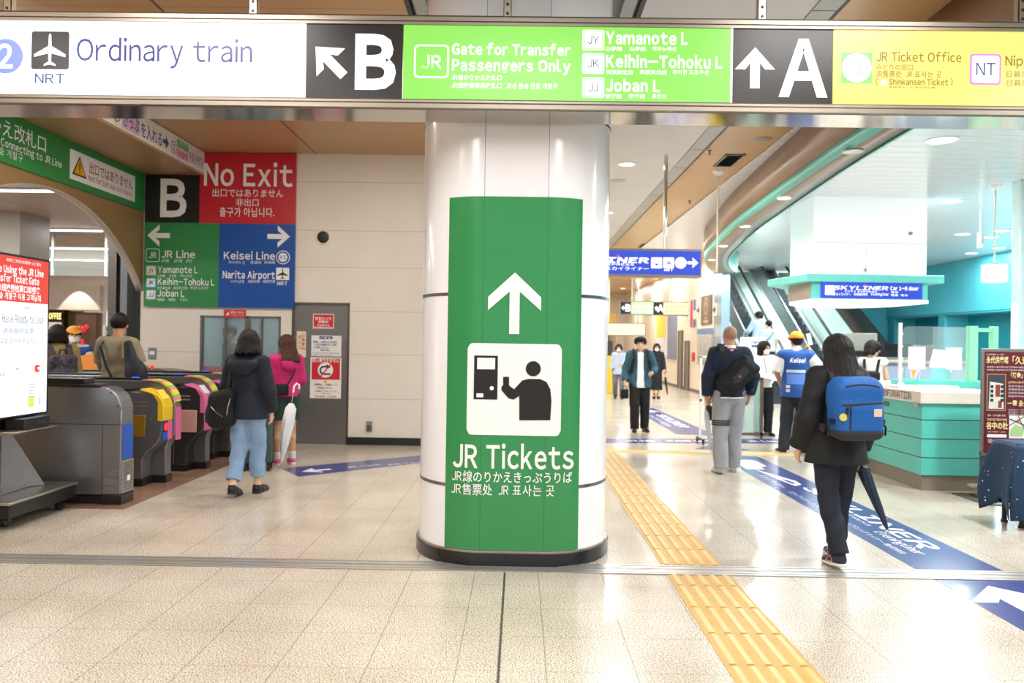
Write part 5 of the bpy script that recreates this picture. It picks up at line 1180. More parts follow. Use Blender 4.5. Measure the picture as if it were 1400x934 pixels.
P = Panel((5.614, 0, 0), (0, -1, 0), (0, 0, 1), .004); P.rect(-q[2], q[3]-.9, -q[0], q[3], M('banner_yellow', 'ecd75a', .5), 1); P.done(o, w=False)
y_, z_ = SX(978, 394, 5.62)
x0, z0 = PX(880, 500, 42.9); x1, z1 = PX(890, 462, 42.9)
tag(obj('poster_sign', box1((x0, 42.97, z0), (x1, 43.004, z1)), M('poster_green2', '7dbb5b', .5, vary=.2)), 'green lettered poster at the far end of the passage', 'poster')
t = thing('yellow_machine', 'yellow vending unit at the far end behind the woman in pale blue', 'machine', (2.75, 24.4, 0))
x1 = PX(837, 530, 24.4)[0]; obj('case', MB().box((x1-.7, 24.4, 0), (x1, 24.9, 1.15)), M('machine_yellow', 'f0d22e', .4), t, w=True, bevel=.02); obj('top_panel', MB().box((x1-.7, 24.42, 1.15), (x1, 24.9, 1.6)), M('machine_dark', '3a3a3c', .4), t, w=True); obj('slot', box1((x1-.5, 24.39, .5), (x1-.2, 24.4, .8)), black, t, w=True)
t = thing('shop_stall', 'bright shop front with white shelves at the end of the passage', 'shop', (3.2, 36, 0))
obj('fascia', MB().box((.6, 36, 2.2), (4.35, 36.3, 2.9)), M('ochre_fascia', 'c99d4a', .5), t, w=True); obj('back_wall', MB().box((.6, 37.5, 0), (4.35, 37.6, 2.9)), M('shop_white', 'f3efe6', .5), t, w=True); obj('side_post', MB().box((4.15, 36, 0), (4.35, 37.5, 2.2)), M('shop_post', '8e8474', .5), t, w=True)
for k in range(4): obj('shelf', MB().box((.7, 36.6, .35+k*.45), (4.1, 37.4, .39+k*.45)), white_p, t, w=True)

# ================================================================ platform side behind the gates
def strip(label, x0, x1, y, z):
    t = thing('strip_light', label, 'ceiling light', ((x0+x1)/2, y, z))
    obj('housing', MB().box((x0, y-.07, z-.03), (x1, y+.07, z-.002)), white_p, t, w=True); obj('tube', MB().box((x0+.03, y-.05, z-.045), (x1-.03, y+.05, z-.03)), lamp_e, t, w=True)
    l = bpy.data.lights.new('strip_lamp', 'AREA'); l.shape = 'RECTANGLE'; l.size = x1-x0; l.size_y = .1; l.energy = 210; l.color = NEUT
    lo = bpy.data.objects.new('strip_lamp', l); COL.objects.link(lo); lo.location = ((x0+x1)/2, y, z-.05)
strip('long ceiling strip light nearest the tan arch', -14, -6.95, 11.85, 3.7)
strip('second ceiling strip light seen through the arch', -14, -7.6, 16.2, 3.7)
strip('third ceiling strip light seen low through the arch', -16, -8.5, 22.5, 3.7)
strip('ceiling strip light hidden behind the upper arch wall', -12, -6.5, 8.3, 3.7)
t = thing('smoke_barrier', 'hanging glass barrier with pale posts under the platform ceiling', 'barrier', (-9.5, 17, 3.0)); SY_ = 17
zt_ = PX(100, 340, SY_)[1]; zb2 = PX(100, 377, SY_)[1]
obj('rail', MB().box((PX(27, 340, SY_)[0], SY_, zt_-.03), (PX(160, 340, SY_)[0], SY_+.05, zt_+.03)), M('barrier_rail', 'a9b1b4', .4), t, w=True); obj('rail', MB().box((PX(27, 340, SY_)[0], SY_, 3.68), (PX(160, 340, SY_)[0], SY_+.05, 3.72)), M('barrier_rail', '', .4), t, w=True)
for px, m in ((72, M('barrier_post', 'b5bcc0', .4)), (145, white_p)): x_ = PX(px, 350, SY_)[0]; obj('post', MB().box((x_-.025, SY_-.01, zb2), (x_+.025, SY_+.04, 3.7)), m, t, w=True)
obj('glass', MB().box((PX(27, 340, SY_)[0], SY_+.02, zb2), (PX(160, 340, SY_)[0], SY_+.03, zt_)), glass, t, w=True)
SY_ = 21.5
t = thing('coffee_shop', 'dark coffee shop front with a lit yellow sign seen through the arch', 'shop', (-13, SY_, 0))
X_ = lambda p: PX(p, 450, SY_)[0]; Z_ = lambda y: PX(100, y, SY_)[1]
dk = M('shop_dark_wood', '3c2b1e', .4); bz = M('shop_bronze_panel', '7a5e4b', .3, metal=.4, vary=.1)
obj('front_panel', MB().box((-17, SY_, 0), (X_(87), SY_+.3, Z_(424))), dk, t, w=True); obj('bronze_panel', MB().box((X_(106), SY_-.1, 0), (X_(134), SY_+.3, Z_(427))), bz, t, w=True); obj('recess', MB().box((X_(87), SY_+.2, 0), (X_(106), SY_+.3, Z_(425))), M('shop_olive', '6a5a1e', .4), t, w=True)
obj('fascia', MB().box((-17, SY_-.15, Z_(424)), (X_(140), SY_+.3, Z_(390))), M('shop_fascia', 'eadccb', .5), t, w=True)
sg = obj('lit_sign', MB().box((X_(64), SY_-.06, Z_(437)), (X_(86), SY_, Z_(429))), M('shop_sign_dark', '2a2012', .4), t, w=True); P = newp(SY_-.06, .004); P.text('COFFEE', X_(64.5), Z_(437), .17, emi('lit_coffee', 'ffe98a', 1.6), w=X_(85.5)-X_(64.5), bold=.05); P.done(sg)
for y_ in (445, 462): obj('window', MB().box((X_(66), SY_-.03, Z_(y_+9)), (X_(84), SY_, Z_(y_-4))), emi('shop_glow', 'f1e6cf', .7), t, w=True)
mb = MB()
for dx, dz, r in ((112, 448, .06), (117, 450, .09), (122, 447, .07), (116, 466, .06), (117, 471, .06)): mb.ball((X_(dx), SY_-.14, Z_(dz)), r)
obj('red_lantern', mb, emi('lantern_red', 'e23c40', .9), t, w=True)
t = thing('white_shop_wall', 'pale shop wall with a lit green and white panel seen behind the olive shirt', 'shop', (X_(150), SY_, 0))
obj('wall_panel', MB().box((X_(140), SY_, 0), (X_(183), SY_+.2, Z_(385))), M('shop_pale_wall', 'efe7de', .5), t, w=True); obj('lit_panel', MB().box((X_(147), SY_-.05, Z_(446)), (X_(162), SY_, Z_(425))), emi('panel_white', 'ffffff', 1.2), t, w=True); obj('green_panel', MB().box((X_(146), SY_-.05, Z_(452)), (X_(150), SY_, Z_(445))), M('shop_green', '3aa04c', .5), t, w=True); obj('poster', MB().box((X_(145.5), SY_-.05, Z_(468)), (X_(152), SY_, Z_(453))), M('shop_poster', '9fc6c9', .5, vary=.3), t, w=True)
l = bpy.data.lights.new('shop_spot', 'SPOT'); l.energy = 130; l.spot_size = R(70); l.color = WARM; lo = bpy.data.objects.new('shop_spot', l); COL.objects.link(lo); lo.location = (X_(112), SY_-.55, 3.3)
# ================================================================ people: smooth bodies from blended tapered limbs
def A3(p): return np.array(p, dtype=float)
class SD:
    """signed-distance block; parts are blended with smooth unions, then skinned by surface nets"""
    def __init__(s, lo, hi, h):
        s.h = h; s.lo = A3(lo); n = np.ceil((A3(hi)-s.lo)/h).astype(int)+1; s.n = n
        s.ax = [s.lo[i]+h*np.arange(n[i]) for i in range(3)]
        s.D = np.full(n, 9.0)
    def sub(s, lo, hi, m):
        a = np.clip(np.floor((A3(lo)-m-s.lo)/s.h).astype(int), 0, s.n); b = np.clip(np.ceil((A3(hi)+m-s.lo)/s.h).astype(int)+1, 0, s.n)
        if (b <= a).any(): return None, None
        sl = tuple(slice(a[i], b[i]) for i in range(3))
        G = np.meshgrid(*[s.ax[i][sl[i]] for i in range(3)], indexing='ij')
        return sl, np.stack(G, -1)
    def un(s, sl, d, k):
        e = s.D[sl]
        if k <= 0: s.D[sl] = np.minimum(e, d); return
        hh = np.clip(.5+.5*(e-d)/k, 0, 1); s.D[sl] = e*(1-hh)+d*hh-k*hh*(1-hh)
    def cone(s, a, b, ra, rb, k=.02, sy=1, cut=None, fl=0):
        a, b = A3(a), A3(b); r = max(ra, rb)
        sl, P = s.sub(np.minimum(a, b)-r*max(1, sy), np.maximum(a, b)+r*max(1, sy), k+3*s.h)
        if sl is None: return s
        q = P-a; ab = b-a
        if sy != 1:
            w = A3((1, 1/sy, 1)); q = q*w; ab = ab*w
        t = np.clip((q@ab)/max(ab@ab, 1e-9), 0, 1)
        d = np.linalg.norm(q-t[..., None]*ab, axis=-1)-(ra+(rb-ra)*t)
        if fl:
            x_, y_, z_ = P[..., 0], P[..., 1], P[..., 2]
            d = d+fl*(.55*np.sin(19*z_+23*x_+2.2*np.sin(13*y_+9*z_))*np.cos(12*y_-7*z_+5*x_)+.45*np.sin(31*x_-16*y_+11*z_+1.7*np.sin(17*z_))*np.sin(9*z_+14*y_))
        if cut is not None:
            n = A3(cut[1]); n = n/np.linalg.norm(n); d = np.maximum(d, (P-A3(cut[0]))@n)
        s.un(sl, d*min(1, sy), k); return s
    def ell(s, c, r, k=.02, rot=None):
        c, r = A3(c), A3(r); m = r.max()
        sl, P = s.sub(c-m, c+m, k+3*s.h)
        if sl is None: return s
        q = P-c
        if rot is not None: q = q@np.array(rot)
        k0 = np.linalg.norm(q/r, axis=-1); k1 = np.linalg.norm(q/(r*r), axis=-1)
        s.un(sl, k0*(k0-1)/np.maximum(k1, 1e-6), k); return s
    def rbox(s, c, r, rd, k=.02, rot=None):
        c, r = A3(c), A3(r); m = np.linalg.norm(r)
        sl, P = s.sub(c-m, c+m, k+3*s.h)
        if sl is None: return s
        q = P-c
        if rot is not None: q = q@np.array(rot)
        q = np.abs(q)-(r-rd)
        d = np.linalg.norm(np.maximum(q, 0), axis=-1)+np.minimum(q.max(-1), 0)-rd
        s.un(sl, d, k); return s
    def full(s): return np.stack(np.meshgrid(*s.ax, indexing='ij'), -1)
    def plane(s, p, n):                 # keep the side against n
        n = A3(n); n = n/np.linalg.norm(n)
        d = (s.ax[0]-p[0])[:, None, None]*n[0]+(s.ax[1]-p[1])[None, :, None]*n[1]+(s.ax[2]-p[2])[None, None, :]*n[2]
        s.D = np.maximum(s.D, d); return s
    def minus_ell(s, c, r, rot=None, k=.01):
        c, r = A3(c), A3(r); P = s.full()-c
        if rot is not None: P = P@np.array(rot)
        k0 = np.linalg.norm(P/r, axis=-1); k1 = np.linalg.norm(P/(r*r), axis=-1); d = -(k0*(k0-1)/np.maximum(k1, 1e-6))
        hh = np.clip(.5-.5*(s.D-d)/k, 0, 1); s.D = s.D*(1-hh)+d*hh+k*hh*(1-hh); return s
    def wob(s, amp, f=(9, 11, 7)):
        P = s.full(); s.D = s.D+amp*(np.sin(f[0]*P[..., 0]+1.3*np.sin(7*P[..., 2]))*np.sin(f[1]*P[..., 1]+1)+np.sin(f[2]*P[..., 2]+5*P[..., 0])); return s
    def mesh(s):
        D = s.D; n = D.shape; S = D < 0
        cor = [(i, j, k) for i in (0, 1) for j in (0, 1) for k in (0, 1)]
        cnt = sum(S[i:n[0]-1+i, j:n[1]-1+j, k:n[2]-1+k].astype(np.int8) for i, j, k in cor)
        act = np.argwhere((cnt > 0) & (cnt < 8))
        if not len(act): return np.zeros((0, 3)), []
        idx = -np.ones(tuple(x-1 for x in n), int); idx[tuple(act.T)] = np.arange(len(act))
        V = np.zeros((len(act), 3)); W = np.zeros(len(act)); val = {c: D[tuple((act+A3(c).astype(int)).T)] for c in cor}
        for c in cor:
            for ax in range(3):
                if c[ax]: continue
                e = list(c); e[ax] = 1; e = tuple(e); d0, d1 = val[c], val[e]; m = (d0 < 0) != (d1 < 0)
                t = np.where(m, d0/np.where(m, d0-d1, 1), 0); p = np.tile(A3(c), (len(act), 1)); p[:, ax] += t
                V[m] += p[m]; W[m] += 1
        V = s.lo+(act+V/W[:, None])*s.h
        F = []
        for ax in range(3):
            o = [0, 0, 0]; o[ax] = 1; b, c = [(1, 2), (2, 0), (0, 1)][ax]
            s0 = S[tuple(slice(0, n[i]-(1 if i == ax else 0)) for i in range(3))]; s1 = S[tuple(slice(1 if i == ax else 0, n[i]) for i in range(3))]
            E = np.argwhere(s0 != s1)
            E = E[(E[:, b] > 0) & (E[:, c] > 0) & (E[:, b] < n[b]-1) & (E[:, c] < n[c]-1)]
            if not len(E): continue
            q = []
            for db, dc in ((1, 1), (0, 1), (0, 0), (1, 0)):
                G = E.copy(); G[:, b] -= db; G[:, c] -= dc; q.append(idx[tuple(G.T)])
            q = np.stack(q, 1); fl = ~s0[tuple(E.T)]; q[fl] = q[fl][:, ::-1]
            F += [tuple(r) for r in q if (r >= 0).all()]
        return V, F
def addsd(mb, sd, mi=0):
    V, F = sd.mesh()
    if len(V): mb.add([tuple(v) for v in V], F, mi, True)
    return mb
skin_l = M('skin_light', 'e3b594', .5, vary=.03); skin_t = M('skin_tan', 'cf9a78', .5, vary=.03); hair_k = M('hair_black', '120e0d', .5, vary=0, spec=.25); hair_b = M('hair_brown', '3a2118', .5, vary=0, spec=.3)
for m_, c0, c1 in ((hair_k, '0b0908', '2a211d'), (hair_b, '2c1811', '5a3828')):     # fine strands running downwards
    g = NG(m_); mp = g.nt.nodes.new('ShaderNodeMapping'); mp.inputs['Scale'].default_value = (1, 1, .1); g.link(g.tc.outputs['Object'], mp.inputs[0])
    nz = g.nt.nodes.new('ShaderNodeTexNoise'); nz.inputs['Scale'].default_value = 150; nz.inputs['Detail'].default_value = 3; g.link(mp.outputs[0], nz.inputs['Vector'])
    g.color(g.ramp(nz.outputs['Fac'], [(.35, c0), (.7, c1)])); g.bump(nz.outputs['Fac'], .7, .01)
mask_w = M('mask_white', 'f1eff0', .6); eye_m = M('eye_dark', '1c1512', .3, vary=0); lip_m = M('lips', 'b7675c', .5, vary=0)
def lerp(a, b, t): return tuple(x+(y-x)*t for x, y in zip(a, b))
class Person:
    """stands at loc facing local -Y turned by rz; joint places in metres for a 1.70 m body, scaled to height"""
    J0 = dict(head=(0, -.015, 1.585), neck=(0, .012, 1.41), chest=(0, .01, 1.26), waist=(0, .0, 1.07), pelvis=(0, .0, .94), shL=(.168, .01, 1.385), elL=(.215, .03, 1.11), wrL=(.215, -.05, .88), hipL=(.088, 0, .91),
              knL=(.095, -.015, .49), anL=(.098, .015, .085), toL=(.11, -.14, .03))
    def __init__(s, label, loc, rz, height, skin, h=.010, turn=0, nod=0, J={}, fingers='relax', bare_legs=False, female=False):
        s.t = thing('person', label, 'person', loc, rz); s.k = height/1.70; s.h = h; s.skin = skin
        j = dict(s.J0)
        for n in list(j):
            if n.endswith('L'): v = j[n]; j[n[:-1]+'R'] = (-v[0], v[1], v[2])
        if female:
            for n in ('shL', 'shR'): v = j[n]; j[n] = (v[0]*.90, v[1], v[2])
        j.update(J); s.j = j; s.turn, s.nod = turn, nod
        s.hm = np.array(Matrix.Rotation(turn, 3, 'Z') @ Matrix.Rotation(nod, 3, 'X'))
        s.fw = .92 if female else 1.0
        mb = MB()
        sd = s.grid()
        # torso core, neck, limbs
        sd.cone(j['chest'], j['waist'], .125*s.fw, .11*s.fw, .05, .66).cone(j['waist'], j['pelvis'], .11, .125, .05, .7).cone(j['shL'], j['shR'], .045, .045, .05)
        sd.cone(lerp(j['neck'], j['chest'], .15), s.hp((0, .02, -.06)), .058*s.fw, .05*s.fw, .03)
        for q in 'LR':
            sd.cone(j['sh'+q], j['el'+q], .044*s.fw, .037*s.fw, .02).cone(j['el'+q], j['wr'+q], .039*s.fw, .026*s.fw, .012)
            sd.cone(j['hip'+q], j['kn'+q], .082, .052, .03).cone(j['kn'+q], lerp(j['kn'+q], j['an'+q], .35), .05, .052, .02).cone(lerp(j['kn'+q], j['an'+q], .35), j['an'+q], .052, .034, .02)
            sd.cone(j['an'+q], lerp(j['an'+q], j['to'+q], .6), .034, .026, .02)
        addsd(mb, sd)
        c = A3(j['head']); hd = SD(c-.17, c+.17, min(h, .007)); s.head_shape(hd); addsd(mb, hd)
        for e in (-1, 1):
            s._ball(mb, (e*.032, -.079, .010), .0115, 1); s._ball(mb, (e*.032, -.086, .0335), (.018, .005, .0035), 1)
        s._ball(mb, (0, -.083, -.062), (.021, .007, .006), 2)
        for q in 'LR': s.hand(mb, q, fingers if isinstance(fingers, str) else fingers.get(q, 'relax'))
        s.body = s.put('body', mb, [skin, eye_m, lip_m])
    def hp(s, p): return tuple(A3(s.j['head'])+s.hm@A3(p))
    def grid(s, m=0.0, lo=None, hi=None):
        P = np.array(list(s.j.values())); a = P.min(0)-.26; b = P.max(0)+.26; a[2] = max(a[2], -.03)
        if lo is not None: a[2] = lo
        if hi is not None: b[2] = hi
        return SD(a, b, s.h)
    def _ball(s, mb, p, r, mi):
        r = (r, r, r) if not isinstance(r, tuple) else r
        t = MB().ball((0, 0, 0), 1, seg=12, sc=r)
        mb.add([s.hp(A3(p)+A3(v)) for v in t.v], t.f, mi, True)
    def head_shape(s, hd):
        R_ = s.hm
        hd.ell(s.hp((0, .012, .022)), (.074, .094, .088), .02, R_).ell(s.hp((0, -.018, -.045)), (.058, .070, .066), .03, R_).ell(s.hp((0, -.05, -.085)), (.03, .03, .026), .03, R_)
        hd.cone(s.hp((0, -.088, .012)), s.hp((0, -.104, -.022)), .008, .014, .014)
        for e in (-1, 1):
            hd.ell(s.hp((e*.076, .008, -.008)), (.011, .021, .032), .006, R_); hd.ell(s.hp((e*.033, -.083, .032)), (.024, .010, .007), .014, R_)
        hd.cone(s.hp((0, .02, -.06)), lerp(s.j['neck'], s.j['chest'], .1), .048*s.fw, .055*s.fw, .02)
    def put(s, name, mb, mats, label=None, bevel=0):
        mb.v = [(v[0]*s.k, v[1]*s.k, v[2]*s.k) for v in mb.v]
        o = obj(name, mb, mats, s.t, fixn=False, angle=60)
        if label: o['label'] = label
        return o
    def hand(s, mb, q, mode):
        w, e = A3(s.j['wr'+q]), A3(s.j['el'+q]); d = w-e; d /= np.linalg.norm(d)
        inn = A3((-1 if q == 'L' else 1, 0, 0)); up = A3((0, -1, 0)); th = up-d*(up@d)
        if np.linalg.norm(th) < .3: th = A3((0, 0, 1))-d*d[2]
        th /= np.linalg.norm(th); pal = np.cross(d, th); pal *= np.sign(pal@inn) or 1
        hs = SD(w-.16, w+.16, .0042 if s.h <= .0105 else .006); P = lambda a, b, c: w+d*a+th*b+pal*c
        hs.cone(w-d*.03, P(.015, 0, 0), .026*s.fw, .023*s.fw, .01); hs.cone(P(.03, .018, 0), P(.085, .026, 0), .014, .013, .016).cone(P(.03, -.014, 0), P(.082, -.024, 0), .014, .012, .016).cone(P(.025, .0, 0), P(.088, .002, .0), .015, .013, .016)
        bend = {'relax': (.25, .55), 'grip': (1.15, 1.5), 'flat': (.05, .1)}[mode]
        for i, (o_, L_) in enumerate(((.029, .074), (.010, .083), (-.009, .077), (-.026, .060))):
            a = P(.088-(i == 3)*.006, o_, 0); b1, b2 = bend; sp = (1.5-i)*.05
            d1 = d*math.cos(b1)+pal*math.sin(b1)+th*sp*.6; m = a+d1*L_*.5; d2 = d*math.cos(b1+b2)+pal*math.sin(b1+b2)
            hs.cone(a-d*.012, m, .0088, .0078, .003).cone(m, m+d2*L_*.5, .0078, .0062, .003)
        a = P(.022, .024, .004); m = a+(d*.55+th*.7+pal*.35)*.042; hs.cone(a, m, .013, .0095, .008).cone(m, m+(d*.8+th*.15+pal*(.5 if mode != 'flat' else .1))*.034, .0095, .0072, .004)
        addsd(mb, hs)
    # ---- clothing
    def top(s, name, mat, hem=.86, sleeve=1.0, puff=.018, flare=.0, arm=.0, collar=0, fold=.004, open_front=None, label=None, cuff=None, body=0):
        j = s.j; sd = s.grid(lo=hem-.1, hi=1.75); f = s.fw
        wa = j['waist']; pe = j['pelvis']; hemc = (pe[0], pe[1], hem-.04)
        sd.cone(j['chest'], wa, .15*f+puff+body, .135*f+puff+body, .05, .70, fl=fold).cone(wa, lerp(wa, hemc, .5), .135*f+puff+body, .15*f+puff+body+flare*.5, .04, .74, fl=fold).cone(lerp(wa, hemc, .5), hemc, .15*f+puff+body+flare*.5, .158*f+puff+body+flare, .03, .76, fl=fold)
        ch = lerp(j['neck'], j['chest'], .45)
        sd.cone(j['shL'], j['shR'], .052+puff*.6, .052+puff*.6, .06).cone(lerp(j['shL'], ch, .45), lerp(j['shR'], ch, .45), .075+puff*.6, .075+puff*.6, .05, .9)
        sd.plane((0, 0, hem), (0, 0, -1))
        ra = .050*f+puff*.7+arm
        for q in 'LR':
            sl = sleeve if not isinstance(sleeve, dict) else sleeve[q]
            a, b, c = A3(j['sh'+q]), A3(j['el'+q]), A3(j['wr'+q])
            if sl <= .5:
                e = a+(b-a)*sl*2; sd.cone(a, e+(b-a)*.05, ra+.004, ra*(1-.1*sl)+.006, .03, cut=(e, b-a), fl=fold)
            else:
                e = b+(c-b)*(sl-.5)*2; sd.cone(a, b, ra+.004, ra-.004, .035, fl=fold).cone(b, e+(c-b)*.06, ra-.004, ra-.013+arm*.2, .02, cut=(e, c-b), fl=fold)
        if collar: sd.cone(lerp(j['neck'], j['chest'], .25), lerp(j['neck'], j['head'], .2+collar), .074*f+puff*.3, .066*f+puff*.3, .03)
        n = A3(s.hp((0, .0, 0)))
        P0 = A3(lerp(j['neck'], j['head'], .24+collar*.8)); sd.plane(P0, A3(j['head'])-A3(j['neck'])+A3((0, -.05, 0)))
        mb = addsd(MB(), sd); return s.put(name, mb, mat, label)
    def trousers(s, mat, hem=.06, wide=.0, name='trousers', fold=.004, top=1.0, label=None, ank=.0):
        j = s.j; sd = s.grid(hi=top+.1)
        pe = j['pelvis']; wa = lerp(pe, j['waist'], .4)
        sd.cone(wa, pe, .142*s.fw+wide*.3, .155+wide*.3, .04, .74).cone(pe, (pe[0], pe[1], pe[2]-.05), .15+wide*.3, .14, .04, .76)
        for q in 'LR':
            hp, kn, an = A3(j['hip'+q]), A3(j['kn'+q]), A3(j['an'+q])
            sd.cone(hp, kn, .095+wide*.6, .066+wide, .035, fl=fold)
            e = kn+(an-kn)*np.clip((kn[2]-hem)/max(kn[2]-an[2], 1e-3), .1, 1.12); sd.cone(kn, e+(an-kn)*.05, .066+wide, .056+wide+ank, .02, cut=(e, an-kn), fl=fold*1.4)
        sd.plane((0, 0, top), (0, 0, 1)); return s.put(name, addsd(MB(), sd), mat, label)
    def shorts(s, mat, hem=.62):
        j = s.j; sd = s.grid(lo=.3, hi=1.1); pe = j['pelvis']; sd.cone(lerp(pe, j['waist'], .4), pe, .145, .16, .04, .75)
        for q in 'LR': hp, kn = A3(j['hip'+q]), A3(j['kn'+q]); e = hp+(kn-hp)*((hp[2]-hem)/(hp[2]-kn[2])); sd.cone(hp, e+(kn-hp)*.05, .105, .105, .03, cut=(e, kn-hp), fl=.004)
        return s.put('shorts', addsd(MB(), sd), mat)
    def skirt(s, mat, hem=.25, r1=.22):
        j = s.j; sd = s.grid(lo=.0, hi=1.2); pe = j['pelvis']; sd.cone(j['waist'], pe, .13, .165, .04, .76).cone(pe, (pe[0], pe[1], hem-.1), .165, r1, .03, .8, fl=.012).plane((0, 0, hem), (0, 0, -1)); return s.put('skirt', addsd(MB(), sd), mat)
    def shoes(s, mat, sole=None, accent=None, high=0):
        for q in 'LR':
            a, t = A3(s.j['an'+q]), A3(s.j['to'+q]); dr = t-a; dz = dr[2]; f = A3((dr[0], dr[1], 0)); f /= np.linalg.norm(f)
            heel = A3((a[0], a[1], 0))-f*.035; zb = a[2]-.085; pit = (t[2]-.03-zb)/.22
            L = lambda u, z: heel+f*u+A3((0, 0, zb+z+pit*u))
            sd = SD(np.minimum(heel, t)-.13, np.maximum(heel, t)+A3((.13, .13, .2)), .006)
            sd.cone(L(.02, .045), L(.10, .045), .036, .040, .02).cone(L(.10, .042), L(.215, .026), .042, .032, .02).cone(L(.035, .06), A3(a)+A3((0, 0, .01+high)), .037, .038, .03)
            nrm = A3((0, 0, -1))+f*pit; sd.plane(L(0, .014), nrm)
            sd.plane(A3(a)+A3((0, 0, .015+high)), A3((0, 0, 1)))
            o = s.put('shoe', addsd(MB(), sd), mat)
            so = SD(np.minimum(heel, t)-.13, np.maximum(heel, t)+A3((.13, .13, .1)), .006)
            so.cone(L(.015, .015), L(.10, .015), .040, .044, .01).cone(L(.10, .015), L(.22, .015), .044, .035, .01); so.plane(L(0, .0), nrm).plane(L(0, .024), -nrm)
            ob = s.put('sole', addsd(MB(), so), sole or mat); ob.parent = o
            if accent:
                mb = MB(); sd_ = A3((-f[1], f[0], 0))
                for e in (-1, 1):
                    pts = [L(.06, .03)+sd_*e*.046, L(.10, .075)+sd_*e*.036, L(.15, .035)+sd_*e*.046]; mb.tube([tuple(p) for p in pts+[pts[0]]], .0035, 6)
                oa = s.put('trim', mb, accent); oa.parent = o
    def hair(s, mat, style='short', drop=.16, name='hair', wide=0, cut_front=True, fringe=.055, back=0):
        c = A3(s.j['head']); hd = SD(c-A3((.24, .24, .24+drop)), c+A3((.24, .24, .2)), min(s.h, .008)); R_ = s.hm
        g = .013 if style == 'short' else .025
        hd.ell(s.hp((0, .014, .030)), (.077+g, .097+g, .088+g), .02, R_)
        if style != 'short':
            for e in (-1, 1): hd.cone(s.hp((e*.066, .03, .0)), s.hp((e*(.07+wide), .045+back*.7, -drop-.02)), .048, .040+wide*.5, .03)
            hd.cone(s.hp((0, .055, .0)), s.hp((0, .075+back, -drop-.03)), .085, .065+wide*.5, .04); hd.cone(s.hp((-.06-wide*.6, .06+back, -drop)), s.hp((.06+wide*.6, .06+back, -drop)), .045, .045, .04)
        P = hd.full(); q = (P-c)@R_; an = np.arctan2(q[..., 0], q[..., 1]-.01)
        hd.D = hd.D+.0022*np.sin(46*an+6*np.sin(9*q[..., 2]))+.0016*np.sin(25*an-14*q[..., 2])
        if style != 'short': hd.D = np.maximum(hd.D, -(q[..., 2]+drop+.028+.012*np.sin(31*an)+.008*np.sin(13*an+1)))
        if style == 'short': cutf = np.maximum(-(q[..., 2]+.035+.0*q[..., 1]), -9); hd.D = np.maximum(hd.D, np.where(q[..., 1] > .035, -(q[..., 2]+.07), -(q[..., 2]-.0)))
        fc = np.maximum(np.maximum(np.abs(q[..., 0])-.06, q[..., 1]+.02), q[..., 2]-fringe); hd.D = np.maximum(hd.D, -fc)
        return s.put(name, addsd(MB(), hd), mat)
    def mask(s):
        mb = MB(); n = 10
        def fn(u, v):
            a = (u-.5)*2; b = v; x = .066*a; z = -.10+.088*b-.012*abs(a)*(b-.5)*2; y = -.112+.065*abs(a)**1.8+.015*abs(b-.55)
            return s.hp((x, y, z))
        mb.grid(fn, n, 8)
        for e in (-1, 1):
            for z in (-.03, -.075): mb.tube([s.hp((e*.064, -.052, z)), s.hp((e*.076, -.01, -.01+z*.3)), s.hp((e*.079, .012, -.0))], .0016, 5)
        return s.put('face_mask', mb, mask_w)
    def cap(s, mat, brim=True, name='cap', band=None):
        c = A3(s.j['head']); hd = SD(c-.26, c+.26, min(s.h, .008)); R_ = s.hm
        hd.ell(s.hp((0, .012, .052)), (.098, .116, .088), .01, R_); P = hd.full(); q = (P-c)@R_; hd.D = np.maximum(hd.D, -(q[..., 2]-.038-.15*np.minimum(0, q[..., 1]+.0)*0))
        if brim:
            sl, PP = hd.sub(c-.22, c+.22, 0); qq = (PP-c)@R_; r = np.sqrt((qq[..., 0]/.085)**2+((qq[..., 1]+.085)/.095)**2); d = np.maximum((r-1)*.06, np.abs(qq[..., 2]-.042-.25*(qq[..., 1]+.06)-.9*qq[..., 0]**2*3)-.006); hd.un(sl, d, .006)
        return s.put(name, addsd(MB(), hd), mat)
    def part(s, name, mb, mat, label=None): return s.put(name, mb, mat, label)
    def loc(s, p):                   # place in the hall of a body-frame point
        m = Matrix.Translation(s.t.location) @ Matrix.Rotation(s.t.rotation_euler.z, 4, 'Z')
        return m @ Vector([c*s.k for c in p])
def carried(name, label, cat, pers):  # a carried thing built in the body frame of its bearer, at top level
    t = thing(name, label, cat, pers.t.location.copy(), pers.t.rotation_euler.z); t['_k'] = pers.k; return t
def cput(t, name, mb, mats, **k):
    f = t['_k']; mb.v = [(v[0]*f, v[1]*f, v[2]*f) for v in mb.v]; return obj(name, mb, mats, t, **k)
# ================================================================ the people
jet = M('jacket_black', '0f0f11', .75, vary=.1, vscale=8, bump=.15, bscale=30); nav_tr = M('navy_trousers', '161b29', .8, vary=.1, bump=.15); nav_j = M('navy_jacket', '131b29', .8, vary=.1, bump=.2, bscale=25)
jean = M('pale_jeans', '86a4c4', .85, vary=.16, vscale=10, bump=.2, bscale=40); hotp = M('hot_pink_hoodie', 'c81d6d', .7, vary=.08, bump=.2); dgr = M('dark_green_shorts', '1f3a30', .8, vary=.08)
blk_l = M('black_leather', '0a090a', .4, vary=.1); blk_f = M('black_fabric', '0c0c0e', .8, vary=.12, bump=.25, bscale=60); oliv = M('olive_shirt', '8a8067', .8, vary=.06, bump=.15); teal_j = M('teal_jacket', '2d5566', .75, vary=.1, bump=.2)
wht = M('white_shirt', 'eeeef0', .75, vary=.02, bump=.12); grey_tr = M('grey_sweatpants', '9c9da0', .85, vary=.06, bump=.2); charc = M('charcoal_trousers', '2a2c32', .8, vary=.08); sky = M('sky_shirt', 'b9d2ec', .8, vary=.04, bump=.1)
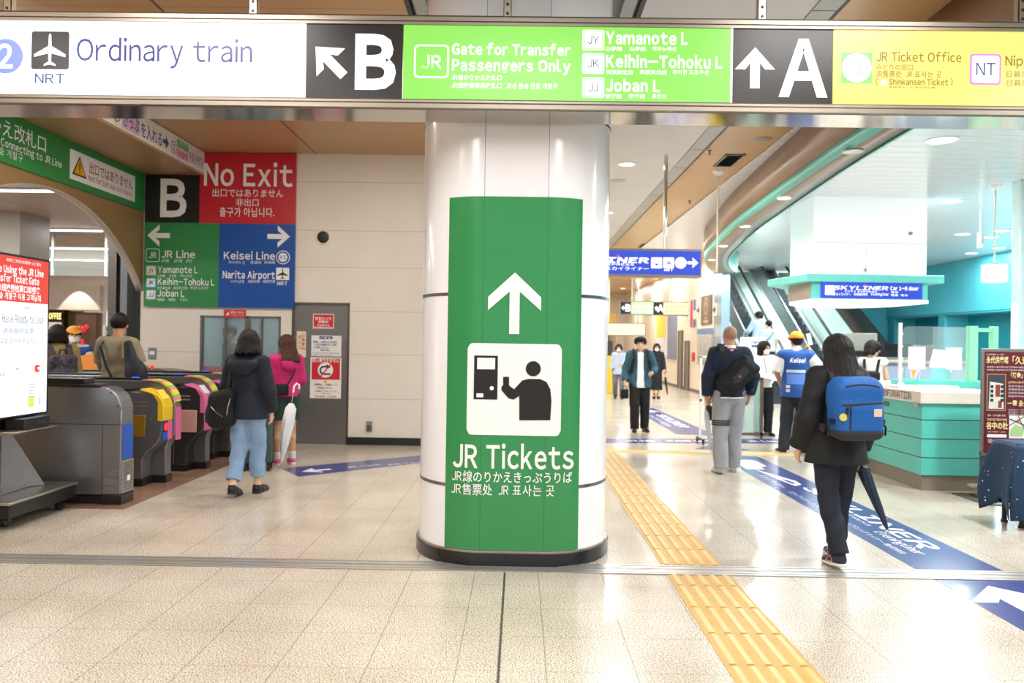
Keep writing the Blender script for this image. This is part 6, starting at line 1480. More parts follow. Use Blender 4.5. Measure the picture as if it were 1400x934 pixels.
orange = M('orange_cap', 'eda02c', .65, vary=.05); vest_b = M('blue_vest', '16509e', .5, vary=.06, bump=.1); khaki = M('khaki_jacket', 'a08c55', .8, vary=.08); navy_sw = M('navy_sweater', '19263d', .85, vary=.08, bump=.3, bscale=120)
sneak_n = M('sneaker_navy', '22283a', .6); sole_w = M('sole_white', 'e8e2d8', .5); peach = M('sneaker_peach', 'e3a48f', .5); pink_s = M('sneaker_pink', 'e05a80', .6); white_sn = M('sneaker_white', 'dcdcdc', .6); sole_k = M('sole_black', '1a1a1a', .6)
bagb = M('backpack_blue', '0b58a4', .7, vary=.1, vscale=6, bump=.25, bscale=45); bagk = M('backpack_dark_base', '2c2d33', .75, vary=.1, bump=.2); zipm = M('zip_grey', '2a3038', .6)

# ---- woman with the blue backpack
p = Person('person with long black hair and black jacket walking away under a blue backpack', (2.215, 5.56, 0), R(180+8), 1.575, skin_l, h=.009, female=True, nod=R(6),
           J=dict(anL=(.055, .165, .115), toL=(.06, .02, .035), knL=(.085, .04, .50), anR=(-.07, -.12, .085), toR=(-.10, -.27, .03), knR=(-.085, -.08, .49), wrL=(.24, -.10, .87), elL=(.245, .02, 1.09), elR=(-.25, .03, 1.10), wrR=(-.25, -.10, .86)))
# facing away: the body's right side is on the right of the picture
p.trousers(nav_tr, hem=.115, wide=.012, fold=.008); p.shoes(sneak_n, sole_w, peach)
p.top('jacket', jet, hem=.76, sleeve=.98, puff=.035, flare=.075, arm=.022, collar=.3, fold=.013); p.hair(hair_k, 'long', drop=.21, wide=.03, back=.04)
b = carried('backpack', 'large blue backpack with dark base on the back of the black jacketed walker', 'backpack', p)
def bp(x, z, y=0): return (x, y, z)
sd = SD((-.28, .08, .88), (.28, .46, 1.52), .008)
sd.rbox((0, .245, 1.17), (.185, .095, .20), .06, .04).rbox((0, .225, 1.30), (.165, .08, .11), .06, .06).rbox((0, .30, 1.10), (.165, .065, .13), .05, .04); sd.wob(.004, (14, 11, 13))
lo_ = SD((-.28, .08, .88), (.28, .46, 1.52), .008); lo_.D = sd.D.copy(); sd.plane((0, 0, 1.03), (0, 0, -1)); lo_.plane((0, 0, 1.03), (0, 0, 1)); lo_.D = lo_.D-.002
bo = cput(b, 'body', addsd(MB(), sd), bagb, fixn=False); cput(b, 'base', addsd(MB(), lo_), bagk, fixn=False)
from mathutils.bvhtree import BVHTree
bv0 = BVHTree.FromPolygons([v.co for v in bo.data.vertices], [tuple(q.vertices) for q in bo.data.polygons])
def on(x, z, l=.002):                  # outer face of the pack
    r_ = bv0.ray_cast(Vector((x*p.k, .7, z*p.k)), Vector((0, -1, 0)))[0]; y = r_.y/p.k if r_ else .3
    return (x, y+l, z)
cput(b, 'top_zip', MB().tube([on(x, 1.34-.45*(abs(x)-.13)*0-.25*x*x*4+.02) for x in np.linspace(-.13, .13, 15)], .006, 6), zipm)
cput(b, 'pocket_zip', MB().tube([on(x, 1.225-.06*x) for x in np.linspace(-.17, .16, 17)], .0075, 6), zipm)
cput(b, 'side_zip', MB().tube([on(.105, 1.225-k*.02) for k in range(10)], .007, 6), zipm)
def plate(x0, z0, x1, z1, th):
    A = [on(x0, z0), on(x1, z0), on(x1, z1), on(x0, z1)]; return MB().add(A+[(a_[0], a_[1]+th, a_[2]) for a_ in A], [(3, 2, 1, 0), (4, 5, 6, 7), (0, 1, 5, 4), (1, 2, 6, 5), (2, 3, 7, 6), (3, 0, 4, 7)])
cput(b, 'leather_patch', plate(-.135, 1.135, -.07, 1.19, .004), M('patch_beige', 'd9c3b4', .5))
q_ = on(.155, 1.13); cput(b, 'badge', MB().cyl(q_, (q_[0], q_[1]+.012, q_[2]), .027, seg=20), M('badge_yellow', 'd8c85a', .4))
cput(b, 'zip_tag', plate(.125, 1.155, .14, 1.20, .008), black)
for e in (-1, 1):
    cput(b, 'shoulder_strap', MB().strap([(e*.11, .17, 1.35), (e*.11, .115, 1.43), (e*.115, .01, 1.465), (e*.125, -.09, 1.42), (e*.135, -.155, 1.30), (e*.15, -.165, 1.16), (e*.19, -.05, 1.06), (e*.18, .16, 1.03)], .055, .012, [(0, 0, 1), (0, .3, 1), (0, 0, 1), (0, -1, .6), (0, -1, 0), (e*.3, -1, 0), (e, -.3, 0), (e, 0, 0)]), bagk, fixn=True)
    cput(b, 'side_buckle', MB().box((e*.187-.012, .24, 1.08), (e*.187+.012, .30, 1.11)).strap([(e*.20, .25, 1.09), (e*.215, .28, 1.05), (e*.218, .27, .99)], .02, .003, (e, 0, 0)), black)
u = carried('umbrella', 'folded navy umbrella hanging from the arm of the black jacketed walker', 'umbrella', p)
hk, tip = Vector((-.235, -.05, .72)), Vector((-.44, .04, .16))
ax = (tip-hk).normalized()
mb = MB(); P_ = [hk+ax*q for q in (0, .02, .10, .20, .34, .46, .50)]
vs = []; seg = 16
for i, (c, r) in enumerate(zip(P_, (.012, .042, .040, .032, .026, .016, .008))):
    uu = ax.orthogonal().normalized(); ww = ax.cross(uu)
    for k_ in range(seg): a_ = 2*PI*k_/seg+i*.25; rr = r*(1+.16*(k_ % 2)); vs.append(tuple(c+uu*rr*math.cos(a_)+ww*rr*math.sin(a_)))
mb.add(vs, [(i*seg+k_, i*seg+(k_+1) % seg, (i+1)*seg+(k_+1) % seg, (i+1)*seg+k_) for i in range(6) for k_ in range(seg)], 0, True)
cput(u, 'canopy', mb, M('umbrella_navy', '1d2a42', .6, vary=.1)); cput(u, 'ferrule', MB().cyl(hk+ax*.49, hk+ax*.56, .005, .004), chrome)
cput(u, 'handle', MB().tube([hk, hk-ax*.06, hk-ax*.12+Vector((.0, -.02, .02)), hk-ax*.12+Vector((.04, -.02, .05)), hk-ax*.09+Vector((.06, -.02, .03))], .011, 10), black)

# ---- woman in navy jacket and pale jeans on the left
p = Person('person with black bob hair in a navy hooded jacket and pale jeans by the gates', (-2.60, 7.62, 0), R(180-6), 1.57, skin_l, h=.010, female=True, turn=R(20), nod=R(8),
           J=dict(anR=(-.055, -.14, .085), toR=(-.07, -.29, .03), knR=(-.075, -.11, .50), anL=(.065, .18, .13), toL=(.07, .03, .035), knL=(.08, .0, .5), elL=(.24, -.02, 1.12), wrL=(.19, -.17, .97), elR=(-.23, .02, 1.1), wrR=(-.22, -.08, .87)))
p.trousers(jean, hem=.18, wide=.016, fold=.009); p.shoes(blk_l, sole_k); p.top('jacket', nav_j, hem=.80, sleeve=.97, puff=.030, flare=.055, arm=.016, fold=.008)
sd = SD((-.3, -.1, 1.2), (.3, .4, 1.6), .009); sd.cone((-.13, .05, 1.40), (.13, .05, 1.40), .055, .055, .03).cone((-.11, .13, 1.36), (.11, .13, 1.36), .05, .05, .05).ell((0, .15, 1.32), (.12, .05, .08), .04); sd.wob(.004)
p.part('hood', addsd(MB(), sd), nav_j); p.hair(hair_k, 'long', drop=.105, wide=.018, back=.03)
mb = MB()
for x_, y_, z_ in ((-.05, .085, .075), (.03, .10, .055), (.0, .118, .02)): mb.ball(p.hp((x_*1.1, y_*1.02, z_)), .008)
p.part('hair_clip', mb, white_p)
b = carried('shoulder_bag', 'slouchy black shoulder bag with silver zips on the navy jacketed person', 'bag', p)
sd = SD((.02, -.06, .62), (.52, .36, 1.22), .009); sd.rbox((.20, .14, .90), (.13, .075, .17), .06, .04).ell((.24, .14, .84), (.15, .085, .14), .06).cone((.12, .15, 1.07), (.24, .13, .98), .05, .08, .06); sd.wob(.006, (16, 12, 15)); cput(b, 'body', addsd(MB(), sd), blk_f, fixn=False)
cput(b, 'zip', MB().tube([(.33, .19, .97), (.27, .226, .92), (.21, .235, .865), (.15, .23, .83)], .005, 6).tube([(.08, .222, 1.02), (.10, .235, .93), (.11, .235, .85)], .005, 6), chrome)
cput(b, 'strap', MB().strap([(.14, .19, 1.05), (.12, .17, 1.20), (.12, .13, 1.38), (.12, .03, 1.475), (.125, -.09, 1.40), (.16, -.16, 1.22), (.22, -.06, 1.05), (.24, .1, 1.0)], .03, .008, [(0, 1, 0), (0, 1, 0), (0, 1, .5), (0, 0, 1), (0, -1, .5), (.4, -1, 0), (1, -.3, 0), (1, 0, 0)]), blk_l)
cput(b, 'hanging_strap', MB().strap([(.10, .21, .80), (.08, .22, .72), (.13, .22, .66), (.17, .22, .63)], .016, .004, (0, 1, 0)).strap([(.12, .21, .82), (.14, .225, .74), (.12, .225, .70)], .016, .004, (0, 1, 0)), blk_l)

# ---- person in the pink hoodie
p = Person('person in a hot pink hoodie and dark green shorts beside the suitcase', (-2.80, 9.55, 0), R(180+35), 1.54, skin_t, h=.010, female=True, turn=R(25),
           J=dict(elL=(.21, -.04, 1.12), wrL=(.14, -.2, 1.0), elR=(-.21, -.02, 1.12), wrR=(-.15, -.18, 1.0)))
p.shorts(dgr, hem=.60); p.shoes(pink_s, white_sn); mb = MB()
sd = SD((-.3, -.3, 0), (.3, .3, .3), .008)
for q in 'LR': a = p.j['an'+q]; sd.cone(a, (a[0], a[1]+.0, .16), .044, .046, .0); 
sd.plane((0, 0, .17), (0, 0, 1)).plane((0, 0, .07), (0, 0, -1)); p.part('socks', addsd(MB(), sd), white_sn)
p.top('hoodie', hotp, hem=.90, sleeve=.96, puff=.026, flare=.02, arm=.014, fold=.008); sd = SD((-.3, -.1, 1.15), (.3, .4, 1.6), .009); sd.cone((-.11, .06, 1.41), (.11, .06, 1.41), .05, .05, .03).ell((0, .13, 1.33), (.11, .06, .10), .05); p.part('hood', addsd(MB(), sd), hotp); p.hair(hair_b, 'long', drop=.19, wide=.03, back=.07)
b = carried('crossbody_bag', 'small black crossbody bag on the pink hoodie', 'bag', p)
sd = SD((.0, -.1, .8), (.4, .35, 1.15), .009); sd.rbox((.13, .145, 1.0), (.12, .035, .075), .03, .02); cput(b, 'body', addsd(MB(), sd), blk_f, fixn=False)
cput(b, 'strap', MB().strap([(.05, .165, 1.04), (-.04, .17, 1.20), (-.13, .12, 1.40), (-.14, .02, 1.46), (-.12, -.11, 1.38), (.02, -.19, 1.2), (.18, -.1, 1.05), (.21, .1, 1.03)], .022, .006, [(0, 1, 0), (0, 1, 0), (0, 1, .5), (0, 0, 1), (0, -1, .5), (0, -1, 0), (1, -1, 0), (1, 0, 0)]), blk_l)
# suitcase and white umbrella
t = thing('suitcase', 'dark green hard suitcase on wheels between the two people by the gates', 'suitcase', (-2.98, 9.12, 0), R(10)); scm = M('suitcase_green', '3c5550', .4, vary=.05)
mb = MB()
for k_ in range(5): mb.box((-.16+k_*.064, -.14, .10), (-.16+k_*.064+.05, .14, .66))
mb.box((-.165, -.13, .095), (.165, .13, .665)); obj('shell', mb, scm, t, bevel=.012); obj('seam', box1((-.17, -.008, .09), (.17, .008, .67)), black, t)
for x_ in (-.13, .13):
    for y_ in (-.1, .1): obj('wheel', MB().cyl((x_-.015, y_, .035), (x_+.015, y_, .035), .035, seg=16).box((x_-.02, y_-.015, .05), (x_+.02, y_+.015, .1)), black, t)
obj('handle', MB().tube([(-.09, .08, .66), (-.09, .08, .98), (-.07, .08, 1.0), (.07, .08, 1.0), (.09, .08, .98), (.09, .08, .66)], .010, 8), alu, t)
def closed_umbrella(label, top, tip, m, r=.035, hook=True, handle_m=None, see=None):
    top, tip = Vector(top), Vector(tip); t = thing('umbrella', label, 'umbrella', tip); ax = (top-tip); Ln = ax.length; ax.normalize(); mb = MB(); vs = []; seg = 14
    prof = [(0, .006), (.03, .012), (.25, r*.75), (.5, r), (.68, r*.9), (.74, r*.35)]
    uu = ax.orthogonal().normalized(); ww = ax.cross(uu)
    for i, (f_, r_) in enumerate(prof):
        for k_ in range(seg): a_ = 2*PI*k_/seg+i*.2; rr = r_*(1+.2*(k_ % 2)); vs.append(tuple(ax*(Ln*f_+.04)+uu*rr*math.cos(a_)+ww*rr*math.sin(a_)))
    mb.add(vs, [(i*seg+k_, i*seg+(k_+1) % seg, (i+1)*seg+(k_+1) % seg, (i+1)*seg+k_) for i in range(len(prof)-1) for k_ in range(seg)], 0, True)
    obj('canopy', mb, m, t); obj('shaft', MB().cyl((0, 0, 0), ax*Ln*.98, .005, seg=8), chrome, t)
    e = ax*Ln*.92; obj('handle', MB().tube([tuple(e), tuple(ax*Ln), tuple(ax*(Ln+.03)+uu*.025), tuple(ax*(Ln+.02)+uu*.06), tuple(ax*(Ln-.03)+uu*.07)], .011, 8), handle_m or white_p, t)
    return t
closed_umbrella('folded white umbrella held point down by the pink hoodie', (-2.62, 9.28, .96), (-2.74, 9.20, .03), M('umbrella_white', 'e9e9ec', .4, vary=.03), r=.06)

# ---- people among the gates
p = Person('person in an olive t-shirt turned away among the ticket gates', (-4.36, 8.62, 0), R(180-14), 1.75, skin_t, h=.010, turn=R(30), nod=R(14), J=dict(elL=(.25, -.04, 1.14), wrL=(.18, -.19, 1.13), elR=(-.23, -.05, 1.14), wrR=(-.15, -.20, 1.15)))
p.trousers(charc); p.shoes(sneak_n, sole_w); p.top('t_shirt', oliv, hem=.86, sleeve=.42, puff=.022, flare=.02, arm=.014, fold=.008); p.hair(hair_k, 'short')
b = carried('sling_bag', 'black sling bag with a tan strap on the olive t-shirt', 'bag', p)
sd = SD((-.54, .0, .8), (.05, .36, 1.55), .009); sd.cone((-.25, .15, 1.38), (-.36, .17, 1.04), .045, .095, .05, .8).ell((-.37, .16, 1.08), (.11, .08, .14), .05); cput(b, 'body', addsd(MB(), sd), M('sling_navy', '171b28', .7, vary=.1, bump=.2), fixn=False)
cput(b, 'strap', MB().strap([(-.12, .16, .95), (.0, .165, 1.15), (.10, .14, 1.36), (.115, .02, 1.475), (.1, -.12, 1.36), (-.05, -.17, 1.2), (-.2, -.1, 1.3), (-.19, .05, 1.44), (-.17, .15, 1.36)], .026, .006, [(0, 1, 0), (0, 1, 0), (0, 1, .5), (0, 0, 1), (0, -1, .5), (0, -1, 0), (-.6, -.8, 0), (-.3, 0, 1), (0, 1, .4)]), blk_l); cput(b, 'tan_strap', MB().strap([(-.24, .215, 1.40), (-.27, .245, 1.24)], .02, .004, (0, 1, 0)), M('tan_strap', 'a8713f', .5)); cput(b, 'tail_strap', MB().strap([(-.1, .21, 1.0), (-.07, .2, .88), (-.08, .2, .80)], .02, .004, (0, 1, 0)).strap([(-.2, .25, .95), (-.25, .24, .86)], .02, .004, (0, 1, 0)), blk_l)
p = Person('person in an orange cap white mask and blue vest holding an orange folder', (-5.97, 10.62, 0), R(25), 1.62, skin_l, h=.011, turn=R(8), nod=R(-4), fingers='grip', J=dict(elL=(.23, -.06, 1.12), wrL=(.12, -.28, 1.08), elR=(-.23, -.06, 1.12), wrR=(-.12, -.26, 1.08)))
p.trousers(charc); p.shoes(blk_l); p.top('shirt', wht, hem=.9, sleeve=.96, puff=.01, collar=.15); p.top('vest', vest_b, hem=.82, sleeve=.06, puff=.026, flare=.02); p.part('tie', MB().prism([(-.02, 1.40), (.02, 1.40), (.03, 1.15), (0, 1.11), (-.03, 1.15)], -.155, -.147, 'y'), black); p.hair(hair_k, 'short'); p.cap(orange); p.mask()
b = carried('folder', 'orange folder held up by the orange capped staff member', 'folder', p); mb = MB(); mb.T = Matrix.Translation((.12, -.34, 1.15)) @ Matrix.Rotation(R(-12), 4, 'Y') @ Matrix.Rotation(R(-25), 4, 'X'); mb.box((-.22, -.012, -.14), (.24, .012, .17)); cput(b, 'cover', mb, M('folder_orange', 'f0963a', .5), bevel=.004)
mb = MB(); mb.T = Matrix.Translation((.12, -.36, 1.0)) @ Matrix.Rotation(R(-12), 4, 'Y'); mb.box((-.2, -.02, -.03), (.24, .02, .02)); cput(b, 'red_edge', mb, M('folder_red', 'c9463f', .5), bevel=.003)
p = Person('person in a khaki jacket with black hair turned away behind the screen', (-5.56, 9.54, 0), R(180+42), 1.62, skin_l, h=.011, turn=R(-10))
p.trousers(nav_tr); p.shoes(blk_l); p.top('jacket', khaki, hem=.82, sleeve=.97, puff=.028, flare=.03, arm=.012, collar=.2); p.hair(hair_k, 'long', drop=.06, wide=.01)
b = carried('backpack', 'dark purple camouflage backpack on the khaki jacket', 'backpack', p); camo = M('camo_purple', '4a3f4a', .75, vary=0); g = NG(camo); g.color(g.ramp(g.noise(14, 3), [(.38, '2e2832'), (.46, '544856'), (.54, '3a323c'), (.62, '6a5c66')]))
sd = SD((-.26, .06, .8), (.26, .46, 1.5), .010); sd.rbox((-.02, .24, 1.12), (.16, .09, .22), .07, .04).rbox((-.02, .31, 1.04), (.13, .06, .12), .05, .03); sd.wob(.004, (14, 11, 13)); cput(b, 'body', addsd(MB(), sd), camo, fixn=False); cput(b, 'top_loop', MB().tube([(-.06, .19, 1.35), (-.05, .19, 1.40), (.01, .19, 1.40), (.02, .19, 1.35)], .010, 8), blk_f)
for e in (-1, 1): cput(b, 'shoulder_strap', MB().strap([(e*.09-.02, .2, 1.32), (e*.105, .13, 1.43), (e*.115, .01, 1.475), (e*.125, -.1, 1.42), (e*.135, -.16, 1.28), (e*.18, -.06, 1.06), (e*.16, .15, 1.0)], .06, .012, [(0, .3, 1), (0, .3, 1), (0, 0, 1), (0, -1, .6), (0, -1, 0), (e, -.3, 0), (e, 0, 0)]), camo)
p = Person('person with short dark hair seen behind the office window glass', (-4.48, 12.3, 0), R(-50), 1.70, skin_t, h=.014, nod=R(10)); p.trousers(charc); p.shoes(blk_l); p.top('uniform_shirt', M('office_shirt', '5d6d7c', .7), hem=.86, sleeve=.97, puff=.014, collar=.2); p.hair(hair_k, 'short')
x_, z_ = PX(285, 500, 11.9); t = thing('red_tray', 'red tray on the ledge behind the left office window pane', 'tray', (x_+.02, 11.85, .98)); obj('tray', MB().add([(-.14, -.08, 0), (.14, -.08, 0), (.14, .08, 0), (-.14, .08, 0), (-.17, -.1, .09), (.2, -.1, .07), (.2, .1, .09), (-.17, .1, .1)], [(0, 3, 2, 1), (0, 1, 5, 4), (1, 2, 6, 5), (2, 3, 7, 6), (3, 0, 4, 7)]), M('tray_red', 'c8363f', .5), t, solid=.006); obj('lining', box1((-.13, -.07, .002), (.13, .07, .006)), M('tray_lining', 'e58a8f', .6), t)
tag(obj('office_desk', MB().box((-4.6, 11.62, .93), (-3.45, 12.0, .975)).box((-4.55, 11.65, 0), (-4.5, 11.98, .93)).box((-3.55, 11.65, 0), (-3.5, 11.98, .93)), M('desk_pale', 'b9bcbc', .5)), 'plain desk inside the office below the window', 'desk')

# ---- passage side
p = Person('person in a teal jacket and white t-shirt walking towards the viewer', (2.10, 13.85, 0), R(-2), 1.63, skin_l, h=.010, turn=R(-4), nod=R(4), fingers='grip',
           J=dict(anL=(.10, .02, .085), toL=(.13, -.13, .03), anR=(-.09, -.08, .085), toR=(-.11, -.23, .03), knR=(-.10, -.10, .5), elL=(.27, .03, 1.14), wrL=(.20, -.16, 1.06), elR=(-.25, .05, 1.12), wrR=(-.27, -.05, .90)))
p.trousers(M('black_trousers', '0b0b0d', .8, vary=.1), hem=.05, wide=.022); p.shoes(blk_l, sole_k); p.top('t_shirt', wht, hem=.79, sleeve=.3, puff=.014, flare=.01, body=-.0)
o = p.top('jacket', teal_j, hem=.80, sleeve=.96, puff=.024, flare=.03, arm=.008, collar=.22, fold=.010)
bm = bmesh.new(); bm.from_mesh(o.data); k_ = p.k    # the jacket hangs open over the shirt
bmesh.ops.delete(bm, geom=[f for f in bm.faces if (lambda c: c.y < -.03*k_ and abs(c.x+.0) < (.055+.05*max(0, (1.2*k_-c.z)))*k_)(f.calc_center_median())], context='FACES'); bm.to_mesh(o.data); bm.free(); md = o.modifiers.new('cloth', 'SOLIDIFY'); md.thickness = .008
p.hair(hair_k, 'short', fringe=.03); 
sd = SD(A3(p.j['head'])-.2, A3(p.j['head'])+.22, .009); sd.ell(p.hp((0, .0, .075)), (.105, .115, .062), .02).ell(p.hp((0, -.07, .065)), (.075, .035, .03), .02).ell(p.hp((.08, .02, .03)), (.03, .07, .05), .02).ell(p.hp((-.08, .02, .03)), (.03, .07, .05), .02); sd.wob(.004, (50, 45, 30)); o2 = p.part('hair', addsd(MB(), sd), hair_k)
b = carried('backpack', 'black backpack whose straps show over the teal jacket', 'backpack', p); sd = SD((-.26, .06, .85), (.26, .42, 1.5), .012); sd.rbox((0, .23, 1.17), (.14, .08, .2), .06, .03); cput(b, 'body', addsd(MB(), sd), blk_f, fixn=False)
for e in (-1, 1): cput(b, 'shoulder_strap', MB().strap([(e*.10, .18, 1.36), (e*.115, .05, 1.485), (e*.12, -.08, 1.45), (e*.13, -.165, 1.30), (e*.17, -.12, 1.12), (e*.2, .08, 1.04)], .05, .012, [(0, .3, 1), (0, 0, 1), (0, -1, .8), (0, -1, 0), (e*.6, -1, 0), (e, 0, 0)]), blk_f)
b = carried('hand_bag', 'small black bag in the hand of the teal jacketed walker', 'bag', p); sd = SD((-.45, -.25, .5), (-.1, .15, .95), .010); sd.rbox((-.28, -.07, .68), (.075, .05, .09), .03, .02); cput(b, 'body', addsd(MB(), sd), blk_l, fixn=False); cput(b, 'handle', MB().tube([(-.33, -.07, .76), (-.31, -.07, .82), (-.25, -.07, .82), (-.23, -.07, .76)], .008, 6), blk_l)
p = Person('person in a long black dress and white mask far down the passage', (3.86, 22.4, 0), R(-8), 1.53, skin_l, h=.013, female=True, fingers='grip', J=dict(wrL=(.24, -.1, .90), anL=(.06, .0, .085), anR=(-.06, -.05, .085), toL=(.08, -.14, .03), toR=(-.08, -.2, .03)))
p.skirt(M('dress_black', '14161f', .8), hem=.27, r1=.2); p.shoes(blk_l, high=.06); p.top('dress_top', M('dress_black', '', .8), hem=.9, sleeve=.97, puff=.022, arm=.014, collar=.25); p.hair(hair_k, 'long', drop=.14); p.mask()
closed_umbrella('folded black umbrella in the hand of the black dressed person', tuple(p.loc((.25, -.16, .84))), tuple(p.loc((.34, -.2, .10))), M('umbrella_black', '15161a', .5), r=.03, handle_m=black)
p = Person('person in a pale blue cardigan and mask far off beside the pillar', (2.76, 22.1, 0), R(-10), 1.50, skin_l, h=.013, female=True, J=dict(anL=(.12, -.15, .085), toL=(.14, -.3, .03), knL=(.11, -.12, .5), anR=(-.1, .2, .1), toR=(-.1, .06, .03), elL=(.2, -.06, 1.12), wrL=(.08, -.2, 1.05)))
p.trousers(M('grey_slacks', '6d7077', .8), wide=.01); p.shoes(blk_l); p.top('cardigan', M('cardigan_blue', 'b8c8de', .8), hem=.76, sleeve=.9, puff=.022, flare=.03); p.hair(hair_k, 'long', drop=.03); p.mask()
b = carried('hand_bag', 'black bag carried by the far person in pale blue', 'bag', p); sd = SD((.05, -.35, .45), (.4, .1, .95), .012); sd.rbox((.22, -.12, .66), (.10, .05, .13), .03, .02); cput(b, 'body', addsd(MB(), sd), blk_l, fixn=False); cput(b, 'handle', MB().tube([(.15, -.12, .78), (.16, -.14, 1.0), (.24, -.14, 1.0), (.28, -.12, .78)], .008, 6), blk_l)

# ---- man in grey sweatpants
p = Person('person with a shaved head in a navy sweater and grey sweatpants seen from behind', (2.49, 9.45, 0), R(180+3), 1.74, skin_t, h=.009, turn=R(4), fingers={'L': 'grip', 'R': 'relax'}, J=dict(anL=(.105, .06, .10), toL=(.12, -.09, .03), anR=(-.09, -.10, .085), toR=(-.11, -.25, .03), knR=(-.095, -.09, .49), elL=(.27, .05, 1.12), wrL=(.255, -.02, .88), elR=(-.27, .04, 1.12), wrR=(-.26, -.06, .90)))
o = p.trousers(grey_tr, hem=.06, wide=.022, fold=.008, ank=.008)
for k_ in range(3): p.part('leg_stripe', MB().tube([tuple(A3(lerp(p.j['hipL'], p.j['knL'], .72+.055*k_))+A3((.098*math.cos(a_), .098*math.sin(a_), 0))) for a_ in np.linspace(R(-10), R(190), 18)], .008, 6), M('stripe_dark', '3d3f44', .8))
p.shoes(white_sn, M('sole_grey', 'b9b4aa', .6)); p.top('sweater', navy_sw, hem=.88, sleeve=.96, puff=.024, flare=.01, arm=.010, collar=.0, fold=.009)
sd = SD((-.2, -.2, 1.3), (.2, .2, 1.6), .008); sd.cone((0, .015, 1.40), (0, .01, 1.475), .088, .066, .0).plane((0, 0, 1.475), (0, 0, 1)).plane((0, 0, 1.40), (0, 0, -1)); p.part('collar', addsd(MB(), sd), wht); p.part('collar_band', MB().tube([(.088*math.cos(a_), .018+.085*math.sin(a_), 1.425+.012*math.sin(a_)) for a_ in np.linspace(0, 2*PI, 26)], .008, 6), M('collar_red', 'b3343f', .7))
sd = p.grid(lo=.82, hi=.93); sd.cone((0, 0, .95), (0, 0, .80), .186, .186, 0, .76).plane((0, 0, .89), (0, 0, 1)).plane((0, 0, .865), (0, 0, -1)); p.part('sweater_hem', addsd(MB(), sd), wht)
hd = SD(A3(p.j['head'])-.2, A3(p.j['head'])+.2, .008); hd.ell(p.hp((0, .016, .026)), (.0765, .0965, .0895), 0, p.hm); q_ = (hd.full()-A3(p.j['head']))@p.hm; hd.D = np.maximum(hd.D, np.maximum(-(q_[..., 2]+.05), -(q_[..., 1]-.0+.25*q_[..., 2]-.02))); p.part('hair', addsd(MB(), hd), M('hair_stubble', 'a5816b', .6, vary=.08))
b = carried('messenger_bag', 'black messenger bag slung across the navy sweater', 'bag', p); Rb = np.array(Matrix.Rotation(R(47), 3, 'Y'))
sd = SD((-.36, .03, .82), (.3, .42, 1.5), .009); sd.rbox((-.03, .215, 1.13), (.24, .08, .13), .05, .03, Rb).rbox((-.03, .27, 1.13), (.19, .05, .085), .035, .03, Rb); sd.wob(.004, (13, 12, 15)); cput(b, 'body', addsd(MB(), sd), blk_f, fixn=False)
mb = MB(); mb.T = Matrix.Translation((-.02, .322, 1.14)) @ Matrix.Rotation(R(47), 4, 'Y'); mb.box((-.10, -.004, -.045), (.09, .012, .045), 0).box((-.11, -.002, -.012), (.12, .016, .012), 0).box((-.0, .012, -.014), (.03, .019, .014), 1); cput(b, 'flap', mb, [M('bag_flap', '25262a', .6), M('bag_patch_red', '9c4a48', .6)], bevel=.006)
cput(b, 'strap', MB().strap([(.11, .24, 1.30), (.14, .2, 1.40), (.135, .06, 1.485), (.11, -.1, 1.42), (-.05, -.18, 1.25), (-.2, -.16, 1.1), (-.25, .05, .98), (-.2, .2, 1.0)], .045, .009, [(0, 1, 0), (0, 1, .3), (0, 0, 1), (0, -1, .5), (0, -1, 0), (-.5, -1, 0), (-1, 0, 0), (-.5, 1, 0)]), blk_f); cput(b, 'buckle', MB().box((-.20, .245, .945), (-.165, .27, .98)), black, bevel=.004)
um = closed_umbrella('clear closed umbrella in the left hand of the grey sweatpants wearer', tuple(p.loc((.27, -.04, .84))), tuple(p.loc((.20, .0, .22))), M('umbrella_clear', 'cfd6da', .2, vary=0, alpha=.75), r=.028, handle_m=M('handle_clear', 'e4e4e4', .2))
# ---- person hidden in front of him
p = Person('person in black mostly hidden in front of the navy sweater', (2.87, 11.0, 0), R(180-10), 1.53, skin_l, h=.014, female=True); p.trousers(blk_f); p.shoes(blk_l, sole_w); p.top('jacket', jet, hem=.82, sleeve=.97, puff=.024); p.hair(hair_k, 'long', drop=.08, wide=.01)
b = carried('hand_bag', 'black bag hanging beside the leg of the hidden person in black', 'bag', p); sd = SD((.02, -.25, .4), (.46, .15, .9), .012); sd.rbox((.27, -.05, .64), (.05, .12, .12), .03, .02); cput(b, 'body', addsd(MB(), sd), blk_l, fixn=False); cput(b, 'handle', MB().tube([(.27, -.13, .75), (.24, -.12, .88), (.24, -.02, .88), (.27, .03, .75)], .008, 6), blk_l)
# ---- station staff
p = Person('person in a white blouse black trousers and mask facing the blue vest', (4.14, 13.5, 0), R(10), 1.58, skin_l, h=.010, female=True, turn=R(25), nod=R(4), fingers='grip', J=dict(elL=(.2, -.04, 1.13), wrL=(.04, -.22, 1.05), elR=(-.22, -.02, 1.12), wrR=(-.1, -.24, 1.06)))
p.trousers(M('black_slacks', '131417', .75), wide=.02); p.shoes(blk_l, sole_k); p.top('blouse', wht, hem=.88, sleeve=.42, puff=.022, flare=.02, arm=.018, collar=.1); p.hair(hair_k, 'long', drop=.15, wide=.01); p.mask(); p.part('lanyard', MB().tube([(-.05, -.1, 1.42), (-.06, -.152, 1.3), (-.02, -.168, 1.12)], .005, 6), black)
b = carried('paper_pile', 'white papers held by the masked person in the white blouse', 'paper', p); mb = MB(); mb.T = Matrix.Translation((-.1, -.32, 1.09)) @ Matrix.Rotation(R(12), 4, 'Y') @ Matrix.Rotation(R(25), 4, 'X'); mb.box((-.17, -.12, -.008), (.17, .12, .008)); cput(b, 'sheets', mb, pap, bevel=.003)
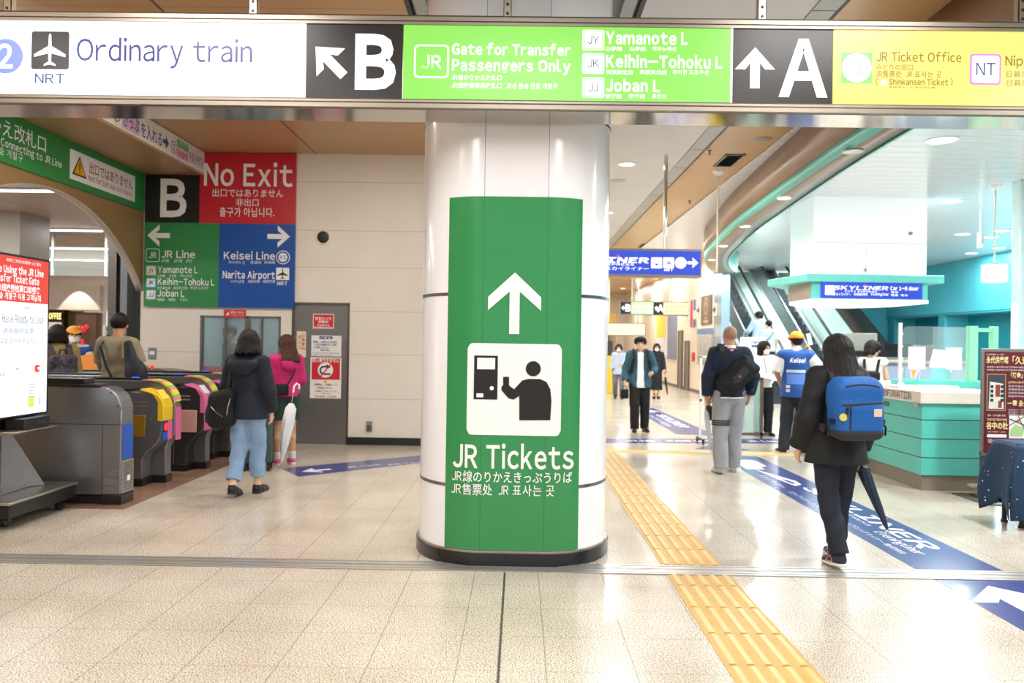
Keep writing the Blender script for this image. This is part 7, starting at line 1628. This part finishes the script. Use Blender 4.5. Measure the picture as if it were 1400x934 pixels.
p = Person('person in an orange cap and blue vest raising a paper seen from behind', (3.88, 11.2, 0), R(180-18), 1.70, skin_t, h=.009, turn=R(22), fingers={'R': 'grip', 'L': 'relax'}, J=dict(anL=(.15, .02, .085), toL=(.22, -.12, .03), knL=(.12, -.01, .49), anR=(-.12, -.02, .085), toR=(-.15, -.17, .03), elR=(-.30, -.02, 1.22), wrR=(-.20, -.14, 1.44), elL=(.25, .0, 1.13), wrL=(.22, -.16, 1.0)))
p.trousers(charc, hem=.06, wide=.016, fold=.007); p.shoes(M('shoe_dark_grey', '2c2c2f', .6), sole_w); p.top('shirt', wht, hem=.95, sleeve=.46, puff=.014, arm=.02, collar=.3)
o = p.top('vest', vest_b, hem=.80, sleeve=.07, puff=.034, flare=.02, arm=.012, fold=.004, label='blue vest with white lettering and bands')
from mathutils.bvhtree import BVHTree
bv = BVHTree.FromPolygons([v.co for v in o.data.vertices], [tuple(q.vertices) for q in o.data.polygons])
def wrapb(a, b_, l):                   # on the back of the vest, seen from behind: +a runs to the body's right
    r_ = bv.ray_cast(Vector((-a*p.k, .6, b_*p.k)), Vector((0, -1, 0))); q_ = r_[0] if r_[0] else Vector((-a*p.k, .1, b_*p.k)); return q_+Vector((0, .003+l, 0))
P = Panel((0, 0, 0), (-1, 0, 0), (0, 0, 1), .0012, wrapb)
P.text('Keisei', -.085, 1.285, .062, white_t, w=.2, bold=.05, slant=.25); P.rect(-.125, 1.145, .125, 1.185, M('band_silver', 'cfd8e6', .4), 1, n=12); P.rect(-.12, .985, .12, 1.13, M('vest_panel', '5b86d4', .6), 1, n=12)
for z_ in (.875, .93): P.rect(-.13, z_, -.075, z_+.04, M('band_silver', '', .4), 2, n=4)
for v_ in range(len(P.mb.v)): pass
lo_ = obj('lettering', P.mb, P.mats, o, fixn=False)
p.hair(hair_k, 'short'); p.cap(orange)
b = carried('paper_slip', 'small pale paper slip held up by the orange capped person in the vest', 'paper', p); w_ = p.j['wrR']; mb = MB(); mb.T = Matrix.Translation((w_[0]+.02, w_[1]-.03, w_[2]+.17)) @ Matrix.Rotation(R(14), 4, 'Y'); mb.box((-.03, -.004, -.08), (.03, .004, .09)); cput(b, 'sheet', mb, M('slip_blue_white', 'd5e4f0', .5))
# ---- people on the left escalator
p = Person('person in a pale blue top leaning on the left escalator', (6.74, 22.55, .88), R(180+5), 1.60, skin_l, h=.014, female=True, turn=R(45), nod=R(8), J=dict(elL=(.27, -.05, 1.14), wrL=(.36, -.16, 1.0)))
p.trousers(M('stone_trousers', 'a9a79f', .8), wide=.01); p.shoes(white_sn); p.top('blouse', sky, hem=.8, sleeve=.95, puff=.03, flare=.03, arm=.014); p.hair(hair_k, 'long', drop=.05)
p = Person('person in a sky blue t-shirt with a dark shoulder strap on the left escalator', (6.84, 21.95, .54), R(180-5), 1.68, skin_l, h=.014, turn=R(30)); p.trousers(charc); p.shoes(blk_l); p.top('t_shirt', sky, hem=.84, sleeve=.42, puff=.026, flare=.02, arm=.016); p.hair(hair_k, 'short')
b = carried('bag_strap_pouch', 'dark pouch on a thin strap across the sky blue t-shirt', 'bag', p); sd = SD((.0, -.05, .8), (.36, .3, 1.15), .012); sd.rbox((.19, .1, .97), (.08, .05, .09), .03, .02); cput(b, 'body', addsd(MB(), sd), blk_f, fixn=False); cput(b, 'strap', MB().strap([(.16, .14, 1.02), (.05, .165, 1.17), (-.08, .15, 1.33), (-.13, .04, 1.46), (-.1, -.12, 1.38), (.1, -.16, 1.15), (.2, .02, 1.0)], .02, .005, [(0, 1, 0), (0, 1, 0), (0, 1, .4), (0, 0, 1), (0, -1, .4), (.4, -1, 0), (1, 0, 0)]), blk_l)
# ---- customer at the counter
p = Person('person in a black cap and white sleeveless top at the aqua counter', (5.22, 11.8, 0), R(180-35), 1.60, skin_l, h=.011, female=True, turn=R(-50), nod=R(12), J=dict(elR=(-.2, -.03, 1.12), wrR=(-.12, -.22, 1.02), elL=(.2, -.03, 1.12), wrL=(.12, -.24, 1.05)))
p.trousers(nav_tr); p.shoes(white_sn); p.top('sleeveless_top', M('top_offwhite', 'd9d6d0', .8, bump=.2), hem=.86, sleeve=.08, puff=.018, flare=.02); p.hair(hair_k, 'long', drop=.07); p.cap(M('cap_black', '1d2326', .7))
b = carried('backpack', 'black backpack on the sleeveless white top at the counter', 'backpack', p); sd = SD((-.26, .05, .8), (.26, .42, 1.45), .012); sd.rbox((0, .2, 1.08), (.14, .075, .16), .05, .03); cput(b, 'body', addsd(MB(), sd), blk_f, fixn=False)
for e in (-1, 1): cput(b, 'shoulder_strap', MB().strap([(e*.09, .15, 1.22), (e*.105, .10, 1.40), (e*.11, .01, 1.465), (e*.12, -.1, 1.40), (e*.14, -.14, 1.24), (e*.17, -.02, 1.06), (e*.14, .14, 1.0)], .04, .010, [(0, 1, .3), (0, .5, 1), (0, 0, 1), (0, -1, .6), (0, -1, 0), (e, -.3, 0), (e, 0, 0)]), blk_f)
